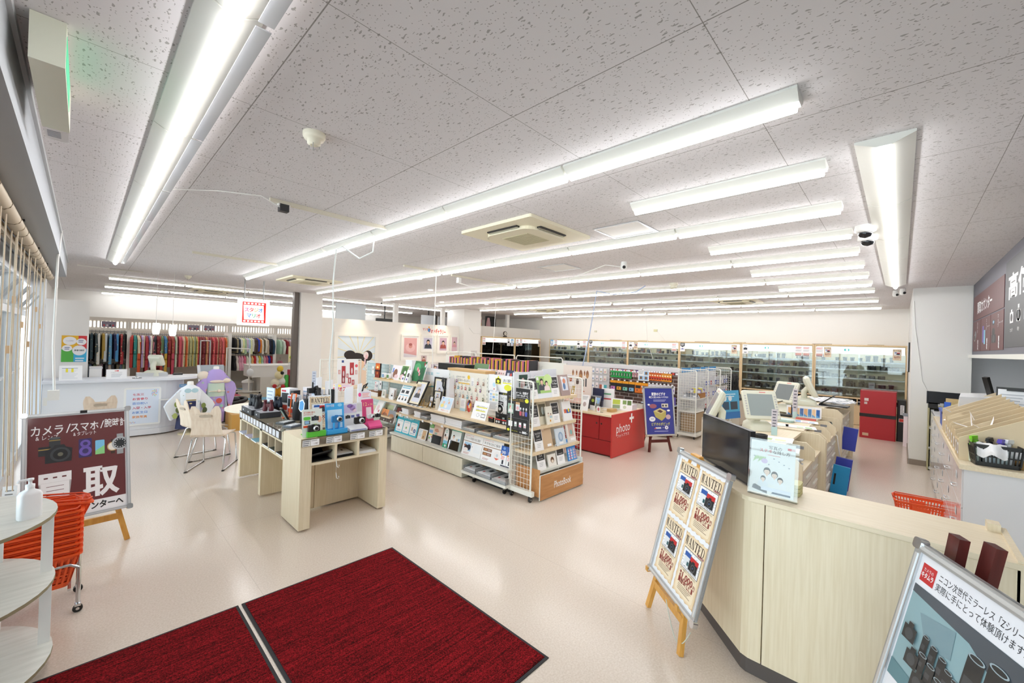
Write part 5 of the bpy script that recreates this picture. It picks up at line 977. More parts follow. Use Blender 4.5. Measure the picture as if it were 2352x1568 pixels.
for k,(y,c)in enumerate(((6.66,'#8fb0d6'),(6.50,'#5f8a4e'))):
    t=T('photo_mug',('white photo mug with blue picture','white photo mug with green picture')[k]+' on the upper wooden shelf','mug',(3.72,y,ZU+.012));b=MB();b.lathe([(.036,0),(.04,.004),(.04,.09),(.036,.09),(.036,.01),(.001,.01)],PAPER,at=(3.72,y,ZU+.012),n=20);b.build('cup',t);b=MB();b.tube([(3.72,y-.038,ZU+.085),(3.72,y-.062,ZU+.075),(3.72,y-.062,ZU+.04),(3.72,y-.038,ZU+.03)],.006,PAPER,6);b.build('handle',t)
    b=MB();b.loft([[(3.72+.0405*math.cos(a),y+.0405*math.sin(a),ZU+z)for a in[PI*.7+PI*.6*q/8 for q in range(9)]]for z in(.03,.085)],M(c),True,False);b.build('picture',t)
b=MB();b.box(3.69,6.42,ZU,3.80,6.76,ZU+.011,M('#d9b868'));tag(b.build('wooden_block'),'flat yellow wood block under the photo mugs','block')
for k,(y,z,w,h)in enumerate(((6.0,.04,.13,.17),(6.08,.0,.08,.1),(5.97,.0,.09,.09))):
    shelf_card(('white card with a small animal picture','white card with a purple feather','small white card with a purple drawing')[k]+' before the green flower panel',3.70+.02*(k==0),y,ZU,w,h+z,lambda b,w,h,k=k:b.ell(w/2,h*.55,w*.25,h*.2,M(('#4a4644','#4b4a8c','#7a6aa8')[k]),1),.3,name='sample_card',cat='card')
b=MB();b.lathe([(.018,0),(.03,.03),(.03,.07),(.016,.12),(.02,.13)],M('#cfd3d2',.2),at=(3.74,5.86,ZU),n=14);tag(b.build('crystal'),'small clear crystal figure in front of the green flower panel','ornament')
b=MB();b.box(3.86,6.0,ZU,3.94,6.2,1.46,M('#f2f4f8'));tag(b.build('white_box'),'blank white box behind the wedding photo panel','box')
card('pale blue brick print board behind the upper wooden shelf',(3.944,7.74,.35),LX,(0,0,1),1.66,.985,None,name='back_board',cat='sign',bg=BRICKB)
for k,(y,z)in enumerate(((7.5,1.12),(7.36,1.12),(7.2,.86),(7.28,1.14))):
    shelf_card(f'white phone case sample on the pale blue brick board, {ordn(k)} from the left',3.92,y,z,.09,.15,lambda b,w,h,k=k:b.ell(w/2,h*.6,w*.2,h*.14,M(('#b9a08f','#4a4a52','#3a3a3e','#9a8f88')[k]),1),.02,name='phone_case',cat='phone case',group='phone cases on the brick board')
shelf_card('tall white price guide card at the far end of the wooden row',3.62,6.84,ZS,.125,.26,lambda b,w,h:(b.ell(.2*w,.9*h,.1*w,.05*h,M('#e05a66'),1),[b.rect(.12*w+.42*w*(k%2),(.62-.3*(k//2))*h,.42*w+.42*w*(k%2),(.78-.3*(k//2))*h,M(('#d9c2c6','#8c8fa0','#e3e0ea','#dcd0d6')[k]),1)for k in range(4)],lines(b,.1*w,.2*h,.7*w,2,.06*h,'#c7a8ac',.4)),.1)
portrait('white framed photo with a round ring picture, leftmost white frame on the wooden row',3.64,6.6,ZS,.12,.14,.15,PAPER,.012,'#c9cfc4','#f2f2f0','#8a8f86','#5a5a58')
portrait('white framed brown pet photo, middle of the white frames',3.70,6.46,ZS,.22,.18,.15,PAPER,.012,'#8d6450','#f0ece8','#5e3a2c','#6b4534')
portrait('white framed dark suit portrait, nearest of the white frames',3.62,6.3,ZS,.12,.17,.15,PAPER,.012,'#eef0f4','#f4f4f4','#23252a','#3a3634')
b=MB();b.box(3.6,6.7,ZS,3.75,6.98,ZS+.09,M('#8a5a3a'));b.box(3.59,6.66,ZS,3.61,6.98,ZS+.07,PAPER);tag(b.build('wooden_box'),'brown wooden box with a white frame at the far end of the wooden row','box')
shelf_card('white framed green landscape print on the lower shelf behind the table',3.62,6.55,.521,.36,.2,lambda b,w,h:(b.rect(.12*w,.15*h,.88*w,.85*h,M('#cfd9b2'),1),b.ell(.3*w,.35*h,.08*w,.2*h,M('#3c2f2a'),2)),.5,name='framed_print',cat='print',th=.02)
for k,c in enumerate(('#a8765a','#7c6a5c')):shelf_card(('sunset house','dusk crowd')[k]+' photo panel on the lower shelf behind the pink camera stand',3.52,6.42-.22*k,.43,.215,.2,lambda b,w,h,k=k:(b.rect(0,0,w,h,M('#5f5048'),1),b.rect(0,.5*h,w,h,M(('#e0935c','#8d939a')[k]),2),b.ell(.5*w,.55*h,.35*w,.16*h,M(('#a46a4c','#b07a58')[k]),3),b.poly([(.25*w,.4*h),(.5*w,.9*h),(.55*w,.9*h),(.3*w,.4*h)],M('#4b3a32'),4)if k==0 else None,b.rect(.6*w,.06*h,.7*w,.18*h,PAPER,4)),.35,name='photo_print',cat='photo panel',th=.02)
shelf_card('white sheet of pale prints beside the sunset panel',3.5,6.62,.50,.2,.26,lambda b,w,h:(b.ell(.4*w,.5*h,.2*w,.2*h,M('#e9cdd4'),1),b.ell(.7*w,.3*h,.1*w,.1*h,M('#d06a70'),1)),.5,name='print_sheet',cat='print')
shelf_card('dark red album leaning on the lower shelf',3.62,6.12,.521,.16,.17,lambda b,w,h:(b.rect(.1*w,.2*h,.9*w,.9*h,M('#7a2f28'),1),b.rect(.4*w,.1*h,.8*w,.5*h,M('#d8b24a'),2)),.4,name='album',cat='album',th=.02,edge=M('#2b1d1b'))
# --- leaflet rack beyond the table with red kimono leaflet
t=T('leaflet_rack','cream wire rack with a red kimono leaflet beyond the camera table','rack',(3.1,6.9,0));b=MB();R_=METW
for x in(2.72,3.42):b.tube([(x,6.95,.02),(x,6.95,1.43)],.010,R_,6)
b.tube([(2.72,6.95,1.43),(3.42,6.95,1.43)],.010,R_,6)
for k in range(14):b.tube([(2.72,6.95,.1+.1*k),(3.42,6.95,.1+.1*k)],.003,R_,4)
for k in range(9):b.tube([(2.76+.08*k,6.95,.05),(2.76+.08*k,6.95,1.42)],.003,R_,4)
b.build('wire_frame',t);b=MB();b.box(2.75,6.66,.95,3.42,6.92,.975,SHELFW);b.build('shelf_board',t)
def d_kim(b,w,h):
    b.rect(.2*w,.88*h,.3*w,.97*h,M('#2f4a8c'),1)
    for x,y,a,c in((.2,.32,.18,'#b3323a'),(.58,.4,.2,'#b8383e'),(.2,.1,.16,'#9c3a42'),(.42,.3,.1,'#c86a70'),(.5,.08,.14,'#b8484e'),(.68,.02,.12,'#b03038'),(.04,.45,.1,'#d8a09a'),(.84,.42,.1,'#d8a8a4')):b.rect(x*w,y*h,(x+a)*w,(y+a*2.4 if a>.15 else y+a*1.6)*h,M(c),2);b.ell((x+a/2)*w,(y+a*.8)*h,a*.2*w,a*.6*h,M('#ead9dc'),3)
    b.ell(.9*w,.75*h,.07*w,.06*h,M('#e2616a'),2)
card('white poster of red kimono photos standing on the cream wire rack',(2.98,6.88,.985),(1,.05,0),(0,.05,1),.38,.45,d_kim,name='leaflet',cat='poster')
card('open magazine with a yellow burst lying on the wire rack shelf',(2.80,6.68,.978),(1,0,0),(0,.9,.25),.36,.2,lambda b,w,h:(b.rect(0,0,w,h,M('#e9d3cf'),1),b.ell(.4*w,.5*h,.18*w,.25*h,M('#eee33a'),2),b.rect(.55*w,.1*h,.95*w,.6*h,M('#d9c7d8'),2),b.text('スタジオ',.3*w,.1*h,.2*h,M('#d8323c'),3)),name='magazine',cat='magazine')
b=MB(frame((2.74,6.655,.93),(1,0,0),(0,0,1)));b.text('スタジオフォト',.2,.03,.075,M('#d8414a'),1,w=.38,bold=.04);b.rect(0,.0,.42,.06,PAPER,.5);tag(b.build('edge_sign'),'white edge sign with red lettering on the wire rack shelf','sign')
# ================================================================ END RACK: PHOTO BOOKS
t=T('photo_book_rack','cream wheeled end rack of photo books with a brown lettered front','rack',(4.05,3.15,0))
def grid_panel(t,x,y0,y1,z0,z1,n,m_):
    b=MB();r=.035
    b.tube([(x,y0,z0),(x,y0,z1-r),(x,y0+r*.3,z1-r*.3),(x,y0+r,z1),(x,y1-r,z1),(x,y1-r*.3,z1-r*.3),(x,y1,z1-r),(x,y1,z0)],.011,METW,8)
    for k in range(1,n):y=y0+(y1-y0)*k/n;b.tube([(x,y,z0),(x,y,z1)],.0028,METW,4)
    for k in range(m_):z=z0+(z1-z0)*(k+.5)/m_;b.tube([(x,y0,z),(x,y1,z)],.0028,METW,4)
    b.build('wire_panel',t)
grid_panel(t,3.56,3.03,3.34,.10,1.37,6,22);grid_panel(t,4.55,3.03,3.34,.10,1.37,6,22)
b=MB();b.box(3.53,3.335,.1,4.58,3.35,1.40,M('#e6e4de',.5));b.build('back_panel',t)
for x in(3.535,4.53):b=MB();b.box(x,2.99,.065,x+.05,3.36,.12,METW);b.build('base_rail',t)
for z,ya in((1.115,3.10),(.785,3.10),(.51,3.04)):
    b=MB();b.box(3.60,ya,z,4.535,3.33,z+.035,SHELFW);b.build('shelf_board',t)
b=MB();b.box(3.64,3.0,.30,4.50,3.33,.33,METW);b.build('shelf_board',t)
b=MB();b.box(3.63,2.945,.015,4.50,2.957,.30,METW);b.X=frame((3.63,2.944,.015),(1,0,0),(0,0,1));b.box(.004,.003,0,.866,.282,.002,BROWNW);b.text('PhotoBook',.43,.135,.115,PAPER,5,w=.34,bold=.01);b.build('front_panel',t)
b=MB();b.box(3.632,2.96,.05,3.642,3.32,.36,BROWNW);b.box(4.488,2.96,.05,4.498,3.32,.36,METW);b.build('side_panel',t)
for x in(3.55,4.55):
    for y in(3.02,3.31):b=MB();b.lathe([(.020,-.014),(.028,-.01),(.028,.01),(.020,.014)],BLACK,at=(x,y,.029),n=16,axis='y');b.lathe([(.01,-.016),(.01,.016)],STEEL,at=(x,y,.029),n=8,axis='y');b.box(x-.015,y-.018,.045,x+.015,y+.018,.066,BLACK);b.build('castor',t)
def d_black(b,w,h):
    Yl=M('#e3e23c');Wp=PAPER
    b.rect(0,0,w,h,M('#232325',.5),1);b.ell(.02*w,.97*h,.17*w,.07*h,Yl,2);b.text('ユニフォーム・制服が',.55*w,.9*h,.06*h,Wp,2,w=.74*w,bold=.02);b.text('オリジナルキーホルダーに',.55*w,.84*h,.055*h,Wp,2,w=.74*w,bold=.02);b.rect(.08*w,.795*h,.94*w,.8*h,Wp,2);b.text('ユニフォームキーホルダー',.44*w,.75*h,.045*h,M('#d9b84a'),2,w=.66*w);b.rect(.08*w,.715*h,.76*w,.72*h,M('#d9b84a'),2);b.ell(.87*w,.74*h,.08*w,.045*h,Yl,2)
    b.poly(rrect(.04*w,.36*h,.33*w,.70*h,.02),M('#6d6d70'),2);b.poly(rrect(.05*w,.365*h,.32*w,.695*h,.02),M('#232325'),3);b.rect(.06*w,.42*h,.31*w,.64*h,M('#9dbaa8'),4);bust(b,.185*w,.535*h,.2*w,'#c43434','#e6b99c','#f0e9ea',5,face=False);b.ell(.185*w,.39*h,.035*w,.018*h,M('#6d6d70'),4)
    b.rect(.4*w,.5*h,.58*w,.69*h,M('#dcdfe3'),2);b.rect(.4*w,.64*h,.58*w,.69*h,M('#c9a27a'),3);b.ell(.49*w,.56*h,.06*w,.04*h,M('#e6b0b4'),3)
    for k,c in enumerate(('#c65a6a','#a98088','#4d5ab8')):x=(.62+.12*k)*w;b.ell(x,.56*h,.03*w,.03*h,M('#e7e9ec'),2);b.rect(x-.004,.5*h,x+.004,.55*h,M('#bfc2c6'),2);b.poly([(x-.05*w,.5*h),(x+.05*w,.5*h),(x+.04*w,.41*h),(x-.04*w,.41*h)],M(c),3)
    b.poly(rrect(.05*w,.1*h,.95*w,.34*h,.012),M('#8a8a8d'),2);b.poly(rrect(.057*w,.104*h,.943*w,.336*h,.012),M('#232325'),3)
    for k in range(3):x=(.42+.2*k)*w;b.rect(x-.06*w,.13*h,x+.06*w,.27*h,M('#57575a'),4);b.rect(x-.05*w,.16*h,x+.05*w,.255*h,PAPER,5);b.rect(x-.04*w,.17*h,x+.04*w,.2*h,M(('#a8c4b8','#e05a8c','#e6a8a8')[k]),6)
    b.rect(.1*w,.14*h,.28*w,.26*h,PAPER,4);b.text('ご注文はこちら',.18*w,.295*h,.025*h,Yl,4,w=.2*w);b.ell(.1*w,.055*h,.06*w,.03*h,Yl,2);b.text('さらに詳しくはこちら',.34*w,.05*h,.025*h,Yl,2,w=.34*w);b.text('880',.8*w,.055*h,.07*h,PAPER,2,w=.18*w,bold=.04);b.text('税込',.64*w,.045*h,.03*h,PAPER,2);b.text('円',.92*w,.045*h,.03*h,PAPER,2)
card('black uniform keychain poster with white and yellow print on the end rack side',(3.535,3.42,.745),LX,(0,0,1),.365,.535,d_black,name='hanging_poster',cat='poster',th=.005)
def bookcard(title):
    def f(b,w,h):
        b.rect(.05*w,.44*h,.95*w,.97*h,M('#29292c'),1)
        for k,s in enumerate(title):b.text(s,.5*w,(.78-.13*k)*h,.11*h,PAPER,2,w=min(.7*w,.13*w*len(s)),bold=.015)
        b.rect(.22*w,.5*h,.78*w,.515*h,PAPER,2);lines(b,.25*w,.32*h,.5*w,3,.07*h,'#b5b5ba',.3)
    return f
def fy(label,x,y,z,w,h,draw,tilt=.25,**k):return card(label,(x,y,z),(1,0,0),(0,tilt,1),w,h,draw,**k)
for k,(x,z,ti)in enumerate(((3.62,1.151,('フォトプラス','ブック')),(4.03,1.151,('フォトプラス','ブックhard')),(3.66,.822,('フォトジン','マガジン')),(4.06,.822,('フォトリング','ノート')),(3.67,.547,('フォトブック','リング')),(3.68,.332,('ポケット','ブック')),(4.06,.332,('イヤーアルバム','')))):
    fy(f'white card with a black title block on the photo book rack, {("top tier left", "top tier right", "second tier left", "second tier right", "third tier", "bottom tier left", "bottom tier right")[k]}',x,3.115 if z>.6 else(3.055 if z>.5 else 3.02),z,.15,.255 if z>.4 else .24,bookcard(ti),name='title_card',cat='card',group='title cards on the photo book rack')
def book(label,x,y,z,w,h,bg,draw,tilt=.25,th=.018):return fy(label,x,y,z,w,h,draw,tilt,name='photo_book',cat='photo book',th=th,edge=M(bg),group='photo books on the end rack')
def d_couple(b,w,h):
    b.rect(.02*w,.22*h,.98*w,.97*h,M('#a9d07a'),1);b.ell(.85*w,.8*h,.3*w,.25*h,M('#c8e49a'),2);b.rect(.02*w,.22*h,.2*w,.7*h,M('#5c7a56'),2);bust(b,.38*w,.66*h,.5*h,'#27201e','#ecc7ae','#3e444e',3);bust(b,.7*w,.58*h,.42*h,'#1d1819','#f3d4c2','#f1e2e0',6);b.rect(0,0,w,.2*h,M('#e9eef6'),1);b.rect(.05*w,.8*h,.2*w,.94*h,PAPER,3)
book('wedding couple photo book on the top tier of the end rack',3.76,3.115,1.151,.27,.275,'#dfe6ea',d_couple)
book('mauve photo book with a baby picture on the top tier of the end rack',4.22,3.115,1.151,.19,.27,'#a8928e',lambda b,w,h:(b.rect(.2*w,.25*h,.85*w,.9*h,M('#dfe3ee'),1),b.ell(.5*w,.7*h,.16*w,.12*h,M('#d98a6a'),2),b.ell(.45*w,.45*h,.14*w,.16*h,M('#5f7fae'),2),b.rect(.15*w,.78*h,.4*w,.92*h,PAPER,3)))
book('cream photo book with a nature picture on the second tier of the end rack',3.84,3.15,.822,.17,.33,'#e6e0cc',lambda b,w,h:(b.rect(.15*w,.3*h,.9*w,.75*h,M('#6f6a58'),1),b.ell(.55*w,.5*h,.15*w,.15*h,M('#c9d2d0'),2),b.ell(.35*w,.9*h,.1*w,.03*h,M('#b8a38e'),1)))
book('small cream photo book with two children on the second tier of the end rack',3.93,3.10,.822,.13,.22,'#e9e6da',lambda b,w,h:(bust(b,.35*w,.55*h,.4*w,'#2a2224','#f0cdb6','#d9d0c4',1,face=False),bust(b,.68*w,.5*h,.4*w,'#2a2224','#f0cdb6','#a8c4d0',3,face=False),b.ell(.5*w,.2*h,.1*w,.06*h,M('#e0a040'),5)))
book('white photo book with colourful rackets on the second tier of the end rack',4.29,3.115,.822,.19,.25,'#f1f1f3',lambda b,w,h:(b.rect(.15*w,.4*h,.45*w,.6*h,M('#d8683a'),1),b.rect(.4*w,.38*h,.9*w,.58*h,M('#3f63b0'),1),b.ell(.68*w,.52*h,.1*w,.1*h,M('#ecd83a'),2)))
book('kraft brown photo book on the third tier of the end rack',3.84,3.08,.547,.19,.27,'#cdb394',lambda b,w,h:(b.rect(.1*w,.8*h,.3*w,.93*h,M('#ead9d0'),1),b.rect(.45*w,.06*h,.85*w,.17*h,PAPER,1)))
book('pale blue patterned photo book on the third tier of the end rack',4.08,3.055,.547,.19,.21,'#cfdbe6',lambda b,w,h:(b.ell(.5*w,.5*h,.25*w,.28*h,M('#8fa9c8'),1),b.ell(.5*w,.5*h,.14*w,.18*h,M('#b9cadb'),2),b.rect(.25*w,.08*h,.7*w,.2*h,PAPER,2)))
book('pale photo book with a rose beige picture on the third tier of the end rack',4.32,3.06,.547,.18,.26,'#e3dcd6',lambda b,w,h:(b.rect(.22*w,.3*h,.78*w,.9*h,M('#c9a79a'),1),b.ell(.5*w,.5*h,.14*w,.12*h,M('#7ab0b0'),2),b.rect(.35*w,.1*h,.85*w,.22*h,PAPER,1)))
book('small white photo book with a dog on the bottom tier of the end rack',3.90,3.03,.332,.15,.14,'#eeeae4',lambda b,w,h:(b.ell(.5*w,.5*h,.22*w,.26*h,M('#6b4a34'),1),b.ell(.5*w,.4*h,.14*w,.14*h,M('#e8dccb'),2)))
book('small white photo book with a couple above the dog book',3.88,3.12,.36,.14,.26,'#e6e2dc',lambda b,w,h:(b.rect(.2*w,.5*h,.85*w,.93*h,M('#cfc4bd'),1),b.ell(.6*w,.75*h,.15*w,.12*h,M('#4a2f28'),2)))
book('bright blue photo book on the bottom tier of the end rack',4.29,3.02,.332,.17,.27,'#3f8fd8',lambda b,w,h:([b.rect((.05+.16*(k%6))*w,(.05+.12*(k//6))*h,(.16+.16*(k%6))*w,(.14+.12*(k//6))*h,M(('#d9e4f2','#b58fb0','#e8c6b8','#7fa3d8','#f0f0f4','#c95a6a')[(k*5)%6]),1)for k in range(42)],b.rect(0,.55*h,w,.8*h,M('#2f7fd0'),2)))
for k,(x,w,h,c)in enumerate(((3.50,.28,.31,'#e4e6ea'),(3.80,.24,.32,'#e8e5ea'),(4.04,.27,.335,'#e3e7ef'))):book(('white album with a green portrait','tall blank white album','tall white album with a seal')[k]+' standing at the back of the top tier',x,3.27,1.15,w,h,c,(lambda b,w,h:(b.rect(.3*w,.25*h,.85*w,.9*h,M('#2f4a3c'),1),b.ell(.55*w,.5*h,.14*w,.28*h,M('#d8b8b4'),2)))if k==0 else(lambda b,w,h:b.ell(.3*w,.75*h,.08*w,.07*h,M('#c3c0c4'),1)),.05)
b=MB();b.box(3.62,3.19,1.151,3.74,3.23,1.30,M('#dfe3e4',.2));b.box(3.66,3.18,1.30,3.68,3.2,1.34,PAPER);tag(b.build('pen_holder'),'clear holder of white leaflets at the left of the top tier','holder')
t=T('photo_goods_panel','white hanging panel of small photo goods beyond the right wire panel','panel',(4.7,3.4,0));b=MB(frame((4.56,3.40,.35),(1,0,0),(0,0,1)));b.box(0,0,-.01,.1,1.0,0,PAPER)
for k in range(8):b.ell(.05,.1+.12*k,.03,.04,M(('#8f9aa0','#d87a86','#a8aeb4','#6d767c')[k%4]),1)
b.build('panel',t)
# ================================================================ BACK SIDE GOODS SEEN OVER THE SHELVING
t=T('display_shelving','second shelving run behind the photo goods shelving, seen over its top','shelving',(4.3,4.9,0));b=MB();b.box(3.99,3.42,.03,4.02,7.7,1.33,METW);b.build('back_panel',t);b=MB();b.box(4.021,3.42,1.17,4.5,5.6,1.2,SHELFW);b.build('wood_shelf',t);b=MB();b.box(4.021,3.42,.02,4.45,7.7,.3,METW);b.build('base',t)
t=T('plank','thick pale wooden plank lying on top of the photo goods shelving','plank',(4.1,4.75,1.35));b=MB();b.box(4.0,4.32,1.345,4.2,5.2,1.385,M('#cfa872'));b.build('board',t)
b=MB();b.box(4.22,5.05,1.201,4.45,5.75,1.43,BLACK);tag(b.build('black_box'),'long black box behind the top of the white title board','box')
def d_rand(k):
    def f(b,w,h):
        c=('#6c8a63','#e6e2e8','#f1eef0','#f0dfe0','#33405e','#ded8c4','#34406a','#e6e6e2','#f2f4f6')[k%9]
        b.rect(0,0,w,h,M(c),1)
        if k%9==0:bust(b,.4*w,.45*h,.35*w,'#26201e','#ecc9b2','#3c4450',2,face=False);bust(b,.65*w,.4*h,.3*w,'#3a2c28','#f0d0bc','#e9dcd2',4,face=False)
        elif k%9 in(4,6):b.rect(.2*w,.4*h,.5*w,.8*h,M('#c9cfe0'),2);b.ell(.7*w,.6*h,.12*w,.2*h,M('#d85a50'),2);b.rect(.1*w,.05*h,.6*w,.15*h,M('#d8434a'),2)
        else:[b.ell((.25+.25*(q%3))*w,(.25+.25*(q//3))*h,.07*w,.07*h,M(('#7a7a80','#c98a8e','#a8a49a')[(q+k)%3]),2,10)for q in range(9)]
    return f
for k,(y,w,h,x)in enumerate(((5.02,.34,.27,4.35),(4.82,.3,.20,4.25),(4.56,.16,.19,4.22),(4.42,.18,.2,4.3),(4.24,.16,.21,4.3),(4.06,.15,.2,4.3),(3.88,.16,.2,4.3),(3.71,.16,.21,4.3),(3.52,.24,.16,4.25))):
    shelf_card(('family photo book','white tilted photo book','white leaflet with small pictures','pale pink leaflet','dark blue leaflet','beige leaflet of small items','navy leaflet with red mark','pale leaflet with grey figures','white card with lines of text')[k]+' standing behind the photo goods shelving',x,y,1.20,w,h,d_rand(k),.25,name='leaflet',cat='leaflet')
b=MB();b.box(4.15,3.40,1.201,4.4,3.62,1.42,M('#b58a58'));tag(b.build('cardboard_box'),'brown picture box behind the video board','box')
# white gondola with album books
t=T('album_shelving','white steel shelving of albums with round cornered wire tops','shelving',(6.6,6.6,0));b=MB();b.box(6.55,4.75,.03,6.58,8.6,1.44,METW);b.build('back_panel',t)
b=MB();b.box(6.15,4.75,.03,6.55,8.6,.2,METW);b.build('base',t)
for z in(.6,.9,1.17):b=MB();b.box(6.2,4.75,z,6.55,8.6,z+.02,METW);b.build('steel_shelf',t)
for y0,y1 in((4.85,6.1),(6.15,7.4),(7.45,8.6)):
    b=MB();b.tube([(6.56,y0,1.42),(6.56,y0,1.50),(6.56,y0+.03,1.54),(6.56,y1-.03,1.54),(6.56,y1,1.50),(6.56,y1,1.42)],.012,METW,6);b.build('wire_top',t)
PAL=('#c96a86','#e8d9c8','#3a4a86','#d8c3ae','#a8463c','#2c2b30','#8fa86a','#b08a5a','#e8e2d6','#7ab8b0','#d9b23a','#c9485c','#41507a','#efe7ea','#cfa3b0','#2f3242')
y=8.1;k=0
while y>5.45:
    w=random.choice((.03,.035,.04,.05));h=random.choice((.22,.24,.25,.27));c=PAL[(k*5+k//3)%16]
    b=MB();b.box(6.27,y-w+.002,1.191,6.5,y,1.191+h,M(c,.5));b.box(6.268,y-w+.006,1.20,6.27,y-.004,1.215,PAPER)
    tag(b.build('album'),f'album spine in the row on the white album shelving, {ordn(k)} from the far end','album','albums on the white shelving');y-=w+(.02 if k%9==8 else 0);k+=1
y=7.9
for k in range(22):
    h=random.choice((.16,.2,.22));w=random.choice((.05,.06,.08));c=('#f0eef2','#e6dcd0','#b98c5e','#c9b298','#8a3038','#eef0f8')[(k*7)%6]
    b=MB(Matrix.Translation((6.22,7.6-.125*k,.921))@Matrix.Rotation(.15,4,'Y'));b.box(-.01,-w,0,.02,0.02,h,M(c,.5));tag(b.build('album'),f'small album or box leaning on the second tier of the white shelving, {ordn(k)} from the far end','album','small albums on the second tier')
# ================================================================ RED COUNTER
RED=M('#b8262a',.4);REDB=M('#c63a36',.4);RDK=M('#8f1519',.4)
t=T('photo_counter','red counter with a pale wooden top and white photo plus lettering','counter',(6.4,3.9,0))
b=MB();b.box(5.96,3.36,.015,7.02,4.75,.655,RDK);b.build('body',t)
for y0,y1 in((3.375,3.60),(3.61,4.02),(4.06,4.7)):b=MB();b.box(5.945,y0,.26,5.96,y1,.65,M('#a3191e',.35));d=b.build('door',t);b=MB();b.lathe([(.016,0),(.016,.004),(.001,.004)],M('#3a0a0c'),at=(5.9445,y0+.05 if y0>3.5 else y1-.04,.53),n=12,axis='x')if False else b.blob((5.944,y0+.045 if y0>3.5 else y1-.035,.52),.004,.016,.016,M('#3a0a0c'));b.build('finger_hole',d)
b=MB();b.box(5.945,3.375,.03,5.96,4.7,.25,M('#a3191e',.35));b.build('lower_panel',t)
b=MB();b.box(5.90,3.335,.005,7.06,3.358,.70,REDB);b.X=frame((5.90,3.334,.005),(1,0,0),(0,0,1));b.text('photo',.36,.46,.21,PAPER,2,w=.46);b.rect(.62,.50,.66,.66,PAPER,2);b.rect(.56,.56,.72,.6,PAPER,3);b.text('フォトプラス',.36,.33,.06,PAPER,2,w=.4);b.build('end_panel',t)
b=MB();b.box(5.90,3.36,.657,7.06,4.8,.685,SHELFW);b.build('worktop',t)
ZR=.686
t=T('sample_board','pale board of dried flower bunches on a black and pink base on the red counter','display board',(6.2,4.3,ZR));b=MB();b.prism(rrect(5.98,4.02,6.5,4.8,.06),ZR,ZR+.10,BLACK);b.build('base',t);b=MB();b.prism(rrect(5.97,4.01,6.51,4.81,.06),ZR+.10,ZR+.135,M('#d7b0a2',.4));b.build('pink_top',t)
b=MB(frame((6.42,4.72,ZR+.136),(.05,-1,0),(0,0,1)));b.box(0,0,-.02,.62,.60,0,M('#e7ddd5',.5))
for x,s in((.22,.06),(.30,.05),(.39,.11),(.47,.05),(.53,.09)):b.ell(x,.50-s*.6,s*.35,s*.8,M('#9a6a4e'),1);b.ell(x,.47-s*.6,s*.3,s*.4,M('#b98a5e'),2);b.rect(x-.003,.48,x+.003,.53,M('#7d6a55'),1)
b.rect(.1,.2,.25,.42,PAPER,1);b.rect(.11,.28,.24,.41,M('#d9d3d6'),2);b.ell(.17,.34,.035,.05,M('#b0562a'),3);b.ell(.32,.3,.035,.06,M('#5e4a44'),1);b.rect(.42,.22,.47,.35,M('#8f8f86'),1);b.rect(.49,.22,.52,.37,M('#4c4c50'),1);b.rect(.42,.12,.48,.14,M('#c98a6e'),1);b.build('board',t)
def rc(label,x,y,z,w,h,draw,rz=0,tilt=.2,**k):return card(label,(x,y,z),(math.sin(rz),-math.cos(rz),0),(tilt*math.cos(rz),tilt*math.sin(rz),1),w,h,draw,**k)
rc('gold and cream bookmark card in a clear stand on the red counter',6.08,4.32,ZR+.137,.09,.26,lambda b,w,h:(b.rect(.1*w,.05*h,.9*w,.98*h,M('#b79a52'),1),b.ell(.5*w,.6*h,.18*w,.1*h,PAPER,2)),0,.25,name='sample_card',cat='card')
rc('tall grey leaflet leaning on the front of the red counter top',5.98,4.02,ZR,.15,.27,lambda b,w,h:(lines(b,.15*w,.9*h,.7*w,3,.08*h,'#9aa0a0',.4),b.ell(.5*w,.4*h,.2*w,.15*h,M('#b9a9a8'),1)),.1,.25,name='leaflet',cat='leaflet')
rc('black framed dark photo on the red counter',6.15,3.93,ZR,.12,.24,lambda b,w,h:(b.rect(0,.35*h,w,h,M('#1c1c1d'),1),b.ell(.5*w,.7*h,.3*w,.12*h,M('#a3b83a'),2)),-.3,.1,name='framed_photo',cat='picture frame',th=.015)
rc('clear upright photo block with a pink portrait on the red counter',6.02,3.72,ZR,.12,.2,lambda b,w,h:(b.rect(.1*w,0,.6*w,.5*h,PAPER,1),b.ell(.35*w,.25*h,.14*w,.15*h,M('#c96a74'),2)),.2,.02,name='photo_block',cat='photo block',bg=ACRYL,th=.03)
rc('white shopping bag with red and green print at the back of the red counter',6.62,3.98,ZR,.22,.34,lambda b,w,h:(b.rect(.15*w,.68*h,.8*w,.76*h,M('#6fae86'),1),b.rect(.15*w,.42*h,.8*w,.5*h,M('#c95a5e'),1)),.2,.02,name='paper_bag',cat='bag',th=.06)
rc('dark blue folder standing behind the samples on the red counter',6.55,4.14,ZR,.25,.34,None,-.2,.05,name='folder',cat='folder',th=.03,bg=M('#20284a'))
rc('slanted photo frame with a bright sky picture on the red counter',6.35,4.08,ZR+.04,.2,.2,lambda b,w,h:b.rect(.15*w,.25*h,.95*w,.8*h,M('#8fb6de'),1),.1,.5,name='framed_photo',cat='picture frame',th=.015,bg=M('#7e7f84'))
rc('open white album with green photos standing on the red counter',6.48,3.70,ZR,.36,.2,lambda b,w,h:(b.rect(.06*w,.5*h,.42*w,.92*h,M('#b9c94a'),1),b.rect(.06*w,.08*h,.42*w,.46*h,M('#8fa07a'),1),b.rect(.54*w,.55*h,.72*w,.9*h,M('#7f9a55'),1),b.rect(.76*w,.5*h,.95*w,.9*h,M('#5f7a3c'),1),b.ell(.64*w,.3*h,.08*w,.14*h,M('#c9d2b8'),1)),.35,.2,name='album',cat='album')
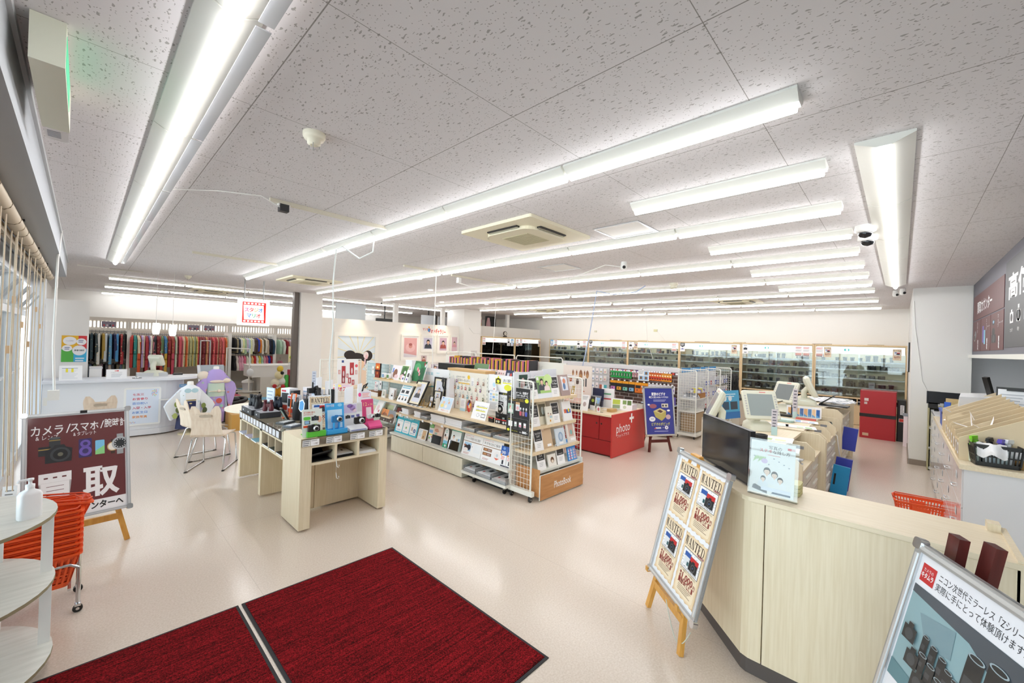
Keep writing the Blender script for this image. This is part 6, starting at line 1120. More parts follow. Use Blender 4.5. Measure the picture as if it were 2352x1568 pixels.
b=MB();b.box(6.2,3.52,ZR,6.36,3.62,ZR+.05,M('#c9a36a'));tag(b.build('wooden_block'),'small tan wooden block near the red end panel','block');b=MB();b.bar((6.2,3.75,ZR+.06),(6.6,3.5,ZR+.02),.02,.008,PAPER);b.bar((6.24,3.72,ZR+.02),(6.62,3.56,ZR+.005),.02,.008,PAPER);tag(b.build('paper_straws'),'white paper strips lying on the red counter','paper')
b=MB();b.prism([(6.72,3.42),(6.9,3.42),(6.81,3.58)],ZR,ZR+.09,M('#eceaf2'));tag(b.build('tent_card'),'white tent card at the right end of the red counter top','card')
b=MB();b.box(6.2,4.0,ZR,6.4,4.1,ZR+.15,M('#3a3b40'));tag(b.build('black_box'),'small charcoal box among the samples on the red counter','box')
b=MB();b.box(6.72,3.66,ZR,6.9,3.95,ZR+.04,M('#3f7f6a'));b.box(6.74,3.68,ZR+.04,6.88,3.9,ZR+.06,M('#3c78b8'));tag(b.build('goods_tray'),'green and blue packs lying at the back of the red counter','box')
# ================================================================ BLUE EASEL SIGN
def blue_sign(b,w,h):
    Y_=M('#d9da4a');WP=PAPER;b.rect(.03,.03,w-.03,h-.03,M('#2f3a92',.35,0,0,.5),1)
    b.text('家族のビデオ',w/2,.845*h,.07*h,WP,2,w=.46*w,bold=.03);b.text('最後に見たのはいつですか?',w/2,.78*h,.045*h,WP,2,w=.64*w,bold=.02);lines(b,.32*w,.73*h,.42*w,2,.025*h,'#c2c6ea',.35,2)
    b.poly([(.3*w,.5*h),(.52*w,.56*h),(.72*w,.5*h),(.70*w,.38*h),(.56*w,.30*h),(.36*w,.38*h)],M('#b6a862'),2);b.poly([(.3*w,.5*h),(.52*w,.56*h),(.72*w,.5*h),(.55*w,.44*h)],M('#cfc38a'),3);b.poly([(.42*w,.50*h),(.52*w,.53*h),(.62*w,.49*h),(.54*w,.46*h)],M('#5b3c38'),4)
    b.ell(.3*w,.6*h,.12*w,.045*h,M('#9a5a68'),2);b.ell(.16*w,.63*h,.04*w,.018*h,WP,3);b.rect(.58*w,.57*h,.8*w,.65*h,M('#d9d2c2'),2);b.ell(.63*w,.61*h,.03*w,.022*h,M('#3c3c42'),3);b.ell(.73*w,.61*h,.03*w,.022*h,M('#3c3c42'),3);b.ell(.78*w,.38*h,.08*w,.05*h,M('#c9a8b4'),2);b.ell(.8*w,.51*h,.05*w,.02*h,WP,3)
    b.ell(.25*w,.34*h,.1*w,.05*h,WP,4);lines(b,.19*w,.36*h,.12*w,2,.025*h,'#6d74b8',.35,5)
    b.text('ビデオのダビング',.52*w,.235*h,.07*h,Y_,2,w=.6*w,bold=.01);b.rect(.34*w,.145*h,.52*w,.175*h,M('#d9d9dd'),2);b.rect(.3*w,.14*h,.36*w,.16*h,M('#c8504c'),3);b.ell(.7*w,.165*h,.06*w,.038*h,M('#dfe0ea'),2);b.ell(.7*w,.165*h,.016*w,.01*h,M('#2f3a92'),3);b.rect(.58*w,.16*h,.6*w,.17*h,WP,2);lines(b,.3*w,.1*h,.45*w,1,.02*h,'#c2c6ea',.5,2)
_u=Vector((.845,-.535,0));_n=_u.cross(Vector((0,0,1)))
snap_board('poster_board','blue video dubbing poster in a silver frame on the dark wooden easel',(6.695,3.145,.28),tuple(_u),tuple(Vector((0,0,1))-_n*.16),.60,.85,blue_sign,.028)
easel('display_easel','dark brown easel carrying the blue video poster before the red counter',(6.97,3.0,0),tuple(_u),tuple(-_n),EASELD,1.0,.43,.27,.17,top=False)
# ================================================================ FILM WALL (brick print board) AND GRID RACKS
t=T('film_display','brown brick print display wall of film and instant cameras','display wall',(8.6,4.1,0));b=MB();b.box(8.5,3.30,.06,8.53,4.92,1.30,BRICK);b.build('brick_board',t)
b=MB();b.box(8.49,3.30,1.30,8.55,6.3,1.395,M('#e9e7ea',.5))
for k in range(3):b.box(8.486,3.30,1.31+.028*k,8.49,6.3,1.322+.028*k,M('#c9c7cb'))
b.build('slat_header',t);b=MB();b.box(8.1,3.30,.05,8.53,4.92,.2,METW);b.build('base_shelf',t);b=MB();b.box(8.25,3.30,.62,8.5,4.0,.64,M('#cfe0f0',.4));b.build('shelf_board',t);b=MB();b.box(8.505,4.92,.1,8.53,6.3,1.30,M('#d9dadd',.5));b.build('white_board',t)
def pack(label,y,z,w,h,c,draw=None,name='film_pack',cat='film',group=None,th=.02,x=8.44,hook=True):
    t=T(name,label,cat,(x,y-w/2,z),group=group);b=MB(frame((x,y,z),LX,(.02,0,1)));b.box(0,0,-th,w,h,0,M(c,.4))
    if draw:draw(b,w,h)
    b.build('pack',t)
    if hook:b=MB();b.tube([(8.5,y-w/2,z+h-.01),(x-.03,y-w/2,z+h-.01),(x-.03,y-w/2,z+h+.012)],.003,CHROME,4);b.X=frame((x-.032,y-w/2+.02,z+h+.005),LX,(0,0,1));b.rect(0,0,.04,.03,PAPER,1);b.build('hook_tag',t)
    return t
for k in range(8):pack(f'bright green film box on the top hooks of the brick wall, {ordn(k)} from the left',4.86-.066*k,1.10,.06,.15,'#1fa24c',lambda b,w,h:(b.rect(.2*w,.25*h,.8*w,.75*h,M('#14361f'),1),b.rect(.3*w,.3*h,.45*w,.7*h,PAPER,2),b.rect(0,.85*h,w,h,M('#3cc468'),1)),group='green film boxes')
for k in range(9):pack(f'red and yellow film box on the top hooks of the brick wall, {ordn(k)} from the left',3.93-.055*k,1.10,.052,.17,'#e79a22' if k>4 else '#d9691e',lambda b,w,h:(b.poly([(0,.3*h),(w,.15*h),(w,.4*h),(0,.55*h)],M('#c22d20'),1),b.rect(.2*w,.58*h,.8*w,.74*h,M('#f6e6c0'),1),b.ell(.5*w,.24*h,.3*w,.09*h,M('#4a2018'),2)),group='red and yellow film boxes')
for k in range(3):pack(f'small pinkish film pack beside the green boxes, {ordn(k)} from the left',4.32-.06*k,1.14,.045,.1,'#c9a8ac',lambda b,w,h:b.ell(.5*w,.65*h,.3*w,.2*h,M('#b5606a'),1),group='small pink film packs')
pack('white sample photo card hanging among the films',4.17,1.08,.25,.22,'#eef0f1',lambda b,w,h:([b.rect(x*w,y*h,(x+.38)*w,(y+.38)*h,M('#8fb8de'),1)for x,y in((.56,.55),(.56,.08),(.1,.08))],[b.ell((x+.18)*w,(y+.2)*h,.1*w,.14*h,M('#7a5a3a'),2)for x,y in((.56,.55),(.56,.08),(.1,.08))],lines(b,.08*w,.9*h,.4*w,3,.09*h,'#9a9a9e',.4)),'sample_card','card',th=.005,x=8.42)
for k,c in enumerate(('#c77fc0','#e5a12c','#7cc6b0','#86b8de','#e0762a','#e8e6e2')):
    pack(('pink','orange','mint green','sky blue','bright orange','white')[k]+' instant film camera pack with an orange header on the middle hooks',4.86-.153*k,.80,.148,.23,'#1e1d1f' if k<4 else '#d9721e',lambda b,w,h,c=c,k=k:(b.rect(0,.76*h,w,h,M('#efa21e'),1),b.rect(.1*w,.45*h,.9*w,.72*h,M('#1e1d1f'),1),b.poly(rrect(.1*w,.1*h,.85*w,.42*h,.01),M(c),2),b.rect(.3*w,.2*h,.45*w,.34*h,M('#2a2a2c'),3)),'camera_pack','camera')
for k in range(7):pack(f'white and purple accessory pack on the middle hooks of the brick wall, {ordn(k)} from the left',3.94-.083*k,.86,.075,.16,'#eceaf0',lambda b,w,h,k=k:(b.ell(.5*w,.4*h,.34*w,.22*h,M(('#5a7f6a','#8a5a5e','#b98ac8','#4c4652','#9a4450','#d8d4de','#7d5fb0')[k]),1),b.ell(.5*w,.9*h,.2*w,.08*h,PAPER,2)),'accessory_pack','pack','accessory packs on the brick wall')
for k in range(22):pack(f'small price marked pack hanging under the white header, {ordn(k)} from the left',4.88-.072*k,1.25,.05,.04,('#c93a3a','#e9e7ea','#d0504c','#e9e7ea','#7a5ab0')[k%5],None,'small_pack','pack','small packs under the white header',.01,hook=False,x=8.46)
for k,(y,c)in enumerate(((3.86,'#7d68c0'),(3.72,'#9a86d0'),(3.58,'#4a4670'),(3.44,'#6f5bb0'))):
    b=MB();b.box(8.28,y-.12,.641,8.4,y,.641+(.2,.17,.21,.16)[k],M(c,.4));b.X=frame((8.279,y,.641),LX,(0,0,1));b.poly(rrect(.02,.05,.10,.14,.015),M(('#b8aee0','#c9d2e6','#8fb0b8','#d0a8c8')[k]),1);b.ell(.06,.1,.022,.022,M('#d8d8e6'),2);b.ell(.06,.1,.012,.012,M('#2c2a3a'),3);tag(b.build('camera_box'),f'purple instant camera box on the pale blue shelf of the brick wall, {ordn(k)} from the left','box','purple instant camera boxes')
for k in range(34):
    r,q=k//12,k%12;y=6.22-.107*q;z=1.16-.17*r
    pack(f'small white accessory pack on the pale board, {ordn(q)} from the left in the {("top", "middle", "lower")[r]} row',y,z,.075,.115,('#eef0f4','#f0e6e8','#e9ecf4','#ece6dc')[k%4],lambda b,w,h,k=k:b.ell(.5*w,.35*h,.28*w,.18*h,M(('#7d8fb8','#c98f98','#b0a070','#8a8f9a')[(k*3)%4]),1),'accessory_pack','pack','small packs on the pale board',.008,hook=False)
rc('brick red and teal leaflets on the pale board',8.44,5.15,.70,.2,.2,lambda b,w,h:(b.rect(0,0,.35*w,h,M('#a8563e'),1),b.rect(.6*w,0,w,h,M('#4aa8b4'),1)),0,.02,name='leaflet',cat='leaflet')
b=MB();b.box(8.2,4.35,.2,8.4,4.75,.62,M('#3c3f52'));tag(b.build('display_box'),'dark blue grey box at the foot of the brick wall','box');b=MB();b.box(8.2,3.95,.2,8.4,4.25,.58,M('#d8d6ca'));tag(b.build('display_box'),'pale grey green box at the foot of the brick wall','box')
b=MB();b.box(8.15,3.4,.2,8.3,3.6,.5,M('#e8eaee'));b.box(8.16,3.42,.51,8.28,3.58,.56,M('#e0662a'));b.X=frame((8.149,3.6,.2),LX,(0,0,1));b.rect(.03,.12,.16,.24,M('#6aa3cf'),1);tag(b.build('product_box'),'white product box with an orange top at the foot of the brick wall','box')
t=T('wire_rack','cream wheeled wire rack of accessories behind the screens','rack',(9.3,3.1,0))
for x in(8.42,9.1,9.9,10.7):grid_panel(t,x,2.93,3.29,.11,1.37,7,24)
b=MB();b.box(8.40,2.9,.06,10.75,3.3,.11,METW);b.build('base',t)
for z in(.52,.78):b=MB();b.box(8.43,2.95,z,9.1,3.28,z+.02,METW);b.build('steel_shelf',t)
b=MB();b.box(8.43,3.27,.12,10.7,3.285,1.3,M('#dcdde0',.5));b.build('back_panel',t)
for x in(8.43,10.7):
    for y in(2.95,3.28):b=MB();b.lathe([(.02,-.012),(.028,-.01),(.028,.01),(.02,.012)],BLACK,at=(x,y,.029),n=14,axis='y');b.box(x-.012,y-.012,.045,x+.012,y+.012,.061,STEEL);b.build('castor',t)
for k in range(4):fy(f'bright blue header card on the wire rack, {ordn(k)} from the left',8.5+.55*k,3.26,1.31,.5,.09,lambda b,w,h:(b.rect(0,0,w,h,M('#2f8fd0'),1),b.text('SDカード',.5*w,.5*h,.4*h,PAPER,2)),0,name='header_card',cat='card',group='blue header cards')
for k in range(30):
    r,q=k//10,k%10;x=9.15+.155*q;z=1.02-.24*r
    fy(f'memory card pack on the wire rack, {ordn(q)} from the left in the {("top", "middle", "lower")[r]} row',x,3.0,z,.11,.19,lambda b,w,h,k=k:(b.rect(.12*w,.1*h,.88*w,.55*h,M(('#3450b0','#d6d8e0','#b04a52','#5f6fc0')[(k*3+k//10)%4]),1),b.ell(.5*w,.3*h,.2*w,.1*h,PAPER,2)),.02,name='card_pack',cat='pack',bg=M('#d3d5dc',.4),group='memory card packs on the wire rack')
t=T('goods_basket','brown cardboard basket of small packs on the wire rack','basket',(8.85,3.1,.80));b=MB();b.box(8.72,2.95,.80,9.02,3.2,.90,M('#a8743e'));b.build('basket',t)
b=MB();[b.box(8.74+.05*(k%6),2.97+.07*(k//6),.88+.02*(k%3),8.78+.05*(k%6),3.02+.07*(k//6),.95+.02*(k%4),M(('#e9e9ee','#8a7ab8','#e6d84a','#dcdde4')[k%4]))for k in range(15)];b.build('packs',t)['kind']='stuff'
t=T('goods_basket','grey wire tray of small boxes on the wire rack','basket',(8.6,3.1,.80));b=MB();b.box(8.46,2.95,.80,8.70,3.2,.84,M('#b9bbc0'));b.build('tray',t)
b=MB();[b.box(8.47+.05*(k%4),2.96+.06*(k//4),.83,8.51+.05*(k%4),3.01+.06*(k//4),.87+.02*(k%3),M(('#e9e9ee','#9a9ca4','#6f727a')[k%3]))for k in range(16)];b.build('packs',t)['kind']='stuff'
b=MB();b.box(8.5,2.97,.12,9.05,3.25,.5,M('#a89070'));tag(b.build('cardboard_box'),'brown carton in the foot of the wire rack','box')
t=T('demo_table','low dark topped table with tripods and bags beyond the wire rack','table',(11.2,3.0,0));b=MB();b.box(10.78,2.75,.02,11.7,3.25,.62,M('#d5cdbd',.5));b.build('body',t);b=MB();b.box(10.76,2.73,.62,11.72,3.27,.68,M('#303034'));b.build('top',t)
for k in range(7):
    x=10.85+.12*k;b=MB()
    for a in(0,2.1,4.2):b.tube([(x+.03*math.cos(a),3.0+.05*math.sin(a),.681),(x,3.02,1.05+.05*(k%3))],.012,BLACK,5)
    b.box(x-.03,2.99,1.04+.05*(k%3),x+.03,3.05,1.12+.05*(k%3),DARK);tag(b.build('tripod'),f'black tripod standing on the dark topped table, {ordn(k)} from the left','tripod','black tripods on the table')
# ================================================================ SERVICE COUNTERS BEHIND THE FRONT COUNTER
IVP=M('#dcdccb',.45);KEY=M('#b9b8b4',.5)
def counter_unit(name,label,x0,x1,z,boards,plaque=True):
    t=T(name,label,'counter',((x0+x1)/2,1.0,0))
    def endp(x,zt,y1=1.36,y0=.58,ch=.06):b=MB(Matrix(((0,0,1,x),(1,0,0,0),(0,1,0,0),(0,0,0,1))));return b.prism([(y0,0),(y1,0),(y1,zt),(y0+ch,zt),(y0,zt-ch)],0,.025,WOOD)
    endp(x0,z).build('end_panel',t);endp(x1-.025,z).build('end_panel',t)
    b=MB();b.box(x0+.026,1.335,.02,x1-.026,1.355,z-.03,WOODX);b.build('front_panel',t)
    b=MB();b.box(x0+.026,.80,z-.028,x1-.026,1.36,z-.002,WOODX);b.build('customer_top',t)
    b=MB();b.box(x0+.026,.62,z-.2,x1-.026,1.0,z-.175,WOODX);b.build('staff_shelf',t)
    b=MB();b.box(x0+.026,.66,.03,x1-.026,1.33,z-.201,M('#cfc6b2',.5));b.build('carcass',t)
    n=max(2,round((x1-x0)/.45))
    for i in range(n):
        for j in range(4):
            xa=x0+.04+(x1-x0-.08)*i/n;xb=x0+.03+(x1-x0-.08)*(i+1)/n;za=.05+j*(z-.27)/4;b=MB();b.box(xa,.64,za,xb,.66,za+(z-.27)/4-.012,M('#d6cfc2',.5));d=b.build('drawer',t)
            b=MB();b.box(xa+.1,.625,za+.07,xb-.1,.64,za+.085,METW);b.build('drawer_pull',d)
    for x in boards:
        b=MB(Matrix(((0,0,1,x),(1,0,0,0),(0,1,0,0),(0,0,0,1))));b.prism([(.60,z-.174),(.82,z-.174),(.82,z-.003),(.67,z-.003),(.60,z-.07)],0,.02,WOOD);b.build('divider',t)
        b=MB(frame((x-.0005,.76,z-.075),LX,(0,0,1)));b.rect(0,0,.07,.03,M('#a0a3ad',.35,.6),1);b.build('plate',t)
    return t
counter_unit('service_counter','nearest cream wood till counter behind the black monitor',4.2,5.66,.90,(5.03,))
counter_unit('service_counter','middle cream wood till counter with a chamfered end panel',5.74,7.3,.90,(6.28,6.8))
counter_unit('service_counter','far cream wood till counter with a laptop and newspapers on top',7.42,9.35,1.0,(7.5,))
def pos(label,x,y,z,face,scr,big=1.0,back=False):
    """point of sale screen: tilted slab on an arm and base; face = angle the screen looks towards"""
    t=T('pos_terminal',label,'till screen',(x,y,z),face,local=True)
    b=MB();b.loft([[(px,py,0)for px,py in rrect(-.14,-.13,.12,.13,.04)],[(px,py,.07)for px,py in rrect(-.13,-.12,.10,.12,.04)],[(px,py,.10)for px,py in rrect(-.10,-.09,.04,.09,.04)]],IVP);b.build('base',t)
    b=MB();b.tube([(-.04,0,.08),(-.05,0,.2),(.02,0,.28)],.04,IVP,10);b.build('arm',t)
    X=Matrix.Translation((.03,0,.28))@Matrix.Rotation(-.42,4,'Y');w,h=.19*big,.17*big
    b=MB(X);rings=[]
    for q,s,s2 in((-.05,.72,.6),(-.03,.92,.92),(0,1,1),(.02,1,1),(.03,.95,.95)):rings.append([(q,py*s,pz*s2)for py,pz in rrect(-w,-h,w,h,.025)])
    b.loft(rings,IVP,False);s_=b.build('screen_case',t)
    b=MB(X@frame((.0305,-w,-h),(0,1,0),(0,0,1)));b.rect(.05,.04,2*w-.05,2*h-.045,M(scr,.2),1)
    for k in range(8):b.rect(.015,.05+.03*k,.035,.067+.03*k,KEY,1);b.rect(2*w-.035,.05+.03*k,2*w-.015,.067+.03*k,KEY,1)
    b.rect(w,2*h-.03,w+.07,2*h-.018,M('#d98a8a'),1);b.build('screen',s_)
    return t
pos('large ivory till screen seen from behind beside the blue poster',5.0,1.50,.90,1.95,'#8d9498',1.05)
pos('ivory till screen facing the front with keys along its edges',5.4,1.18,.90,-2.45,'#9aa3a2',1.0)
pos('ivory till screen turned sideways on the middle counter',7.25,1.22,.92,2.6,'#7d8384',.95)
pos('ivory till screen on the far counter beside the laptop',7.72,1.03,1.0,-1.35,'#a9b0ae',.95)
b=MB();b.tube([(5.1,1.62,1.0),(5.05,1.66,.75),(5.0,1.62,.5),(5.1,1.5,.3)],.008,BLACK,6);b.tube([(5.1,1.62,1.0),(5.1,1.5,.95)],.008,BLACK,6);tag(b.build('cable'),'black cable hanging behind the large ivory till screen','cable')
b=MB();b.tube([(7.0,1.3,.91),(6.98,1.33,1.05),(7.12,1.25,1.08)],.007,BLACK,6);tag(b.build('cable'),'black cable under the sideways till screen','cable')
t=T('router','small black box with an aerial on the middle counter','router',(6.85,1.16,.90));b=MB();b.box(6.78,1.08,.90,6.92,1.26,.925,BLACK);b.build('case',t);b=MB();b.tube([(6.9,1.1,.92),(6.9,1.1,1.06)],.006,BLACK,6);b.build('aerial',t)
t=T('leaflet_display','white stand with orange and blue prints across the middle counter','stand',(7.0,.9,.90));b=MB(frame((6.95,1.17,.90),(.04,-1,0),(.12,0,1)));b.box(0,0,-.01,.40,.15,0,PAPER)
for k in range(8):b.rect(.02+.046*k,.01,.06+.046*k,.12,M(('#e9b27a','#3f7fc0','#f0c79a','#2f66b0')[k%4]),1);b.poly([(.02+.046*k,.05),(.06+.046*k,.02),(.06+.046*k,.01),(.02+.046*k,.01)],M('#5aa0d8'),2)
b.build('board',t)
t=T('acrylic_screen','clear acrylic sheet on a red foot on the middle counter','screen',(6.75,.95,.90));b=MB();b.box(6.70,.80,.90,6.76,1.02,.918,M('#d86a60'));b.build('foot',t);b=MB();b.box(6.73,.81,.918,6.735,1.01,1.22,ACRYL);b.build('sheet',t)
for k,(x,y,z0,h,lab)in enumerate(((6.72,1.06,.90,.40,'tall narrow grey strip sign on the middle counter'),(5.15,1.0,.90,.28,'narrow printed strip sign on the nearest till counter'))):
    b=MB(frame((x,y,z0),(.35,-.94,0),(0,0,1)));b.box(0,0,-.004,.055,h,0,M('#cfc7cc'));lines(b,.01,h-.02,.035,6,h/9,'#6a6670',.4,1);b.rect(0,0,.055,.09,M('#bcd8d6'),1);tag(b.build('strip_sign'),lab,'sign')
def sheet(label,x,y,z,w,d,cols,rz=0):
    b=MB(Matrix.Translation((x,y,z))@Matrix.Rotation(rz,4,'Z')@frame((-d/2,w/2,0),LX,(1,0,0)));b.box(0,0,0,w,d,.002,PAPER)
    for k,c in enumerate(cols):b.rect(w*(.08+.28*(k%3)),d*(.15+.4*(k//3)),w*(.30+.28*(k%3)),d*(.5+.4*(k//3)),M(c),4)
    return tag(b.build('price_sheet'),label,'sheet')
sheet('white sheet with an orange picture on the middle counter front',5.95,1.12,.901,.3,.21,('#e0b08a','#eeeef0','#cfe0d0'),.3);sheet('white sheet with a green picture on the middle counter front',6.0,.86,.901,.3,.21,('#f0f0f2','#c8dcb0','#8fbf6a'),.2);sheet('bright blue and pink leaflet near the red foot on the middle counter',6.5,.88,.901,.26,.2,('#8fb8e2','#e6b8c0','#9fc4e6','#7fa8d8'),.15)
sheet('laminated sheet with blue and green blocks on the nearest till counter',4.95,.98,.901,.42,.28,('#a9c8e0','#c2d8a0','#dfe8c0','#b8d0e0'),.1);sheet('white sheet with red print at the edge of the nearest till counter',4.5,.80,.901,.3,.2,('#f0c8c8','#e8e8ec'),.1);sheet('sheet with black headline and green block on the far counter',7.85,.82,1.001,.4,.25,('#3a3d40','#4a4d50','#7fae6a'),.1)
b=MB();b.lathe([(.05,0),(.056,.08),(.056,.085),(.048,.085),(.046,.01),(.001,.01)],BLACK,at=(4.62,.98,.90),n=24);tag(b.build('bowl'),'round black bowl on the nearest till counter','bowl')
b=MB();b.box(4.26,.95,.90,4.42,1.1,.93,BLACK);b.X=frame((4.26,1.1,.931),LX,(1,0,0));[b.rect(.01+.03*k,.01+.03*j,.033+.03*k,.033+.03*j,PAPER,1)for k in range(4)for j in range(3)];tag(b.build('keypad'),'small black keypad with white keys on the nearest till counter','keypad')
b=MB();b.prism(rrect(6.25,.98,6.4,1.2,.05),.901,.925,M('#bcdcdc',.3));b.prism(rrect(6.24,.97,6.41,1.21,.05),.925,.93,M('#d6eaea',.3));tag(b.build('coin_tray'),'pale turquoise coin tray on the middle counter','tray')
for k,(x,y,c,lab)in enumerate(((5.3,.75,'#e6e6ea','clear bags of small parts on the nearest staff shelf'),(4.75,.72,'#c9ccd0','white boxes on the nearest staff shelf'))):
    b=MB();[b.box(x-.08+.03*q,y-.06+.02*(q%3),.726+.012*q,x+.06+.02*(q%2),y+.06,.737+.012*q,M(c,.3))for q in range(4)];tag(b.build('parts_bag'),lab,'bag')
b=MB();b.box(7.0,.66,.73,7.06,.74,.86,M('#3f6a66'));b.box(6.96,.66,.73,6.99,.70,.88,BLACK);tag(b.build('desk_clock'),'small dark green and black device on the middle staff shelf','device')
b=MB();b.tube([(7.05,.66,.74),(7.0,.60,.7),(7.02,.57,.45),(7.3,.56,.3),(7.2,.6,.1)],.006,WHITE,6);tag(b.build('cable'),'white cable hanging over the drawers of the middle counter','cable')
for k,(x,c,h,lab)in enumerate(((6.75,'#1f8fc8',.36,'turquoise folder leaning at the foot of the drawers'),(6.98,'#3a44a8',.42,'dark blue folder behind the turquoise one'),(8.0,'#3b48b0',.34,'dark blue folder under the far counter'))):
    b=MB(Matrix.Translation((x,.52,.0 if k<2 else .35))@Matrix.Rotation(.1,4,'X'));b.box(-.02,-.05,0,.02,.12,h,M(c,.4));b.box(-.021,.08,h*.3,-.0205,.1,h*.7,BLACK)if k==0 else None;tag(b.build('folder'),lab,'folder')
t=T('laptop','open black laptop on the far counter','laptop',(7.9,.72,1.0),-.05,local=True);b=MB();b.box(-.13,-.17,0,.11,.17,.02,M('#1d1e20',.4));b.build('keyboard_base',t);b=MB(Matrix.Translation((-.12,.17,.02))@Matrix.Rotation(.9,4,'X'));b.box(0,-.005,0,.23,.008,.23,M('#1d1e20',.35));b.build('lid',t)
b=MB()
for k in range(8):b.X=Matrix.Translation((8.6+.15*(k%3),.72+.1*(k//3),1.0+.003*k))@Matrix.Rotation(.15*(k%4)-.2,4,'Z');b.box(-.3,-.16,0,.3,.2,.002,M('#eceef2'));[b.rect(-.28+.09*q,-.14+.05*((q*3)%5),-.21+.09*q,-.1+.05*((q*3)%5),M(('#9aa6b8','#b8c2c8','#8fb09a')[q%3]),5)for q in range(6)]
tag(b.build('newspapers'),'newspapers spread over the far counter top','newspaper')
t=T('poster_stand','bright blue poster leaning at the end of the wire rack behind the till','sign',(8.0,2.3,.2));b=MB(frame((7.75,2.27,.58),(.9,-.3,0),(.03,.1,1)));b.box(0,0,-.008,.56,.50,0,M('#4aa3d0',.4));lines(b,.06,.44,.4,2,.04,'#cfe8f6',.4,1);b.rect(.08,.16,.26,.30,M('#35506a'),1);b.rect(.3,.16,.5,.30,M('#3d4a58'),1);b.ell(.15,.36,.05,.05,M('#dbe6ee'),1);b.ell(.3,.36,.05,.05,M('#dbe6ee'),1);b.rect(0,0,.56,.12,M('#2f72b8'),1);b.build('poster',t);b=MB();b.box(7.85,2.3,0,8.3,2.62,.52,M('#cdc7b8',.5));b.box(7.85,2.3,.52,8.3,2.62,.56,M('#b9b2a4',.5));b.build('stand',t)
b=MB();b.box(7.9,2.35,.561,8.2,2.6,.72,BLACK);tag(b.build('printer'),'black printer on the low stand behind the blue poster','printer')
b=MB(frame((6.2,1.42,.94),(.5,-.87,0),(.12,.1,1)));b.box(0,0,-.004,.19,.27,0,PAPER);lines(b,.03,.2,.1,3,.05,'#a9b4c8',.3,1);tag(b.build('notice'),'white notice card behind the front facing till screen','card')
# ================================================================ STAFF CABINET ON THE RIGHT
CW=M('#e4e3e6',.12,0,0,.3)
t=T('drawer_cabinet','long glossy white drawer cabinet with a wooden top on the right','cabinet',(6.8,-.56,0))
b=MB();b.box(4.64,-.74,.05,9.15,-.372,.955,M('#e2e2e4',.4));b.build('body',t);b=MB();b.box(4.615,-.75,.05,4.638,-.36,.955,M('#d9dade',.5));b.build('end_panel',t)
b=MB();b.box(4.60,-.77,.958,8.0,-.335,.995,WOODX);b.build('worktop',t);b=MB();b.box(4.64,-.72,0,9.1,-.40,.049,M('#8f8f92'));b.build('plinth',t)
for i in range(6):
    for j in range(3):
        xa,xb=4.645+.75*i,4.645+.75*(i+1)-.008;za,zb=(.055,.36,.66)[j],(.352,.652,.95)[j];b=MB();b.box(xa,-.371,za,xb,-.352,zb,CW);d=b.build('drawer',t)
        b=MB(frame((xa+.42,-.351,(za+zb)/2),(-1,0,0),(0,0,1)));b.rect(0,0,.1,.06,PAPER,1);b.rect(.01,.012,.09,.05,M('#cfd6da'),2);b.build('label',d)
        b=MB();b.tube([(xa+.5,-.351,za+.05),(xa+.5,-.335,za+.05),(xa+.62,-.335,za+.05),(xa+.62,-.351,za+.05)],.005,ALU,6);b.build('pull',d)
t=T('sorting_rack','pale board sorting rack with angled compartments on the cabinet top','rack',(5.7,-.55,.996));SB=M('#d9c7a6',.6);SB2=M('#c9b48e',.6)
def sl(x,y0,y1,z0,za,zb):return[(x,y0,z0),(x,y1,z0),(x,y1,zb),(x,y0,za)]
xs=[4.80,4.95,5.12,5.35,5.55,5.75,5.95,6.15,6.38,6.60]
for k,x in enumerate(xs):
    hh=1.17+.007*k;b=MB();b.loft([sl(x,-.345,-.74,.996,hh,hh+.22),sl(x+.012,-.345,-.74,.996,hh,hh+.22)],SB,False);b.build('divider',t)
b=MB();b.box(4.813,-.355,.996,5.119,-.345,1.14,SB2);b.box(5.133,-.36,.996,6.6,-.35,1.17,SB2);b.build('front_board',t);b=MB();b.box(4.81,-.75,.996,6.61,-.742,1.40,SB2);b.build('back_board',t)
for k,x in enumerate((4.86,5.0,5.2,5.42,5.62,5.82,6.02)):b=MB(frame((x,-.3445,1.03),(-1,0,0),(0,0,1)));b.rect(-.05,0,.02,.09,PAPER,1);b.rect(-.035,.02,.005,.07,M('#b7a3a0'),2);b.build('slot_label',t)
for k,(x,y,s)in enumerate(((5.05,-.52,.05),(5.25,-.45,.05),(5.45,-.50,.06),(5.85,-.48,.11),(6.25,-.43,.11),(5.65,-.68,.12))):b=MB(Matrix.Translation((x,y,1.2))@Matrix.Rotation(.6-.3*k,4,'X'));b.poly([(-s,-.02),(s,-.05),(s*.6,.12),(-s*.4,.10)],PAPER,0);b.X=b.X@Matrix.Rotation(1.2,4,'X');b.poly([(-s,.0),(s,.0),(s*.7,.14),(-s*.5,.11)],PAPER,0);b.box(-.01,0.0,0,.01,.02,.01,BLACK);tag(b.build('slip'),f'white paper slips sticking out of the sorting rack, {ordn(k)} from the camera','paper','paper slips in the sorting rack')
t=T('cleaning_caddy','black slotted plastic basket of cleaning sprays on the cabinet top','basket',(4.72,-.53,.996));b=MB(Matrix.Translation((4.74,-.525,.996))@Matrix.Rotation(-1.42,4,'Z'));K2=M('#1a1a1b',.4)
for z0,z1,s0,s1 in((0,.03,.9,.92),(.07,.08,.95,.96),(.13,.16,.98,1)):r0,r1=rrect(-.125*s0,-.07*s0,.125*s0,.07*s0,.015),rrect(-.125*s1,-.07*s1,.125*s1,.07*s1,.015);b.loft([[(x,y,z0)for x,y in r0],[(x,y,z1)for x,y in r1],[(x*.97,y*.96,z1)for x,y in r1],[(x*.97,y*.96,z0)for x,y in r0]],K2,False,cap=False)
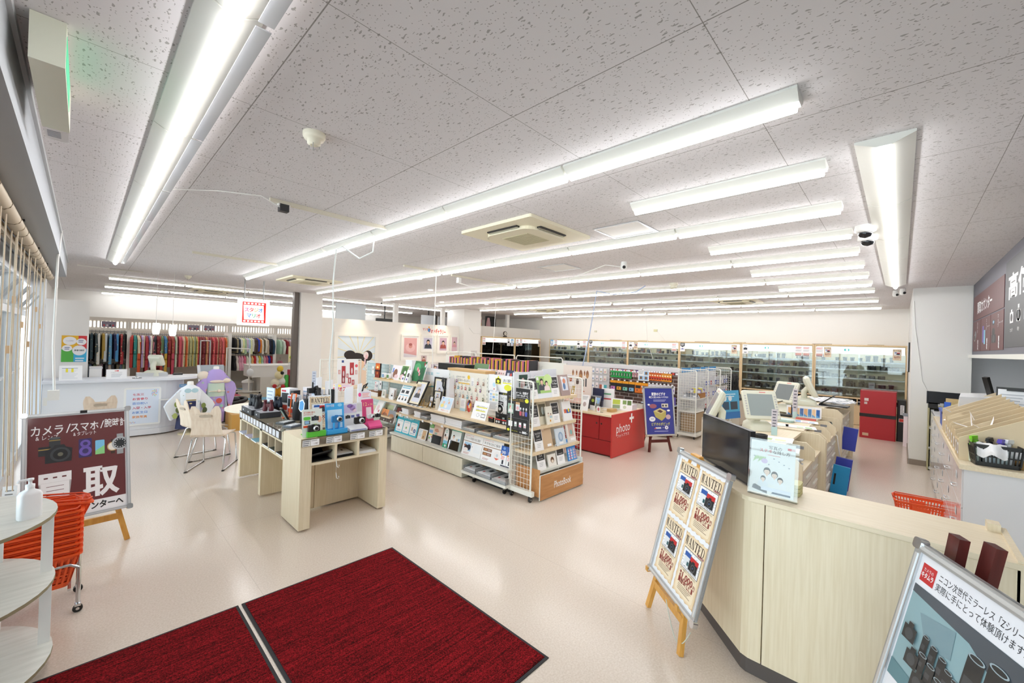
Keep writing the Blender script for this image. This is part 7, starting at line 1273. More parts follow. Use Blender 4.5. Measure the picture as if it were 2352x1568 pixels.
b.prism(rrect(-.11,-.062,.11,.062,.012),0,.004,K2)
for k in range(12):f=-1+2*k/11;[b.bar((.11*f,s*.0625,.02),(.122*f,s*.068,.14),.008,.004,K2,up=(0,1,0))for s in(-1,1)]
for k in range(7):f=-1+2*k/6;[b.bar((s*.112,.058*f,.02),(s*.122,.064*f,.14),.008,.004,K2,up=(1,0,0))for s in(-1,1)]
b.build('basket',t)
def spray(label,x,y,c,body,rz):
    t=T('spray_bottle',label,'spray bottle',(x,y,1.001),rz,local=True);b=MB();b.lathe([(.032,0),(.034,.08),(.03,.12),(.014,.14),(.014,.15)],M(body,.3),n=16);b.build('bottle',t)
    b=MB();m=M(c,.4);b.lathe([(.017,.148),(.017,.168)],m,n=12);b.loft([[(-.035,s*.014,.172),(.055,s*.010,.172),(.055,s*.008,.196),(-.02,s*.012,.2)][::1]for s in(-1,1)],m,False);b.bar((.04,0,.172),(.055,0,.13),.010,.012,m,up=(0,1,0));b.build('trigger_head',t)
spray('spray bottle with a bright green trigger in the black basket',4.80,-.43,'#7fd02a','#d5e3d6',2.6);spray('spray bottle with a black trigger in the black basket',4.77,-.50,'#1c1c1e','#dfe9f0',2.8);spray('spray bottle with a violet trigger in the black basket',4.74,-.555,'#4330a8','#cfe3e6',-.5);spray('spray bottle with a white trigger in the black basket',4.77,-.59,'#e6eaee','#e9edf0',-.6)
b=MB();n=9;g=[[(4.655+.02*math.sin(i*.9)-(.03 if j<3 else 0)+.01*(j-2)*(j>2),-.425-.15*i/n,1.165-.022*max(0,4-j)*(1+.2*math.sin(i))+.004*math.sin(i*2))for i in range(n+1)]for j in range(7)]
b.add([q for r in g for q in r],[(j*(n+1)+i,j*(n+1)+i+1,(j+1)*(n+1)+i+1,(j+1)*(n+1)+i)for j in range(6)for i in range(n)],M('#eeeef1',.9),True);tag(b.build('cleaning_cloth'),'white cloth draped over the rim of the black basket','cloth')
t=T('paper_tub','brown paper tub with a white band beside the black basket','tub',(4.78,-.69,.996));b=MB();b.lathe([(.062,0),(.07,.07)],M('#b58f57',.7),at=(4.78,-.69,.996),n=24);b.build('tub',t);b=MB();b.lathe([(.071,.07),(.074,.14),(.068,.14)],PAPER,at=(4.78,-.69,.996),n=24);b.build('band',t)
t=T('storage_bin','blue plastic bin of papers at the far end of the cabinet top','bin',(6.95,-.5,.996));b=MB();BB=M('#2455b0',.4);b.prism(rrect(6.70,-.62,7.25,-.36,.02),.996,1.0,BB)
for q in((6.70,-.62,6.715,-.36),(7.235,-.62,7.25,-.36),(6.715,-.62,7.235,-.605),(6.715,-.375,7.235,-.36)):b.box(q[0],q[1],1.0,q[2],q[3],1.17,BB)
b.box(6.685,-.635,1.16,7.265,-.605,1.185,BB);b.box(6.685,-.375,1.16,7.265,-.345,1.185,BB);b.box(6.685,-.635,1.16,6.715,-.345,1.185,BB);b.build('bin',t)
for k,(x,y,w,h,c,lab)in enumerate(((7.05,-.48,.18,.24,'#b4d21e','lime green clip folder standing in the blue bin'),(7.2,-.5,.2,.30,'#c2a878','brown envelopes standing in the blue bin'),(6.8,-.44,.06,.2,'#f2f3f6','white paper slips standing in the blue bin'),(6.9,-.40,.05,.28,'#2f5fc0','blue bottle standing in the blue bin'))):b=MB(Matrix.Translation((x,y,1.001))@Matrix.Rotation(-.35,4,'Z'));b.box(-.012,-w/2,0,.012,w/2,h,M(c,.5));tag(b.build('folder'),lab,'folder')
b=MB();b.loft([[(6.45,-.46,1.0),(6.5,-.46,1.38),(6.9,-.5,1.40),(7.0,-.46,1.0)],[(6.35,-.76,1.0),(6.4,-.76,1.40),(6.9,-.78,1.42),(7.0,-.78,1.0)]],glass_mat('translucent_bag',(.97,.97,.99),.05,.55),False);tag(b.build('plastic_bag'),'large translucent white bag behind the sorting rack','bag')
t=T('staff_desk','staff desk behind the cabinet with a monitor and papers','desk',(7.5,-1.1,0));b=MB();b.box(5.6,-1.5,.70,9.2,-.82,.74,M('#cfcfd2',.5));b.build('top',t);b=MB();b.box(5.65,-1.45,.0,5.7,-.85,.70,STEEL);b.box(9.1,-1.45,0,9.15,-.85,.70,STEEL);b.build('legs',t)
t=T('clipboard_screen','black edged clipboard with a white form standing behind the sorting rack','clipboard',(6.5,-.9,.74));b=MB(frame((6.55,-.72,1.24),(-.2,-1,0),(.1,0,1)));b.box(0,0,-.01,.25,.27,0,BLACK);b.rect(.012,.02,.238,.25,M('#eef1f6',.4),1);lines(b,.03,.2,.16,5,.03,'#b9bfc8',.3,2);b.box(.07,.235,0,.19,.265,.012,BLACK);b.build('board',t);b=MB();b.box(6.5,-.95,.74,6.7,-.75,1.24,M('#77787c'));b.build('support',t)
t=T('desk_phone','black phone handset standing behind the white bag','phone',(6.6,-.66,.996));b=MB();b.bar((6.66,-.70,1.40),(6.62,-.655,1.60),.05,.03,BLACK);b.build('handset',t);b=MB();b.box(6.5,-.74,.996,6.75,-.60,1.39,M('#3a3b3e'));b.build('base',t)
b=MB();b.loft([[(6.9,-.95,1.28),(6.9,-.95,1.36),(6.8,-.88,1.37),(6.8,-.88,1.29)],[(6.75,-1.05,1.28),(6.75,-1.05,1.34),(6.66,-.98,1.35),(6.66,-.98,1.29)]],M('#a8a78a',.5),False);b.box(6.66,-1.05,.74,6.9,-.9,1.28,M('#8d8d86'));tag(b.build('desk_fan'),'small khaki desk device in front of the clipboard','device')
for k,(x,y,w,lab)in enumerate(((8.7,-.52,.42,'black flat monitor behind the blue bin'),(8.75,-.36,.14,'small dark blue screen at the left of the staff monitor'))):
    t=T('monitor',lab,'monitor',(x,y,1.04));b=MB();b.box(x,y-w/2,1.12-.02*k,x+.02,y+w/2,1.285,M('#14161c',.3));b.build('screen',t);b=MB();b.box(x,y-.05,1.035,x+.1,y+.05,1.12,BLACK);b.build('foot',t)
t=T('bookcase','narrow olive bookcase of files beside the pillar','bookcase',(9.42,-.42,0));OL=M('#b3ad84',.5);b=MB()
for q in((9.30,-.345,9.55,-.33),(9.30,-.72,9.55,-.705)):b.box(q[0],q[1],0,q[2],q[3],1.03,OL)
for z in(.02,.33,.68,1.01):b.box(9.30,-.705,z,9.55,-.345,z+.018,OL)
b.box(9.54,-.705,.04,9.55,-.345,1.01,M('#8a8568'));b.build('case',t)
for k in range(12):r=k//4;b=MB();y=-.36-.045*(k%4);b.box(9.33,y-.035,(.039,.349,.699)[r],9.5,y,(.039,.349,.699)[r]+(.24,.2,.26)[r],M(('#e6e6e8','#3a4a44','#d8dade','#2c2e34')[(k+r)%4],.5));tag(b.build('file'),f'upright file in the olive bookcase, {ordn(k % 4)} from the pillar on the {("lowest", "middle", "top")[r]} shelf','file','files in the olive bookcase')
b=MB();b.box(9.33,-.5,1.029,9.5,-.36,1.10,M('#c9ccd0',.25));tag(b.build('clear_tray'),'clear pen tray on top of the olive bookcase','tray')
t0=T('shopping_basket','orange shopping basket on the aisle floor beside the white drawers','basket',(6.2,-.17,0),1.65,None,local=True);basket_parts(t0,.40,.30,.26)
# red cases and black case at the end of the aisle
t=T('hard_case','tall red hard cases strapped together beside the rear showcase','case',(11.95,.34,0));RC=M('#a9232b',.4);b=MB();b.rbox(11.75,.05,0,12.2,.63,.50,RC,.02);b.build('lower_case',t);b=MB();b.rbox(11.75,.05,.505,12.2,.63,1.02,RC,.02);b.build('upper_case',t);b=MB();b.box(11.742,.045,.46,12.205,.635,.53,BLACK);b.build('strap',t);b=MB(frame((11.7485,.60,.8),LX,(0,0,1)));b.rect(.04,0,.11,.06,M('#d8c8c6'),1);b.rect(.04,-.07,.09,-.02,M('#c9b5b3'),1);b.rect(.02,-.75,.12,-.69,M('#c9a88a'),1);b.build('stickers',t)
t=T('hard_case','tall black equipment case beside the red cases','case',(12.0,-.03,0));b=MB();b.rbox(11.85,-.10,0,12.25,.04,.86,M('#1b1b1d',.45),.02);b.build('body',t);b=MB(frame((11.849,.03,.5),LX,(0,0,1)));b.rect(.04,.06,.1,.26,PAPER,1);lines(b,.05,.24,.04,6,.03,'#555555',.4,2);b.rect(.02,-.09,.12,-.02,PAPER,1);b.rect(.025,-.085,.115,-.025,M('#d23a30'),2);b.build('labels',t)
b=MB();b.rbox(11.3,-.123,.0,11.5,-.06,.62,M('#e3d5da',.4),.01);b.box(11.28,-.123,.60,11.52,-.05,.64,M('#8a8f98'));tag(b.build('folding_cart'),'thin pale pink folded board leaning by the pillar corner','board')
b=MB();b.box(11.0,-.121,1.5,11.45,-.09,2.05,PAPER);b.box(10.99,-.123,1.49,11.46,-.10,2.06,BLACK);tag(b.build('picture_frame'),'framed notice high on the wall beyond the pillar, seen edge on','picture frame')
b=MB();pts=[(9.566,-.14,2.72),(9.566,-.16,2.3),(9.566,-.2,1.95),(9.566,-.24,1.6),(9.566,-.26,1.4),(9.566,-.34,1.2),(9.566,-.4,1.12)];b.tube(pts,.005,M('#dcdcd9',.6),5);tag(b.build('cable'),'white cable running down the right pillar','cable')
# ================================================================ UPPER SIGNS ON THE GREY WALL
SG=M('#5f2f30',.5);SK=M('#47474c',.5)
def wall_sign(label,x0,x1,z0,z1,bg,draw):return card(label,(x1,-.795,z0),(-1,0,0),(0,0,1),x1-x0,z1-z0,draw,name='wall_sign',cat='sign',bg=bg,th=.004)
def d_head(b,w,h):b.text('買取カウンター',w*.42,h*.45,h*.5,PAPER,1,w=w*.52,bold=.02)
def d_prod(kind):
    def f(b,w,h):
        if kind==0:b.ell(.25*w,.45*h,.1*w,.12*h,M('#b9b4ac'),1);b.ell(.25*w,.45*h,.07*w,.09*h,M('#2c2c2e'),2);b.ell(.35*w,.55*h,.1*w,.12*h,M('#8f9296'),1);s=('腕時計','')
        elif kind==1:b.rect(.2*w,.25*h,.34*w,.75*h,M('#6a5ab0'),1);b.rect(.36*w,.2*h,.5*w,.62*h,M('#7fc0d8'),1);s=('スマホ','&タブレット')
        else:b.ell(.25*w,.75*h,.1*w,.08*h,M('#2b2b2d'),1);b.ell(.25*w,.76*h,.06*w,.04*h,M('#8fb8d8'),2);b.ell(.25*w,.5*h,.12*w,.1*h,M('#2b2b2d'),1);b.rect(.1*w,.2*h,.45*w,.42*h,M('#232325'),1);b.ell(.28*w,.31*h,.1*w,.1*h,M('#4a4a4e'),2);s=('カメラ','&レンズ')
        for k,ch in enumerate(s[0]):b.text(ch,(.62 if True else .5)*w,(.88-.12*k)*h,.12*h,PAPER,3)
        b.text(s[1],.82*w,.7*h,.05*h,PAPER,3,w=.3*w)if s[1]else None
        b.text('買',.7*w,.28*h,.17*h,PAPER,3,bold=.03);b.text('取',.7*w,.12*h,.17*h,PAPER,3,bold=.03)
    return f
wall_sign('wide maroon sign with white lettering high on the grey wall',6.86,9.42,2.36,2.72,SG,d_head)
for k,(x0,x1)in enumerate(((8.62,9.42),(7.76,8.60),(6.86,7.74))):wall_sign(('maroon wall sign with watches','maroon wall sign with two phones','maroon wall sign with camera and lenses')[k]+' under the wide maroon sign',x0,x1,1.90,2.345,SG,d_prod(k))
def d_high(b,w,h):
    b.text('高価買取',.42*w,.68*h,.3*h,PAPER,1,w=.72*w,bold=.025)
    for k in range(6):
        x=(.13+.12*k)*w;y=.34*h;b.rect(x-.03*w,y-.07*h,x+.03*w,y+.05*h,PAPER,1)
        if k==0:b.ell(x,y-.01*h,.02*w,.045*h,SK,2);b.rect(x-.012*w,y+.05*h,x+.012*w,y+.08*h,PAPER,1)
        if k==1:b.ell(x,y,.03*w,.07*h,PAPER,1);b.rect(x-.012*w,y+.06*h,x+.012*w,y+.11*h,PAPER,1);b.ell(x,y,.02*w,.045*h,SK,2)
        if k>=2:b.ell(x,y+.05*h,.02*w,.06*h,PAPER,1);b.ell(x,y+.05*h,.012*w,.04*h,SK,2);b.rect(x-.03*w,y-.07*h,x+.03*w,y+.04*h,PAPER,3)
        b.text(('カメラ','時計','バッグ','貴金属','金券','切手')[k],x,.19*h,.05*h,PAPER,1)
wall_sign('dark grey buyback sign with white icons high on the grey wall',4.0,6.78,1.92,2.82,SK,d_high)
card('grey blue poster board on the staff room wall',(9.995,-1.62,.8),LX,(0,0,1),.9,1.05,lambda b,w,h:(b.rect(0,.62*h,w,.635*h,M('#4a86b8'),1),b.rect(.06*w,.8*h,.14*w,.86*h,M('#3a4a8a'),1)),name='poster',cat='poster',bg=M('#b9bcc8'))
# ================================================================ REAR SHOWCASES
CB=M('#d3b98f',.5);BACKW=M('#ece4cc',.6);YEL=M('#e8cf7a',.6);LAMP=M('#f4faff',.5,0,2.2)
def cam_mesh(kind,c='#1b1c1e'):
    """camera / lens / box in local coords: front looks along -x, sits on z = 0"""
    b=MB();m=M(c,.4);d=M('#0c0c0d',.25)
    if kind==0: # reflex camera with lens
        b.prism(rrect(-.035,-.07,.035,.07,.015),0,.085,m);b.prism(rrect(-.05,.035,.03,.07,.014),.0,.09,m);b.loft([[(-.03,-.032,.085),(.03,-.032,.085),(.03,.032,.085),(-.03,.032,.085)],[(-.025,-.018,.115),(.015,-.018,.115),(.015,.018,.115),(-.025,.018,.115)]],m,False)
        b.X=Matrix.Translation((-.035,-.005,.042))@Matrix.Rotation(-PI/2,4,'Y');b.lathe([(.036,0),(.038,.02),(.036,.06),(.039,.065),(.039,.085),(.033,.085)],m,n=16);b.lathe([(.033,.084),(.02,.075),(.001,.075)],d,n=14)
    if kind==1: # compact
        b.prism(rrect(-.018,-.055,.018,.055,.008),0,.065,m);b.X=Matrix.Translation((-.018,-.008,.032))@Matrix.Rotation(-PI/2,4,'Y');b.lathe([(.026,0),(.026,.012),(.022,.014),(.021,.028),(.016,.029)],M('#5a5c60',.35),n=16);b.lathe([(.016,.0285),(.001,.028)],d,n=12)
    if kind==2: # standing lens
        b.lathe([(.034,0),(.036,.01),(.032,.02),(.036,.05),(.036,.085),(.042,.095),(.042,.12),(.036,.121)],m,n=18);b.lathe([(.0362,.06),(.0375,.063),(.0375,.075),(.0362,.078)],M('#4b4c50',.5),n=18)
    if kind==3: # lying long lens
        b.X=Matrix.Translation((0,.14,.05))@Matrix.Rotation(PI/2,4,'X');b.lathe([(.035,0),(.04,.02),(.04,.09),(.046,.1),(.05,.2),(.056,.21),(.056,.27),(.048,.272)],m,n=18);b.lathe([(.0405,.03),(.0415,.035),(.0415,.07)],M('#d9d9d6',.4),n=18)
    if kind==4: # boxed item
        b.box(-.05,-.05,0,.05,.05,.12,m);b.X=frame((-.0505,.05,0),LX,(0,0,1));b.rect(.01,.05,.09,.11,M('#6d7076'),1);b.rect(.01,.015,.06,.035,M('#b8bbc0'),1)
    if kind==5: # short lens with hood
        b.lathe([(.033,0),(.036,.01),(.036,.05),(.04,.055),(.044,.085),(.042,.085),(.038,.06)],m,n=18)
    me=b.build('camera');return me
PROTO={}
for kind in range(6):
    for c in(('#1b1c1e','#26282b','#3a3c40')if kind!=4 else('#2b2d31','#c9cbd0','#8a4a44')):o=cam_mesh(kind,c);PROTO.setdefault(kind,[]).append(o.data);bpy.data.objects.remove(o)
KN=('camera','compact_camera','lens','long_lens','camera_box','lens');KC=('camera','compact camera','lens','lens','box','lens');KL=('camera with lens','compact camera','standing lens','long lens lying on its side','boxed camera item','short lens')
CASES=['rear showcase at the right end','second rear showcase from the right','third rear showcase from the right','fourth rear showcase from the right','fifth rear showcase from the right','rear showcase nearest the corner','yellow backed showcase by the column','yellow backed showcase by the corner']
SHZ=[.775,.985,1.205,1.425,1.625]
NITEM=[0]
def showcase(ci,y0,y1,axis,lam,yellow,base,tenpo):
    """glass fronted wall case; local: u along the width, depth away from the viewer"""
    def P(u,d,z):return(13.2+d,y1-u,z)if axis=='x' else(y0+u,10.9+d,z)
    w=y1-y0
    c0=P(w/2,.2,0);t=T('showcase',lam,'showcase',c0)
    def bx(u0,d0,z0,u1,d1,z1,m_,nm,parent=None):
        a,c=P(u0,d0,z0),P(u1,d1,z1);b=MB();b.box(min(a[0],c[0]),min(a[1],c[1]),z0,max(a[0],c[0]),max(a[1],c[1]),z1,m_);return b.build(nm,parent or t)
    F0=P(0,0,0);FR_=lambda u,z,d=-.002:frame(P(u,d,z),LX if axis=='x' else(1,0,0),(0,0,1))
    bx(.0,0,0,.035,.44,2.02,CASEW,'side_post');bx(w-.035,0,0,w,.44,2.02,CASEW,'side_post')
    bx(.035,.42,.7,w-.035,.44,2.0,YEL if yellow else BACKW,'back_panel');bx(0,-.005,2.0,w,.44,2.03,CASEW,'top')
    if base:
        bx(.035,-.02,.70,w-.035,.43,.735,CASEW,'deck');bx(.035,.0,.0,w-.035,.42,.06,CASEW,'plinth');bx(.035,.02,.535,w-.035,.42,.55,CASEW,'pigeonhole_floor')
        n=3
        for k in range(n):u0,u1=.04+(w-.08)*k/n,.036+(w-.08)*(k+1)/n;bx(u0,.005,.07,u1-.004,.02,.53,CASEW,'cupboard_door')
        bx(w/2-.01,.01,.55,w/2+.01,.42,.70,CASEW,'divider');bx(.036,.4,.55,w-.036,.41,.70,M('#4a4440'),'pigeonhole_back')
        b=MB()
        for k in range(8):
            u=.06+(w-.12)*k/8
            for j in range(2):a,c=P(u,.02,0),P(u+(w-.12)/8-.02,.38,0);b.box(min(a[0],c[0]),min(a[1],c[1]),.556+.06*j,max(a[0],c[0]),max(a[1],c[1]),.586+.05*j,M(('#3c4048','#c9ccd4','#2c3350','#d8d4cc')[(k+j+ci)%4],.5))
        b.build('stored_papers',t)
    else:bx(.035,.0,0,w-.035,.42,.70,CASEW,'cupboard')
    s=MB(FR_(.05,1.825));s.box(0,0,-.06,w-.1,.155,0,M('#f6fbff',.4,0,.45));TC=M('#3fb8b4',.5,0,.15)if not yellow else M('#e2604e',.5,0,.15)
    cx=(w-.1)*.42;s.poly(rrect(cx-.14,.05,cx-.04,.105,.006),TC,1);s.ell(cx-.085,.077,.024,.02,M('#ffffff',.5,0,.8),2);s.text('デジタルカメラ' if not yellow else '中古カメラ・レンズ',cx+.17,.078,.06,TC,1,w=.36);s.build('lit_header',t)
    b=MB();a,c=P(.05,.06,1.81),P(w-.05,.1,1.822);b.box(min(a[0],c[0]),min(a[1],c[1]),1.806,max(a[0],c[0]),max(a[1],c[1]),1.822,LAMP);b.build('case_lamp',t)
    for g in range(2):u0=.036+(w-.072)*g/2;bx(u0,.004+.012*g,.737,u0+(w-.072)/2+.03,.010+.012*g,1.822,GLASS,'glass_door')
    for si,z in enumerate(SHZ):
        if si:bx(.04,.05,z-.008,w-.04,.40,z,M('#d4e2e2',.15),'glass_shelf');bx(.04,.046,z-.03,w-.04,.05,z+.002,M('#e3ebf0',.3),'shelf_front_strip')
        for k in range(6):
            u=.1+(w-.2)*k/6+.02*((k*7+si)%3);b=MB(FR_(u,z-.03 if si else z+.002,.044));b.rect(0,0,.12,.034,PAPER,1);lines(b,.01,.028,.07,2,.012,'#8a8d92',.4,2);b.build('price_card',t)
        u=.12;k=0
        while u<w-.14:
            r=(ci*31+si*17+k*13+k*k)%20
            if yellow:kind=0 if(ci==6 and si>1)else(2 if r<12 else 5 if r<16 else 1)
            elif si==4:kind=2 if r<9 else 4 if r<13 else 3 if r<14 else 5
            elif si==0:kind=0 if r<11 else 4 if r<16 else 1
            elif si==2:kind=1 if r<10 else 0 if r<15 else 5
            else:kind=0 if r<7 else 4 if r<11 else 1 if r<15 else 5
            step=(.19,.15,.11,.34,.15,.12)[kind]
            if u+step/2>w-.1:break
            if(ci*5+si*3+k)%9!=4:
                me=PROTO[kind][(r+ci)%3];o=bpy.data.objects.new(KN[kind],me);COL.objects.link(o);q=P(u+step/2,.16+.07*((k+si)%2),z+.0005);o.location=q
                o.rotation_euler.z=(0 if axis=='x' else PI/2)+.25*(((r*3)%5)-2)/2*(kind!=3);s_=(1,1.12,1.22)[(r*7)%3]
                if kind!=3:o.scale=(s_,s_,s_)
                tag(o,f'{("black", "dark grey", "charcoal")[(r + ci) % 3] if kind != 4 else ("dark", "pale", "reddish")[(r + ci) % 3]} {KL[kind]}, {ordn(k)} from left, {("lowest", "second", "third", "fourth", "top")[si]} shelf, {CASES[ci]}',KC[kind],f'goods in the {CASES[ci]}');NITEM[0]+=1
            u+=step+.03;k+=1
    return t,FR_,w
def a4(label,FR_,u,z,w,h,kind,d=-.006):
    b=MB(FR_(u,z,d));b.box(0,0,-.002,w,h,0,PAPER)
    if kind=='w':wanted(b,.004,.004,w-.008,h-.008,1,False)
    if kind=='c':lines(b,.2*w,.92*h,.6*w,2,.08*h,'#8f949a',.4,1);cam_print(b,.5*w,.52*h,.6*w,l=2);b.rect(.3*w,.08*h,.7*w,.2*h,M('#9aa0a6'),1)
    if kind=='r':lines(b,.1*w,.9*h,.8*w,2,.1*h,'#e08a8a',.5,1);lines(b,.1*w,.62*h,.8*w,2,.08*h,'#b9bcc2',.4,1);b.rect(.08*w,.12*h,.92*w,.32*h,M('#d8a8a0'),1);[b.rect((.12+.2*k)*w,.04*h,(.26+.2*k)*w,.12*h,M('#5a5c60'),2)for k in range(4)]
    if kind=='b':b.rect(0,.35*h,w,h,M('#8fc4ee'),1);b.ell(.5*w,.6*h,.3*w,.2*h,PAPER,2);lines(b,.1*w,.28*h,.8*w,3,.08*h,'#7f9ad0',.4,1)
    if kind=='k':b.poly([(.05*w,h),(.95*w,h),(.95*w,.66*h),(.5*w,.5*h),(.05*w,.66*h)],M('#2c3338'),1);lines(b,.15*w,.92*h,.7*w,3,.09*h,'#e6e8ea',.5,2);b.ell(.5*w,.3*h,.13*w,.08*h,M('#3f4fa8'),2);b.ell(.25*w,.28*h,.1*w,.07*h,M('#aab0d0'),1);b.ell(.75*w,.28*h,.1*w,.07*h,M('#aab0d0'),1)
    return tag(b.build('shop_notice'),label,'notice')
edges=[(-.115,1.645),(1.65,3.365),(3.37,5.15),(5.155,6.95),(6.955,8.57),(8.575,10.45)]
NOT={0:[(.03,1.70,'r','price notice with red band at the upper left'),(.20,1.70,'w','WANTED notice at the upper left'),(1.50,1.68,'w','WANTED notice at the upper right')],1:[(.03,1.72,'c','notice with a black camera at the upper left'),(1.3,1.70,'r','red banded notice left of the pair at the upper right'),(1.47,1.70,'r','red banded notice right of the pair at the upper right')],2:[(.02,1.72,'k','black badge notice at the upper left'),(1.52,1.70,'w','WANTED notice at the upper right')],
       3:[(.03,1.72,'c','notice with a black camera at the upper left'),(.22,1.72,'w','WANTED notice at the upper left'),(1.55,1.70,'r','red banded notice at the upper right')],4:[(.02,1.74,'k','badge notice at the upper left'),(1.38,1.72,'r','red banded notice at the upper right')],5:[(.05,1.74,'b','sky blue notice at the upper left'),(.25,1.74,'r','red banded notice at the upper left'),(1.35,1.72,'c','notice with a black camera at the upper right'),(1.62,1.72,'r','red banded notice at the upper right')],
       6:[(.03,1.72,'r','red banded notice at the upper left'),(1.3,1.70,'c','camera notice left of the pair at the upper right'),(1.5,1.70,'b','sky blue notice at the upper right')],7:[(.05,1.70,'r','red banded notice left of the pair'),(.25,1.72,'r','red banded notice right of the pair'),(1.52,1.70,'w','WANTED notice at the upper right')]}
for ci,(y0,y1)in enumerate(edges):
    t,FR_,w=showcase(ci,y0,y1,'x',f'wood framed glass showcase of cameras, {CASES[ci]}',False,True,1)
    for u,z,k,lab in NOT[ci]:a4(f'{lab} of the {CASES[ci]}',FR_,u,z,.155,.27,k)
for ci,(x0,x1)in((6,(9.87,11.61)),(7,(11.62,13.18))):
    t,FR_,w=showcase(ci,x0,x1,'y',f'wood framed glass showcase, {CASES[ci]}',True,False,1)
    for u,z,k,lab in NOT[ci]:a4(f'{lab} of the {CASES[ci]}',FR_,min(u,w-.17),z,.155,.27,k)
for k in range(9):b=MB();y=.3+1.0*k;b.box(13.25,y,2.031,13.4,y+.3+.1*(k%3),2.045,M(('#b9a98a','#8d8270','#d6cdb8')[k%3]));tag(b.build('paper_roll'),f'flat papers lying on top of the rear showcases, {ordn(k)} from the right','paper','papers on the rear showcases')
t=T('desk_clock','small round clock on the ledge above the yellow backed showcases','clock',(11.25,11.2,2.035));b=MB();b.lathe([(.09,-.02),(.09,.02)],M('#4a4038'),at=(11.25,11.1,2.17),n=18,axis='y');b.box(11.19,11.05,2.031,11.31,11.15,2.08,M('#3a322c'));b.build('case',t);b=MB(frame((11.25,11.079,2.17),(1,0,0),(0,0,1)));b.ell(0,0,.07,.07,M('#cfcabf'),1);b.build('face',t)
b=MB();b.box(13.62,8.5,2.33,13.649,8.6,2.4,M('#d6d3c0'));tag(b.build('wall_socket'),'cream socket high on the rear wall above the corner showcase','socket');b=MB();b.box(13.62,6.1,2.36,13.649,6.22,2.44,M('#d2d0a8'));b.tube([(13.64,6.1,2.38),(13.64,5.95,2.2),(13.64,5.8,2.05)],.005,WHITE,5);tag(b.build('wall_socket'),'cream socket with a cable high on the rear wall','socket')
# things beyond the alcove wall
b=MB();b.box(11.0,11.9,2.2,11.5,12.0,2.85,BLACK);b.box(11.2,11.92,0,11.3,11.98,2.2,BLACK);tag(b.build('studio_monitor'),'black screen on a stand seen above the yellow backed showcases','screen');b=MB();b.loft([[(11.0+.12*math.cos(a)*s,11.8+.05*math.sin(a),z)for a in[2*PI*k/10 for k in range(10)]]for z,s in((2.3,1.2),(2.6,.8),(2.78,.3))],M('#d9b0b4',.8));tag(b.build('pink_cloth'),'pink cloth hanging before the black screen','cloth')
for k in range(4):b=MB();b.box(10.1,11.7,2.32+.12*k,10.55,12.0,2.43+.12*k,M(('#a8322c','#e0a030','#d8858a','#e6d8c8')[k],.6));tag(b.build('storage_box'),('dark red','orange yellow','rose pink','cream')[k]+' box in the stack seen above the yellow backed showcases','box')
for k,(x,y,lab)in enumerate(((7.0,12.6,'black studio lamp head beyond the gallery wall'),(8.9,12.8,'white softbox with black rim beyond the gallery wall, left one'),(9.8,13.0,'white softbox with black rim beyond the gallery wall, right one'))):
    t=T('studio_lamp',lab,'studio lamp',(x,y,2.3));b=MB();b.box(x-.3,y,2.36,x+.3,y+.08,2.5 if k==0 else 2.75,BLACK if k==0 else M('#e9eef4'));b.build('head',t);b=MB();b.tube([(x,y+.04,2.5),(x,y+.04,CE-.01)],.02,BLACK,6);b.box(x+.3,y-.01,2.34,x+.35,y+.1,2.77,BLACK)if k else None;b.build('arm',t)
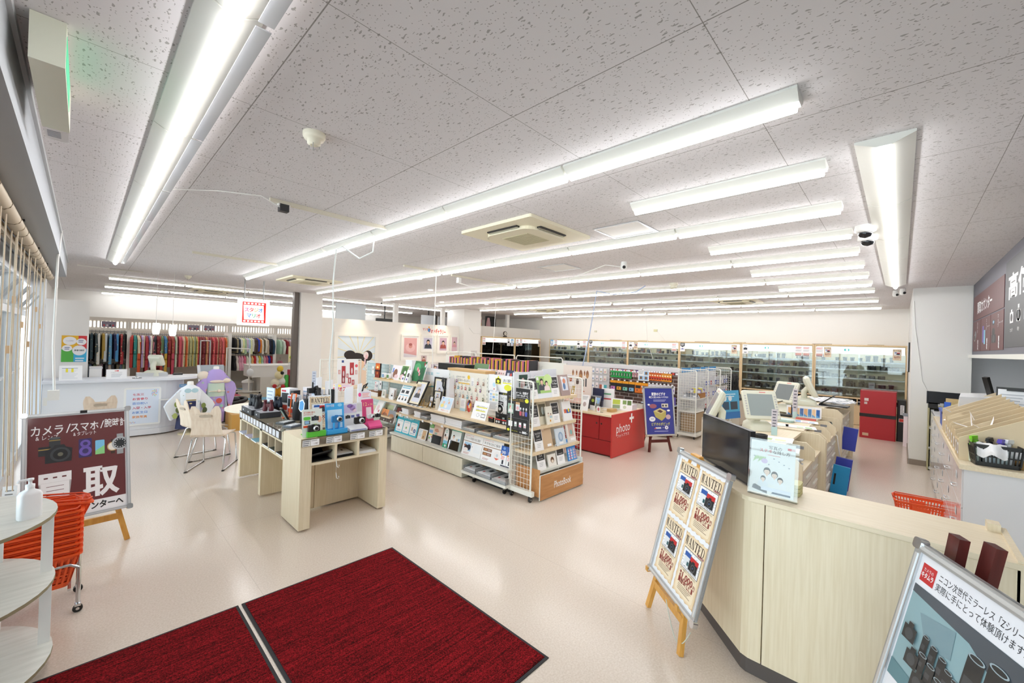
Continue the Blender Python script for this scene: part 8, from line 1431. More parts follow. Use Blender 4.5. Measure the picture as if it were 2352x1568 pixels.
# ================================================================ GALLERY WALL
FRW=M('#f6f3ec',.45)
def wall_frame(label,x0,x1,z0,z1,draw,rail=.07,dep=.03,y=11.199):
    t=T('picture_frame',label,'picture frame',((x0+x1)/2,y,z0),group=None);X=frame((x0,y,z0),(1,0,0),(0,0,1));w,h=x1-x0,z1-z0;b=MB(X)
    for q in((0,0,w,rail),(0,h-rail,w,h),(0,rail,rail,h-rail),(w-rail,rail,w,h-rail)):b.box(q[0],q[1],.001,q[2],q[3],dep,FRW)
    b.build('frame',t);b=MB(X);b.box(rail,rail,.001,w-rail,h-rail,.008,M('#f3f1ee'));draw(b,w,h);b.build('photo',t);return t
def d_girl(b,w,h):
    x0,y0,x1,y1=.1,.1,w-.1,h-.1;b.rect(x0,y0,x1,y1,M('#dfeaf2'),14);cx,cy=.55*w,.62*h
    for k in range(16):
        a=2*PI*k/16+.1
        for r in(1,):
            p=(cx+2*math.cos(a),cy+2*math.sin(a));q=(min(max(p[0],x0),x1),min(max(p[1],y0),y1));t_=min([((x1 if math.cos(a)>0 else x0)-cx)/math.cos(a)if abs(math.cos(a))>.01 else 9,((y1 if math.sin(a)>0 else y0)-cy)/math.sin(a)if abs(math.sin(a))>.01 else 9]);ex,ey=cx+math.cos(a)*t_,cy+math.sin(a)*t_;nx,ny=-math.sin(a)*.008,math.cos(a)*.008;b.poly([(cx+nx,cy+ny),(cx-nx,cy-ny),(ex-nx*1.6,ey-ny*1.6),(ex+nx*1.6,ey+ny*1.6)],M('#e8dfb8'),15)
    b.ell(.5*w,.52*h,.24*w,.14*h,M('#2b2220'),18,24);b.ell(.35*w,.625*h,.13*w,.075*h,M('#2b2220'),17);b.ell(.76*w,.61*h,.11*w,.09*h,M('#2b2220'),17);b.ell(.5*w,.47*h,.19*w,.13*h,M('#f3cfae'),20,24)
    b.poly([(.3*w,.5*h),(.33*w,.6*h),(.5*w,.63*h),(.68*w,.6*h),(.7*w,.5*h),(.62*w,.53*h),(.5*w,.525*h),(.38*w,.53*h)],M('#2b2220'),22)
    for d in(-1,1):b.poly([(.5*w+d*.09*w-.035*w,.485*h),(.5*w+d*.09*w,.495*h),(.5*w+d*.09*w+.035*w,.485*h),(.5*w+d*.09*w,.488*h)],M('#1f1714'),23)
    b.ell(.5*w,.455*h,.02*w,.008*h,M('#e3ae8c'),23);b.poly([(.43*w,.425*h),(.57*w,.425*h),(.53*w,.395*h),(.47*w,.395*h)],M('#c95f5c'),23)
    b.ell(.715*w,.62*h,.06*w,.06*h,M('#f3e4e6'),24);b.ell(.73*w,.59*h,.03*w,.04*h,M('#f0c6cc'),25);b.rect(.68*w,.45*h,.71*w,.56*h,M('#f3d3da'),24)
    b.poly([(.22*w,.1),(.85*w,.1),(.78*w,.34*h),(.6*w,.38*h),(.4*w,.38*h),(.26*w,.32*h)],M('#f0d7c0'),17);b.rect(x0,.1,.26*w,.3*h,M('#e8dd9a'),16)
wall_frame('large white framed poster of a smiling child with hair buns on the gallery wall',4.72,6.02,.30,1.96,d_girl,.1)
def d_ph(k):
    def f(b,w,h):
        m=.11 if w>.4 else .07;c=('#dfa8a8','#c9c4da','#cfb0c4','#d8b9c2','#d0b8b8','#c4c0d8','#c6b8cc','#d2c8b0','#c9c2d4')[k%9];b.rect(m,m,w-m,h-m,M(c),14);cx,cy=w/2,h*.52;s=min(w,h)*.5
        if k==0:b.ell(cx,cy-.02,s*.5,s*.4,M('#e9bcbc'),15);b.ell(cx,cy+.03,s*.2,s*.2,M('#cf8f84'),16);b.ell(cx,cy+.08,s*.19,s*.12,M('#a8605c'),17);b.poly([(m,m),(w-m,m),(w-m,m+.05),(m,m+.12)],M('#d9d3dc'),16)
        else:bust(b,cx,cy,s,'#2a2223','#e6bda6',('#3c4250','#a8524a','#d89aa6','#b0685e','#4a4c60','#8a6a80','#6a5a40','#5a5a78')[(k-1)%8],15,face=False)
    return f
GF=[(6.78,7.46,1.16,1.98,'white framed photo of a baby among pink petals, largest on the gallery wall'),(7.50,8.06,1.42,2.0,'white framed photo of a couple in formal clothes, top row of the gallery wall'),(8.13,8.64,1.38,2.02,'white framed photo of a figure in red, top row of the gallery wall'),(8.68,9.05,1.40,2.02,'white framed photo in pink at the right end of the top row'),(7.46,7.80,1.03,1.38,'small white framed photo under the couple photo'),(8.76,9.03,1.06,1.34,'small white framed photo at the right of the second row'),(7.82,8.36,.62,1.14,'white framed photo of two people low on the gallery wall'),(8.42,8.72,.55,.95,'small white framed photo with a dark animal low on the gallery wall'),(8.76,9.04,.50,.98,'white framed pale photo at the lower right of the gallery wall')]
for k,(x0,x1,z0,z1,lab)in enumerate(GF):wall_frame(lab,x0,x1,z0,z1,d_ph(k),.05)
b=MB(frame((7.56,11.198,2.05),(1,0,0),(0,0,1)));b.rect(-.02,-.03,.98,.24,ACRYL,-1)if False else None;b.text('フォトギャラリー',.58,.07,.17,M('#d0303c'),1,w=.68,bold=.03,rot=-.05);b.text('マリオ',.1,.12,.1,M('#d0303c'),1,w=.2,bold=.02);b.ell(.24,.1,.045,.06,M('#4a8fd0'),1);b.ell(.24,.19,.03,.03,M('#e8a03a'),2);tag(b.build('wall_lettering'),'red lettering with a blue figure above the frames on the gallery wall','sign')
t=T('fire_alarm','grey alarm panel with a red round lamp on the corner column','alarm',(9.5,10.94,1.0));b=MB();b.box(9.42,10.925,.85,9.68,10.949,1.5,M('#d8d4d2',.4));b.build('panel',t);b=MB();b.blob((9.55,10.92,1.02),.055,.02,.055,M('#b3232b',.3));b.build('lamp',t);b=MB(frame((9.5,10.9245,1.32),(1,0,0),(0,0,1)));b.ell(.05,.05,.06,.06,M('#b9b5b3'),1);b.build('speaker',t)
b=MB();b.tube([(9.3,10.945,2.3),(9.5,10.94,2.12),(9.84,10.94,2.1)],.008,WHITE,6);tag(b.build('cable'),'white cable draped on the corner column','cable')
# ================================================================ STUDIO RECEPTION
WHC=M('#e9ecf2',.35)
t=T('reception_counter','white reception counter with a rounded end at the dressing area','counter',(.5,9.7,0))
def cout(y0,xr,r,n=8):return[(-.41,y0),(xr-r,y0)]+[(xr-r+r*math.sin(a),y0+r-r*math.cos(a))for a in[PI/2*k/n for k in range(1,n+1)]]+[(xr,10.15),(xr-.5,10.15),(xr-.6,9.98),(-.41,9.98)]
b=MB();b.prism(cout(9.47,1.36,.5),.12,.955,WHC);b.build('body',t);b=MB();b.prism(cout(9.455,1.375,.5),.02,.118,WHC);b.build('plinth',t);b=MB();b.prism(cout(9.36,1.58,.48),.96,1.0,M('#dfe2ea',.35));b.build('worktop',t)
b=MB();b.box(.95,9.44,.60,1.12,9.47,.62,WHITE);b.build('bag_ledge',t)
def d_menu(b,w,h):
    b.rect(.0,0,w,h,M('#dfeafa',.3),1)
    for k,(s,c)in enumerate((('七五三','#c5385a'),('お宮参り','#d2304e'),('百日祝い','#5a8fd8'),('入園・入学','#c5385a'),('お誕生日','#5a8fd8'),('家族写真','#e89a5a'))):b.text(s,.19*w,(.85-.13*k)*h,.075*h,M(c),2,al='l',w=.115*w*len(s),bold=.02)
    for k in range(26):a=k*2.4;b.ell((.86+.012*math.sqrt(k)*math.cos(a)*1.6)*w,(.88+.02*math.sqrt(k)*math.sin(a))*h,.016*w,.011*h,M(('#e0737f','#7fb6e6','#f0c85a','#8fce9a')[k%4]),2,8)
    for k in range(8):b.ell((.08+.03*k)*w,(.04+.012*(k%3))*h,.014*w,.01*h,M(('#e0737f','#7fb6e6','#f0c85a')[k%3]),2,8)
t=T('menu_board','pale blue menu board of ceremony names with white frame on the reception counter front','sign',(.75,9.44,.2));X=frame((.53,9.455,.22),(1,0,0),(0,.02,1));b=MB(X);b.prism(rrect(-.03,-.03,.45,.62,.03),-.012,0,M('#f2f4f4',.35));b.build('frame',t);b=MB(X);d_menu(b,.42,.59);b.build('poster',t)
b=MB(frame((1.24,9.56,.80),(.85,.5,0),(0,0,1)));b.box(0,0,.0,.13,.06,.002,M('#86b8e2'));lines(b,.03,.04,.06,1,.02,'#dcebf8',.4,5);tag(b.build('blue_label'),'small sky blue label on the rounded end of the reception counter','label')
card('colourful kindergarten poster with white bubbles on the white screen',(-.24,10.015,1.26),(1,0,0),(0,0,1),.29,.44,lambda b,w,h:(b.rect(0,.5*h,w,h,M('#e8b52e'),1),b.rect(.66*w,.5*h,w,h,M('#d83a40'),2),b.rect(0,0,.48*w,.48*h,M('#57b24a'),2),b.rect(.48*w,0,w,.5*h,M('#3fb0dc'),3),[b.ell(x*w,y*h,rx*w,ry*h,PAPER,4)for x,y,rx,ry in((.32,.8,.27,.16),(.78,.77,.2,.13),(.22,.52,.2,.12),(.7,.44,.28,.19))],b.text('いっしょにあそぼう!',.32*w,.8*h,.05*h,M('#33416a'),5,w=.3*w),b.text('馬場幼稚園',.7*w,.44*h,.07*h,M('#2b2f3a'),5,w=.4*w,bold=.02),lines(b,.66*w,.83*h,.2*w,2,.06*h,'#5a6a9a',.4,5),lines(b,.12*w,.56*h,.2*w,2,.06*h,'#5a6a9a',.4,5),lines(b,.55*w,.16*h,.36*w,2,.09*h,'#e6f0f8',.5,5)),name='wall_poster',cat='poster')
t=T('table_sign','white sheet with two yellow columns standing on the reception counter','sign',(-.12,9.5,1.0));b=MB(frame((-.24,9.42,1.002),(1,.05,0),(0,.25,1)));b.box(0,0,-.004,.25,.235,0,PAPER);b.rect(.03,.19,.2,.197,M('#6a7aa0'),1);b.rect(.07,.13,.095,.188,M('#f0e23a'),1);b.rect(.13,.13,.155,.188,M('#f0e23a'),1);lines(b,.03,.17,.17,7,.022,'#c9cfdc',.25,.6);b.build('card',t)
t=T('table_sign','white notice board standing in the middle of the reception counter','sign',(.38,9.5,1.0));b=MB(frame((.28,9.46,1.002),(1,.02,0),(0,.12,1)));b.box(0,0,-.006,.25,.16,0,PAPER);b.rect(.1,.125,.14,.142,M('#e6a0a0'),1);b.rect(.125,.125,.15,.142,M('#d84a4e'),2);b.text('只今席を外しております。',.125,.105,.014,M('#7a7d84'),1,w=.14);lines(b,.06,.08,.13,3,.02,'#a9adb8',.3,1);b.build('card',t)
b=MB();b.lathe([(.03,0),(.032,.01),(.02,.03),(.004,.035)],CHROME,at=(.66,9.52,1.0),n=16);b.box(.60,9.47,1.0,.72,9.57,1.006,BLACK);tag(b.build('call_bell'),'silver call bell on the reception counter','bell')
t=pos('ivory till terminal seen from the side on the reception counter',.93,9.95,1.0,.9,'#5a5f62',.62)
b=MB();b.box(.68,9.8,1.0,1.1,10.05,1.06,M('#c9cbcc',.5));tag(b.build('keyboard_unit'),'grey till keyboard unit on the reception counter','keyboard');b=MB();b.box(1.2,9.98,1.0,1.34,10.1,1.025,BLACK);b.tube([(1.22,10.1,1.02),(1.22,10.1,1.14)],.006,BLACK,5);tag(b.build('router'),'small black router with aerial on the reception counter end','router')
b=MB();b.box(.09,9.99,.0,.24,10.3,1.14,WHITE);b.box(.09,9.99,1.14,.25,10.4,1.16,M('#d6d8da'));tag(b.build('side_cabinet'),'white side cabinet behind the reception counter by the screen','cabinet')
for k,x in enumerate((.93,1.16)):
    t=T('pendant_lamp','white glass pendant lamp over the reception counter, '+('left one' if k==0 else 'right one'),'lamp',(x,10.0,1.72));b=MB();b.lathe([(.04,0),(.052,.04),(.056,.12),(.048,.2),(.045,.21)],M('#ffffff',.3,0,2.2),at=(x,10.0-.08*k,1.76-.02*k),n=18);b.build('shade',t);b=MB();b.tube([(x,10.0-.08*k,1.96),(x,10.0-.08*k,CE-.002)],.004,WHITE,5);b.build('cord',t)
# ================================================================ CHAIRS AND ROUND TABLE
def chair(label,x,y,rz):
    """bent plywood chair on a chrome sled frame; seat faces +x"""
    t=T('plywood_chair',label,'chair',(x,y,0),rz,'plywood chairs by the reception',local=True)
    def sheet_(pts,th,nm,hole=None):
        b=MB();n=len(pts)
        front=[(px,py,pz)for px,py,pz in pts]
        return b
    b=MB();rings=[]
    for u,w,z,q in((-.20,.20,.44,0),(-.1,.205,.445,0),(.05,.21,.445,0),(.18,.20,.44,0),(.22,.18,.425,0)):rings.append([(u,-w,z+.008),(u,-w*.6,z),(u,w*.6,z),(u,w,z+.008),(u,w,z+.020),(u,w*.6,z+.012),(u,-w*.6,z+.012),(u,-w,z+.020)])
    b.loft([r[::-1]for r in rings],CHAIRW,False);b.build('seat',t)
    b=MB();prof=[(-.20,.445),(-.225,.47),(-.235,.55),(-.255,.66),(-.285,.76),(-.30,.84)];wd=[.19,.185,.17,.165,.175,.165]
    def sec(i,s0,s1):px,pz=prof[i];return[(px,s0,pz),(px,s1,pz),(px-.012,s1,pz+.003),(px-.012,s0,pz+.003)]
    b.loft([sec(i,-wd[i],wd[i])for i in range(5)],CHAIRW,False) # lower back
    b.loft([sec(4,-wd[4],-.05),[(-.295,-.17,.81),(-.295,-.07,.81),(-.307,-.07,.813),(-.307,-.17,.813)],[(-.305,-.15,.86),(-.305,-.11,.86),(-.317,-.11,.863),(-.317,-.15,.863)]],CHAIRW,False)
    b.loft([sec(4,.05,wd[4]),[(-.295,.07,.81),(-.295,.17,.81),(-.307,.17,.813),(-.307,.07,.813)],[(-.305,.11,.86),(-.305,.15,.86),(-.317,.15,.863),(-.317,.11,.863)]],CHAIRW,False)
    b.loft([sec(4,-.055,.055),[(-.287,-.055,.775),(-.287,.055,.775),(-.299,.055,.778),(-.299,-.055,.778)]],CHAIRW,False);b.build('backrest',t)
    b=MB();b.X=frame((-.2795,.07,.715),LX,(-.3,0,1));b.poly(rrect(0,0,.14,.035,.016),M('#efeae2',.6),1)if False else b.poly(rrect(0,0,.14,.035,.016),M('#b9aa98',.7),22);b.build('hand_slot',t)
    for s in(-1,1):
        b=MB();y_=.19*s;b.tube([(.14,y_*.7,.435),(.20,y_,.40),(.25,y_*1.06,.02),(.20,y_*1.08,.011),(-.25,y_*1.1,.011),(-.28,y_*1.1,.02),(-.16,y_,.40),(-.12,y_*.7,.435)],.010,CHROME,8);b.box(.2,y_*1.08-.012,0,.25,y_*1.08+.012,.012,BLACK);b.box(-.29,y_*1.1-.012,0,-.24,y_*1.1+.012,.012,BLACK);b.build('sled_leg',t)
    return t
chair('pale plywood chair nearest to the camera table, seen from behind',1.27,6.78,1.05)
chair('tan plywood chair behind the nearest one, facing the round table',1.28,7.42,.25)
chair('plywood chair half hidden behind the brown sign',.22,8.6,1.5)
t=T('round_table','round cream table behind the camera display table','table',(2.0,7.1,0));b=MB();b.prism([(2.0+.55*math.cos(a),7.1+.55*math.sin(a))for a in[2*PI*k/36 for k in range(36)]],.685,.71,M('#e9e3d2',.4));b.build('tabletop',t);b=MB();b.tube([(2.0,7.1,.01),(2.0,7.1,.69)],.035,ALU,12);b.build('column',t)
for k in range(4):a=PI/4+k*PI/2;b=MB();b.bar((2.0,7.1,.04),(2.0+.34*math.cos(a),7.1+.34*math.sin(a),.015),.05,.025,ALU);b.build('foot',t)
b=MB();b.prism([(1.70+.16*math.cos(a),6.6+.16*math.sin(a))for a in[2*PI*k/24 for k in range(24)]],.0005,.002,M('#b7c4d8',.5));tag(b.build('floor_sticker'),'round pale blue sticker on the floor beside the camera table','sticker')
b=MB();b.rbox(2.3,9.2,0,2.75,9.75,.22,BLACK,.04);tag(b.build('bag'),'black bag on the floor beyond the round table','bag');b=MB();b.box(1.95,9.0,.0,2.3,9.5,.3,M('#c99a4e'));tag(b.build('wooden_box'),'ochre wooden box on the floor beyond the round table','box')
# ================================================================ DRESSED MANNEQUINS
def ring(cx,cy,z,rx,ry,n=16,a0=0):return[(cx+rx*math.cos(a0+2*PI*k/n),cy+ry*math.sin(a0+2*PI*k/n),z)for k in range(n)]
def fabric(key,base,spots,sc=9,th=.33):
    m,N,L,p=new_mat(key);v=coords(N,L,(sc,sc,sc));vo=node(N,'ShaderNodeTexVoronoi',i_Scale=1);L.new(v,vo.inputs['Vector']);s_=N.new('ShaderNodeSeparateColor');L.new(vo.outputs['Color'],s_.inputs[0]);n2=noise(N,L,v,2.2,2)
    pick=ramp(N,L,s_.outputs[0],[(i/max(1,len(spots)-1),c)for i,c in enumerate(spots)]);fac=math_n(N,L,'LESS_THAN',math_n(N,L,'ADD',vo.outputs['Distance'],math_n(N,L,'MULTIPLY',n2,.25)),th+.12)
    L.new(mixc(N,L,fac,base,pick),p.inputs['Base Color']);p.inputs['Roughness'].default_value=.7;return m
LAV=fabric('lavender_flower_silk','#b9a4e0',('#d2707e','#e6a3a0','#a9cfc4','#e6d49a'),11,.22);LAVP=M('#b49fdd',.65);MNT=M('#cfe3d2',.6);CRM=M('#e9dccb',.7);BOYW=fabric('white_haori','#eef2f8',('#7d8f5a','#cfe2f2','#b9c98a'),7,.12);BLUEW=M('#cfeaf6',.6);NAVY=M('#252a55',.6)
cx,cy=1.55,9.45
t=T('boy_mannequin','headless child mannequin in a white and pale blue ceremonial haori with navy hakama','mannequin',(cx-.15,cy-.2,0));cx,cy=1.36,9.28
b=MB();b.lathe([(.16,0),(.16,.015),(.03,.02),(.02,.2)],M('#d8c7a0',.5),at=(cx,cy,0),n=24);b.build('base',t)
b=MB();b.loft([ring(cx,cy,.10,.20,.13),ring(cx,cy,.30,.18,.12),ring(cx,cy,.52,.12,.09)],NAVY);b.build('hakama',t)
b=MB();b.loft([ring(cx,cy+.01,.26,.18,.11),ring(cx,cy,.5,.16,.11),ring(cx,cy,.74,.19,.11),ring(cx,cy,.82,.13,.09),ring(cx,cy,.87,.05,.05)],BOYW);b.build('haori',t)
b=MB();b.lathe([(.05,.86),(.045,.93),(.03,.935)],M('#f4f3f0',.4),at=(cx,cy,0),n=16);b.build('neck',t)
for s in(-1,1):
    b=MB();b.loft([[(cx+s*.14,cy-.06,.80),(cx+s*.14,cy+.06,.80),(cx+s*.12,cy+.05,.66),(cx+s*.12,cy-.06,.66)],[(cx+s*.32,cy-.08,.58),(cx+s*.32,cy+.04,.58),(cx+s*.24,cy+.03,.30),(cx+s*.22,cy-.07,.30)],[(cx+s*.36,cy-.08,.50),(cx+s*.36,cy+.03,.50),(cx+s*.28,cy+.02,.26),(cx+s*.26,cy-.07,.26)]],BOYW,False);b.build('sleeve',t)
b=MB(frame((cx-.08,cy-.125,.62),(1,0,0),(0,0,1)));b.box(0,0,-.01,.16,.17,.01,M('#f4f6f8'));b.ell(.03,.16,.05,.04,M('#b9dbe6'),20);b.ell(.13,.16,.05,.04,M('#b9dbe6'),20);b.rect(.01,-.02,.15,0,M('#a8935a'),20);b.rect(.0,-.2,.15,-.03,NAVY,8);b.ell(.075,-.07,.02,.012,M('#d9c79a'),20);b.build('front_bow',t)
b=MB(frame((cx-.2,cy-.14,.30),(1,0,0),(0,0,1)));[b.ell(x,y,.035,.05,M(c),1+k*.3)for k,(x,y,c)in enumerate(((.0,.25,'#8a9a4e'),(.02,.15,'#5f6a3a'),(.38,.2,'#7d8a4a'),(.4,.12,'#4a5436'),(-.02,.05,'#a9b86a')))];b.build('embroidery',t)
cx,cy=1.80,9.62
t=T('girl_mannequin','headless child mannequin in a lavender flowered kimono with a mint sash','mannequin',(cx,cy,0))
b=MB();b.lathe([(.17,0),(.17,.015),(.03,.02),(.02,.15)],M('#8d8f90',.4),at=(cx,cy,0),n=24);b.build('base',t)
b=MB();b.loft([ring(cx,cy,.10,.15,.11),ring(cx,cy,.35,.16,.12),ring(cx,cy,.60,.155,.115)],LAV);b.build('skirt',t)
b=MB();b.loft([ring(cx,cy,.60,.15,.11),ring(cx,cy,.86,.16,.115)],MNT);b.box(cx-.13,cy-.13,.70,cx+.13,cy-.11,.715,M('#f0e6cf'));b.blob((cx+.03,cy-.13,.71),.03,.02,.03,M('#f3e3d6'));b.build('sash',t)
b=MB();b.loft([ring(cx,cy,.86,.165,.12),ring(cx,cy,.98,.19,.12),ring(cx,cy,1.08,.12,.09),ring(cx,cy,1.12,.06,.06)],LAVP);b.build('bodice',t)
b=MB();b.lathe([(.05,1.1),(.045,1.17),(.03,1.175)],M('#f1eeea',.4),at=(cx,cy,0),n=16);b.build('neck',t)
b=MB();b.blob((cx-.2,cy-.02,1.0),.10,.06,.09,CRM);b.blob((cx+.15,cy-.05,.9),.09,.06,.05,CRM);b.blob((cx,cy-.11,.89),.12,.03,.03,CRM);b.build('shoulder_ruffle',t)
for s in(-1,1):
    b=MB();b.loft([[(cx+s*.13,cy-.06,1.04),(cx+s*.13,cy+.06,1.04),(cx+s*.13,cy+.05,.85),(cx+s*.13,cy-.06,.85)],[(cx+s*.30,cy-.08,.84),(cx+s*.30,cy+.04,.84),(cx+s*.22,cy+.03,.42),(cx+s*.20,cy-.07,.42)],[(cx+s*.33,cy-.07,.74),(cx+s*.33,cy+.02,.74),(cx+s*.26,cy+.02,.30),(cx+s*.24,cy-.06,.30)]],LAV,False);b.build('long_sleeve',t)
b=MB(frame((cx-.12,cy-.125,.12),(1,0,0),(0,.02,1)));[b.ell(x,y,r,r,M(c),1+k*.2,12)for k,(x,y,r,c)in enumerate(((.16,.40,.05,'#d8645c'),(.06,.36,.045,'#e58f96'),(.1,.26,.045,'#8f74b8'),(.04,.2,.03,'#c8d890'),(.17,.2,.03,'#e59aa0'),(.2,.3,.03,'#9fd0c8'),(.1,.1,.05,'#ecd9a0'),(.16,.06,.04,'#d8c690'),(.05,.05,.03,'#8fbf6a')))];b.build('embroidery',t)
t=T('floor_sign','grey panel sign leaning behind the lavender kimono','sign',(2.0,10.2,0));b=MB(frame((1.72,10.2,.25),(.9,.1,0),(.05,.35,1)));b.box(0,0,-.01,.42,.95,0,M('#a9b4bd',.35));b.box(-.05,0,-.01,.0,.95,.01,M('#e9edf2',.3));[b.ell(.14+.03*(k%5),.74+.03*(k//5),.012,.012,M('#b85a62'),1,8)for k in range(15)];b.build('panel',t);b=MB();b.box(1.72,10.0,0,2.1,10.3,.25,DARK);b.build('foot',t)
# ================================================================ DRESSING AREA
for k,(x,y,c)in enumerate(((3.0,14.4,'#b84a62'),(2.75,12.2,'#b84a62'),(3.5,13.2,'#6aa3bf'),(3.6,15.8,'#6aa3bf'),(1.2,13.0,'#6aa3bf'))):b=MB();b.box(x-.28,y-.28,.0005,x+.28,y+.28,.003,M(c,.9));tag(b.build('carpet_tile'),('raspberry','raspberry','blue','blue','blue')[k]+' carpet tile on the dressing area floor, '+('far one','near one','middle of the room','by the wardrobe wall','behind the counter')[k],'carpet tile')
b=MB();b.box(-.55,11.4,.0001,4.4,16.98,.0004,M('#b3aa98',.9));S('floor_studio',b)
t=T('wardrobe_wall','white wardrobe wall frame with slatted top, rails and posts for costumes','clothes rack',(3.0,16.5,0));WRM=M('#eeece8',.5)
b=MB();b.box(-.4,16.88,0,7.0,16.95,2.16,M('#cfc8bd',.7));b.build('back_panel',t)
for x in(.92,3.38,4.72,6.2):b=MB();b.box(x-.045,16.15,0,x+.045,16.87,2.1,WRM);b.build('post',t)
b=MB();b.box(-.4,16.12,2.08,7.0,16.16,2.17,M('#d9d2c8',.6));b.box(-.4,16.12,1.84,7.0,16.16,1.875,M('#e6e0d8',.6));b.build('lattice_rail',t)
b=MB();n=96;[b.box(-.38+7.36*k/n,16.125,1.875,-.38+7.36*k/n+.034,16.155,2.08,M('#d9d2c8',.6))for k in range(n)];b.build('slats',t)
b=MB();b.box(-.38,16.8,1.9,6.98,16.82,2.06,M('#f8f8f6',.5,0,1.2));b.build('light_band',t)
RAILS=[(-.35,.87,1.78),(.97,3.33,1.74),(3.43,4.66,1.75),(4.78,6.1,1.72),(-.35,.87,.93),(3.43,4.66,1.16)]
for x0,x1,z in RAILS:b=MB();b.tube([(x0,16.3,z),(x1,16.3,z)],.014,STEEL,8);b.build('rail',t)
for k,x in enumerate((.45,2.35,2.75)):b=MB(frame((x-.1,16.1,1.9),(1,0,0),(0,0,1)));b.box(0,0,0,.28,.16,.01,M('#7f7888'));[b.ell(.05+.06*q,.05,.02,.03,M(('#b8434a','#d8c8d0','#2c2a30')[q%3]),18,8)for q in range(4)];tag(b.build('rail_sign'),f'small grey sign with figures above the costume rails, {ordn(k)} from the left','sign')
def garment(kind):
    """hanging garment seen edge-on: local x = along the rail (thin), hangs down from z = 0"""
    b=MB();m=M('#b0403c',.7)
    def sec(z,hw,d):return[(-hw,-d,z),(hw,-d,z),(hw,d,z),(-hw,d,z)]
    L_={0:1.0,1:.55,2:.75,3:.48}[kind]
    if kind==0:b.loft([sec(-L_,.030,.24),sec(-.62,.035,.25),sec(-.58,.03,.30),sec(-.2,.035,.28),sec(-.1,.028,.16),sec(-.06,.015,.06)],m,False)
    if kind==1:b.loft([sec(-L_,.035,.22),sec(-.3,.04,.25),sec(-.12,.03,.2),sec(-.06,.015,.06)],m,False)
    if kind==2:b.loft([sec(-L_,.03,.2),sec(-.5,.03,.22),sec(-.1,.025,.14),sec(-.06,.012,.05)],m,False)
    if kind==3:b.loft([sec(-L_,.055,.2),sec(-.4,.05,.2),sec(-.25,.03,.12),sec(-.16,.035,.13),sec(-.07,.02,.08)],m,False)
    return b
def hook_mb():
    b=MB();b.tube([(0,0,-.07),(0,0,-.01),(.0,.012,.008),(0,0,.018),(0,-.012,.008)],.004,DARK,5);return b
REDS=['#b3352f','#2f8a86','#d8cfae','#d4572c','#b7a2cc','#c9b8a0','#a8343c','#8f7db0','#e3dccf','#d88a96','#2a2330','#7c2026','#b0483e','#5c7a52','#3f78a8','#c9a23c','#8c2c2a','#a04838','#c24a5e','#b8c9b0','#6e1f24','#c9545e','#d27a86','#c7bd92']
MIX=['#d0622c','#b9ae86','#a8a878','#c7b46a','#8e9a7c','#b0a65c','#c94a4e','#7c1f22','#8a2a2c','#6f2630','#c78a5e','#a34a50','#8c3034','#b83a3e','#cf5a60','#a93036','#c8a080','#b0524a','#d8686e','#c45a52']
BLK=['#b9bb98','#2c2c2e','#24386a','#20304e','#b9c4c8','#233844','#27404a','#3c4a4c','#d8dad6','#a88c3c','#c9d2d8','#5f9ac0','#1f2750','#4a90c8','#a8323a','#1c1a1c']
fabs={}
def fab(c,k):
    key=(c,k%3)
    if key not in fabs:
        r,g,bb=[int(c[i:i+2],16)for i in(1,3,5)];lt='#%02x%02x%02x'%tuple(min(255,int(v*.55+110))for v in(r,g,bb));dk='#%02x%02x%02x'%tuple(int(v*.6)for v in(r,g,bb));fabs[key]=fabric(f'kimono_{c}_{k % 3}',c,(lt,dk,'#d9c38a',c),(14,10,18)[k%3],.16+.05*(k%3))
    return fabs[key]
GM={}
def hang(kind,x,z,mat,label,cat,group,name,rz=0,s=1.0,hk=True):
    key=(kind,mat.name)
    if key not in GM:
        b=garment(kind);b.mats=[mat];o=b.build('g',None,(0,0,0));GM[key]=o.data;bpy.data.objects.remove(o)
    if 'hook' not in GM:o=hook_mb().build('g',None,(0,0,0));GM['hook']=o.data;bpy.data.objects.remove(o)
    t=T(name,label,cat,(x,16.3,z+.012),rz,group,local=True)
    o=bpy.data.objects.new('garment',GM[key]);COL.objects.link(o);o.parent=t;o.scale=(1,1,s)
    h=bpy.data.objects.new('hanger_hook',GM['hook']);COL.objects.link(h);h.parent=t;return t
def cname(c):
    r,g,bb=[int(c[i:i+2],16)for i in(1,3,5)];mx,mn=max(r,g,bb),min(r,g,bb)
    if mx<62:return 'black'
    if mx-mn<28:return 'white' if mn>190 else 'grey' if mx<170 else 'pale grey'
    if r==mx:return('pink' if bb>g and r>170 and g>90 else 'orange' if g>bb+25 and r>190 and g<150 else 'cream' if mn>140 else 'tan' if g>120 else 'red' if r>120 else 'dark red')
    if g==mx:return 'green' if bb<g-8 else 'teal'
    return 'blue' if g>r-10 and r<150 else 'lilac' if mn>120 else 'navy' if mx<110 else 'purple'
for k,c in enumerate(BLK):hang(2,-.28+1.12*k/15,1.78,fab(c,k),f'{cname(c)} kimono for boys on the upper left rail, {ordn(k)} from the left','kimono','boys kimonos on the upper left rail','kimono',.15*((k*7)%5-2)/2,1.05+.1*(k%3))
for k in range(16):c=('#8a827c','#6f5e66','#3a3a40','#a89a90','#2f2f36','#57503f','#45536a','#5e6a50')[k%8];hang(2,-.28+1.12*k/15,.93,fab(c,k),f'{cname(c)} striped hakama on the lower left rail, {ordn(k)} from the left','hakama','hakama on the lower left rail','hakama',.1*((k*5)%3-1),1.05)
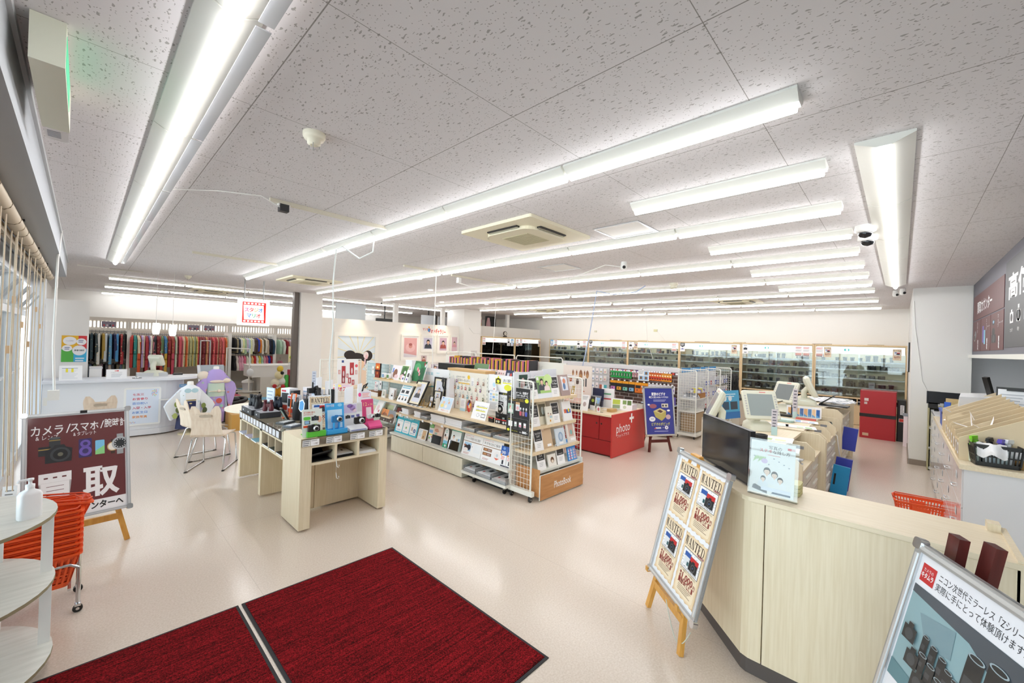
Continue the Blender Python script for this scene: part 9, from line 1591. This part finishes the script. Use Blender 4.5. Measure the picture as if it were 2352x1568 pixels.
for k in range(46):
    c=(REDS if k<24 else MIX)[(k if k<24 else(k-24))%(24 if k<24 else 20)];sag=1.02 if k<26 else 1.0
    hang(0,1.0+2.3*k/45,1.74,fab(c,k),f'{cname(c)} patterned kimono on the long costume rail, {ordn(k)} from the left','kimono','kimonos on the long costume rail','kimono',.12*((k*7)%5-2)/2,(1.25 if 2<k<20 and k%3==0 else .98)*sag)
JK=['#1c1b1c','#8f8468','#1f2a38','#d6d8d4','#dfe0a8','#a8c4a0','#c9b8cc','#a9c0d8','#d9dcae','#d8d6cc','#54463e','#4a3a30','#3140a8','#cf7a22','#d6d2c6','#6a624a','#d8d2c4','#b8a890','#20243a','#1a1c22','#1f3a52']
for k,c in enumerate(JK):hang(1,3.48+1.14*k/20,1.75,M(c,.8),f'{cname(c)} child jacket on the upper middle rail, {ordn(k)} from the left','jacket','jackets on the upper middle rail','jacket',.25,.95+.08*(k%3))
for k,c in enumerate(('#a9c9b0','#d8e0d6','#8f2a34','#d6c8cc','#8fa8d0','#1d2438','#d9d2c4','#a8854a','#6a5a4a')):hang(1,4.85+.12*k,1.72,M(c,.8),f'{cname(c)} child jacket on the upper right rail, {ordn(k)} from the left','jacket','jackets on the upper right rail','jacket',.25,1.05)
DR=['#17171a','#d8cfc6','#d8a0b0','#e0a6b8','#d96a86','#dfe0cc','#bfd8d0','#e0b070','#c22a2e','#e9e6e2','#d9cf5a','#a8d0b8','#e2a8b4','#d06a80','#2f3f9a','#a8222e']
for k,c in enumerate(DR):hang(3,3.5+1.12*k/15,1.16,fab(c,k)if k%2 else M(c,.8),f'{cname(c)} child dress on the lower middle rail, {ordn(k)} from the left','dress','dresses on the lower middle rail','dress',.3,1.2)
hang(3,4.95,1.0,M('#d98a9c',.8),'pink and blue flounced dress at the right of the costume wall','dress',None,'dress',.4,1.5)
t=T('garment_rack','empty chrome garment rack on castors before the costume wall','clothes rack',(3.35,15.0,0))
for x,y in((3.15,15.45),(3.55,14.5)):
    b=MB();b.tube([(x,y,.06),(x,y,1.38)],.02,METW,8);b.build('post',t);b=MB();b.bar((x-.3,y+.1,.07),(x+.3,y-.1,.07),.03,.03,METW);b.build('foot_bar',t)
    for s in(-1,1):b=MB();b.lathe([(.025,-.01),(.025,.01)],DARK,at=(x+.28*s,y-.09*s,.026),n=10,axis='y');b.build('castor',t)
b=MB();b.tube([(3.15,15.45,1.37),(3.55,14.5,1.37)],.018,METW,8);b.build('hanging_bar',t);b=MB();b.bar((3.15,15.45,.09),(3.55,14.5,.09),.03,.03,METW);b.build('base_bar',t)
t=T('garment_rack','chrome telescopic garment rail behind the reception counter','clothes rack',(2.4,14.2,0));b=MB()
for x in(2.28,2.5):b.tube([(x,14.2,.6),(x,14.2,1.62)],.018,CHROME,8);b.tube([(x,14.2,0),(x,14.2,.75)],.03,METW,8)
b.tube([(2.28,14.2,1.6),(2.5,14.2,1.6)],.014,CHROME,8);b.build('frame',t)
t=T('white_cabinet','low white cupboard in the dressing area','cabinet',(4.2,14.9,0));b=MB();b.box(3.6,14.45,.5,5.1,15.35,.84,WHITE);b.box(3.85,14.45,.0,5.1,15.35,.5,M('#e3e0d8',.5));b.build('body',t);b=MB();b.box(3.58,14.43,.84,5.12,15.37,.87,M('#efede8'));b.build('top',t)
b=MB();b.lathe([(.13,0),(.15,.3),(.16,.31)],M('#d6d8dc',.4),at=(3.62,14.9,0),n=18);b.lathe([(.17,.31),(.16,.36),(.02,.42)],WHITE,at=(3.62,14.9,0),n=18);tag(b.build('waste_bin'),'white waste bin with a lid beside the garment rack','bin');b=MB();b.blob((3.55,14.4,.66),.1,.05,.12,M('#e6e9ec'));b.tube([(3.55,14.42,.76),(3.6,14.47,.82)],.01,WHITE);tag(b.build('plastic_bag'),'white plastic bag hooked on the low white cupboard','bag')
t=T('toy_tower','bright yellow, white and green soft toys stacked beside the white cupboard','toys',(4.0,13.3,0));b=MB()
for k,(x,z,r,c)in enumerate(((3.9,.14,.14,'#e0a52a'),(4.12,.15,.16,'#e0a52a'),(3.92,.42,.13,'#e9e2cc'),(4.1,.46,.12,'#e6e6e2'),(4.0,.66,.12,'#eee2b8'),(4.02,.84,.09,'#e9c84a'),(3.88,.34,.06,'#c8323a'),(4.1,.32,.06,'#c8323a'),(4.06,.72,.05,'#2c2c30'))):b.blob((x,13.3-.02*k,z),r,r*.8,r,M(c,.8))
b.build('soft_toys',t);b=MB();b.lathe([(.06,.28),(.06,.64),(.03,.66)],M('#48b04a',.6),at=(4.2,13.2,0),n=14);b.build('green_tube',t);b=MB();b.box(4.28,13.1,0,4.4,13.4,.8,M('#b8324e',.7));b.build('red_mat',t)
t=T('shoe_shelf','white open shoe shelf beside the dark edged column','shelf',(4.75,13.6,0));b=MB();b.box(4.45,13.45,0,4.48,13.9,.92,WHITE);b.box(5.05,13.45,0,5.08,13.9,.92,WHITE);[b.box(4.48,13.45,z,5.05,13.9,z+.025,WHITE)for z in(.02,.32,.6,.9)];b.box(4.48,13.88,.02,5.05,13.9,.9,WHITE);b.build('case',t);b=MB();b.blob((4.72,13.6,.675),.14,.1,.05,M('#4a3a34',.7));tag(b.build('shoes'),'dark brown shoes in the white shoe shelf','shoes')
b=MB();[b.blob((4.6+.1*math.cos(k*1.3),13.7+.08*math.sin(k*2.1),1.0+.05*(k%4)),.06,.05,.06,M(('#a8d02a','#7a4aa0','#c8e02a','#8fc83a','#5a3a80')[k%5],.7))for k in range(9)];tag(b.build('flowers'),'bright green and purple artificial flowers on the white shoe shelf','flowers');b=MB();b.bar((4.35,13.55,.98),(4.7,13.5,1.2),.03,.03,ALU);tag(b.build('handrail'),'slanting metal rod above the white shoe shelf','rod')
b=MB();b.box(5.0,15.6,.7,5.4,15.62,1.45,M('#e9dfae'));b.box(4.95,15.55,0,5.45,15.7,.7,M('#8fa0bf'));tag(b.build('costume_display'),'yellow card and blue costume panel at the right of the costume wall','display')
t=T('ride_on_toy','black ring shaped ride on toy lying on the dressing area floor','toy',(2.75,12.5,0));b=MB();b.tube([(2.75+.26*math.cos(a),12.5+.2*math.sin(a),.08+.05*math.sin(a+1))for a in[2*PI*k/20 for k in range(21)]],.05,BLACK,10);b.build('ring',t);b=MB();b.tube([(2.5,12.6,.08),(2.3,12.7,.05),(2.25,12.8,.12)],.03,BLACK,8);b.blob((2.75,12.5,.12),.13,.1,.07,DARK);b.build('body',t)
b=MB();b.box(.3,10.36,2.915,.75,10.44,2.932,M('#cfccc4'));b.box(-.1,10.34,2.92,.3,10.46,2.932,WHITE);tag(b.build('ceiling_vent'),'thin white ceiling vent near the dressing area entrance','vent')
# ---------------------------------------------------------------- keep descriptions short
for o in SC.objects:
    l=o.get('label')
    if l and o.parent is None:
        w=l.split()
        for drop in('the','a','an','small','its','of'):
            while len(w)>16 and drop in w[1:]:w.pop(len(w)-1-w[::-1].index(drop))
        o['label']=' '.join(w)
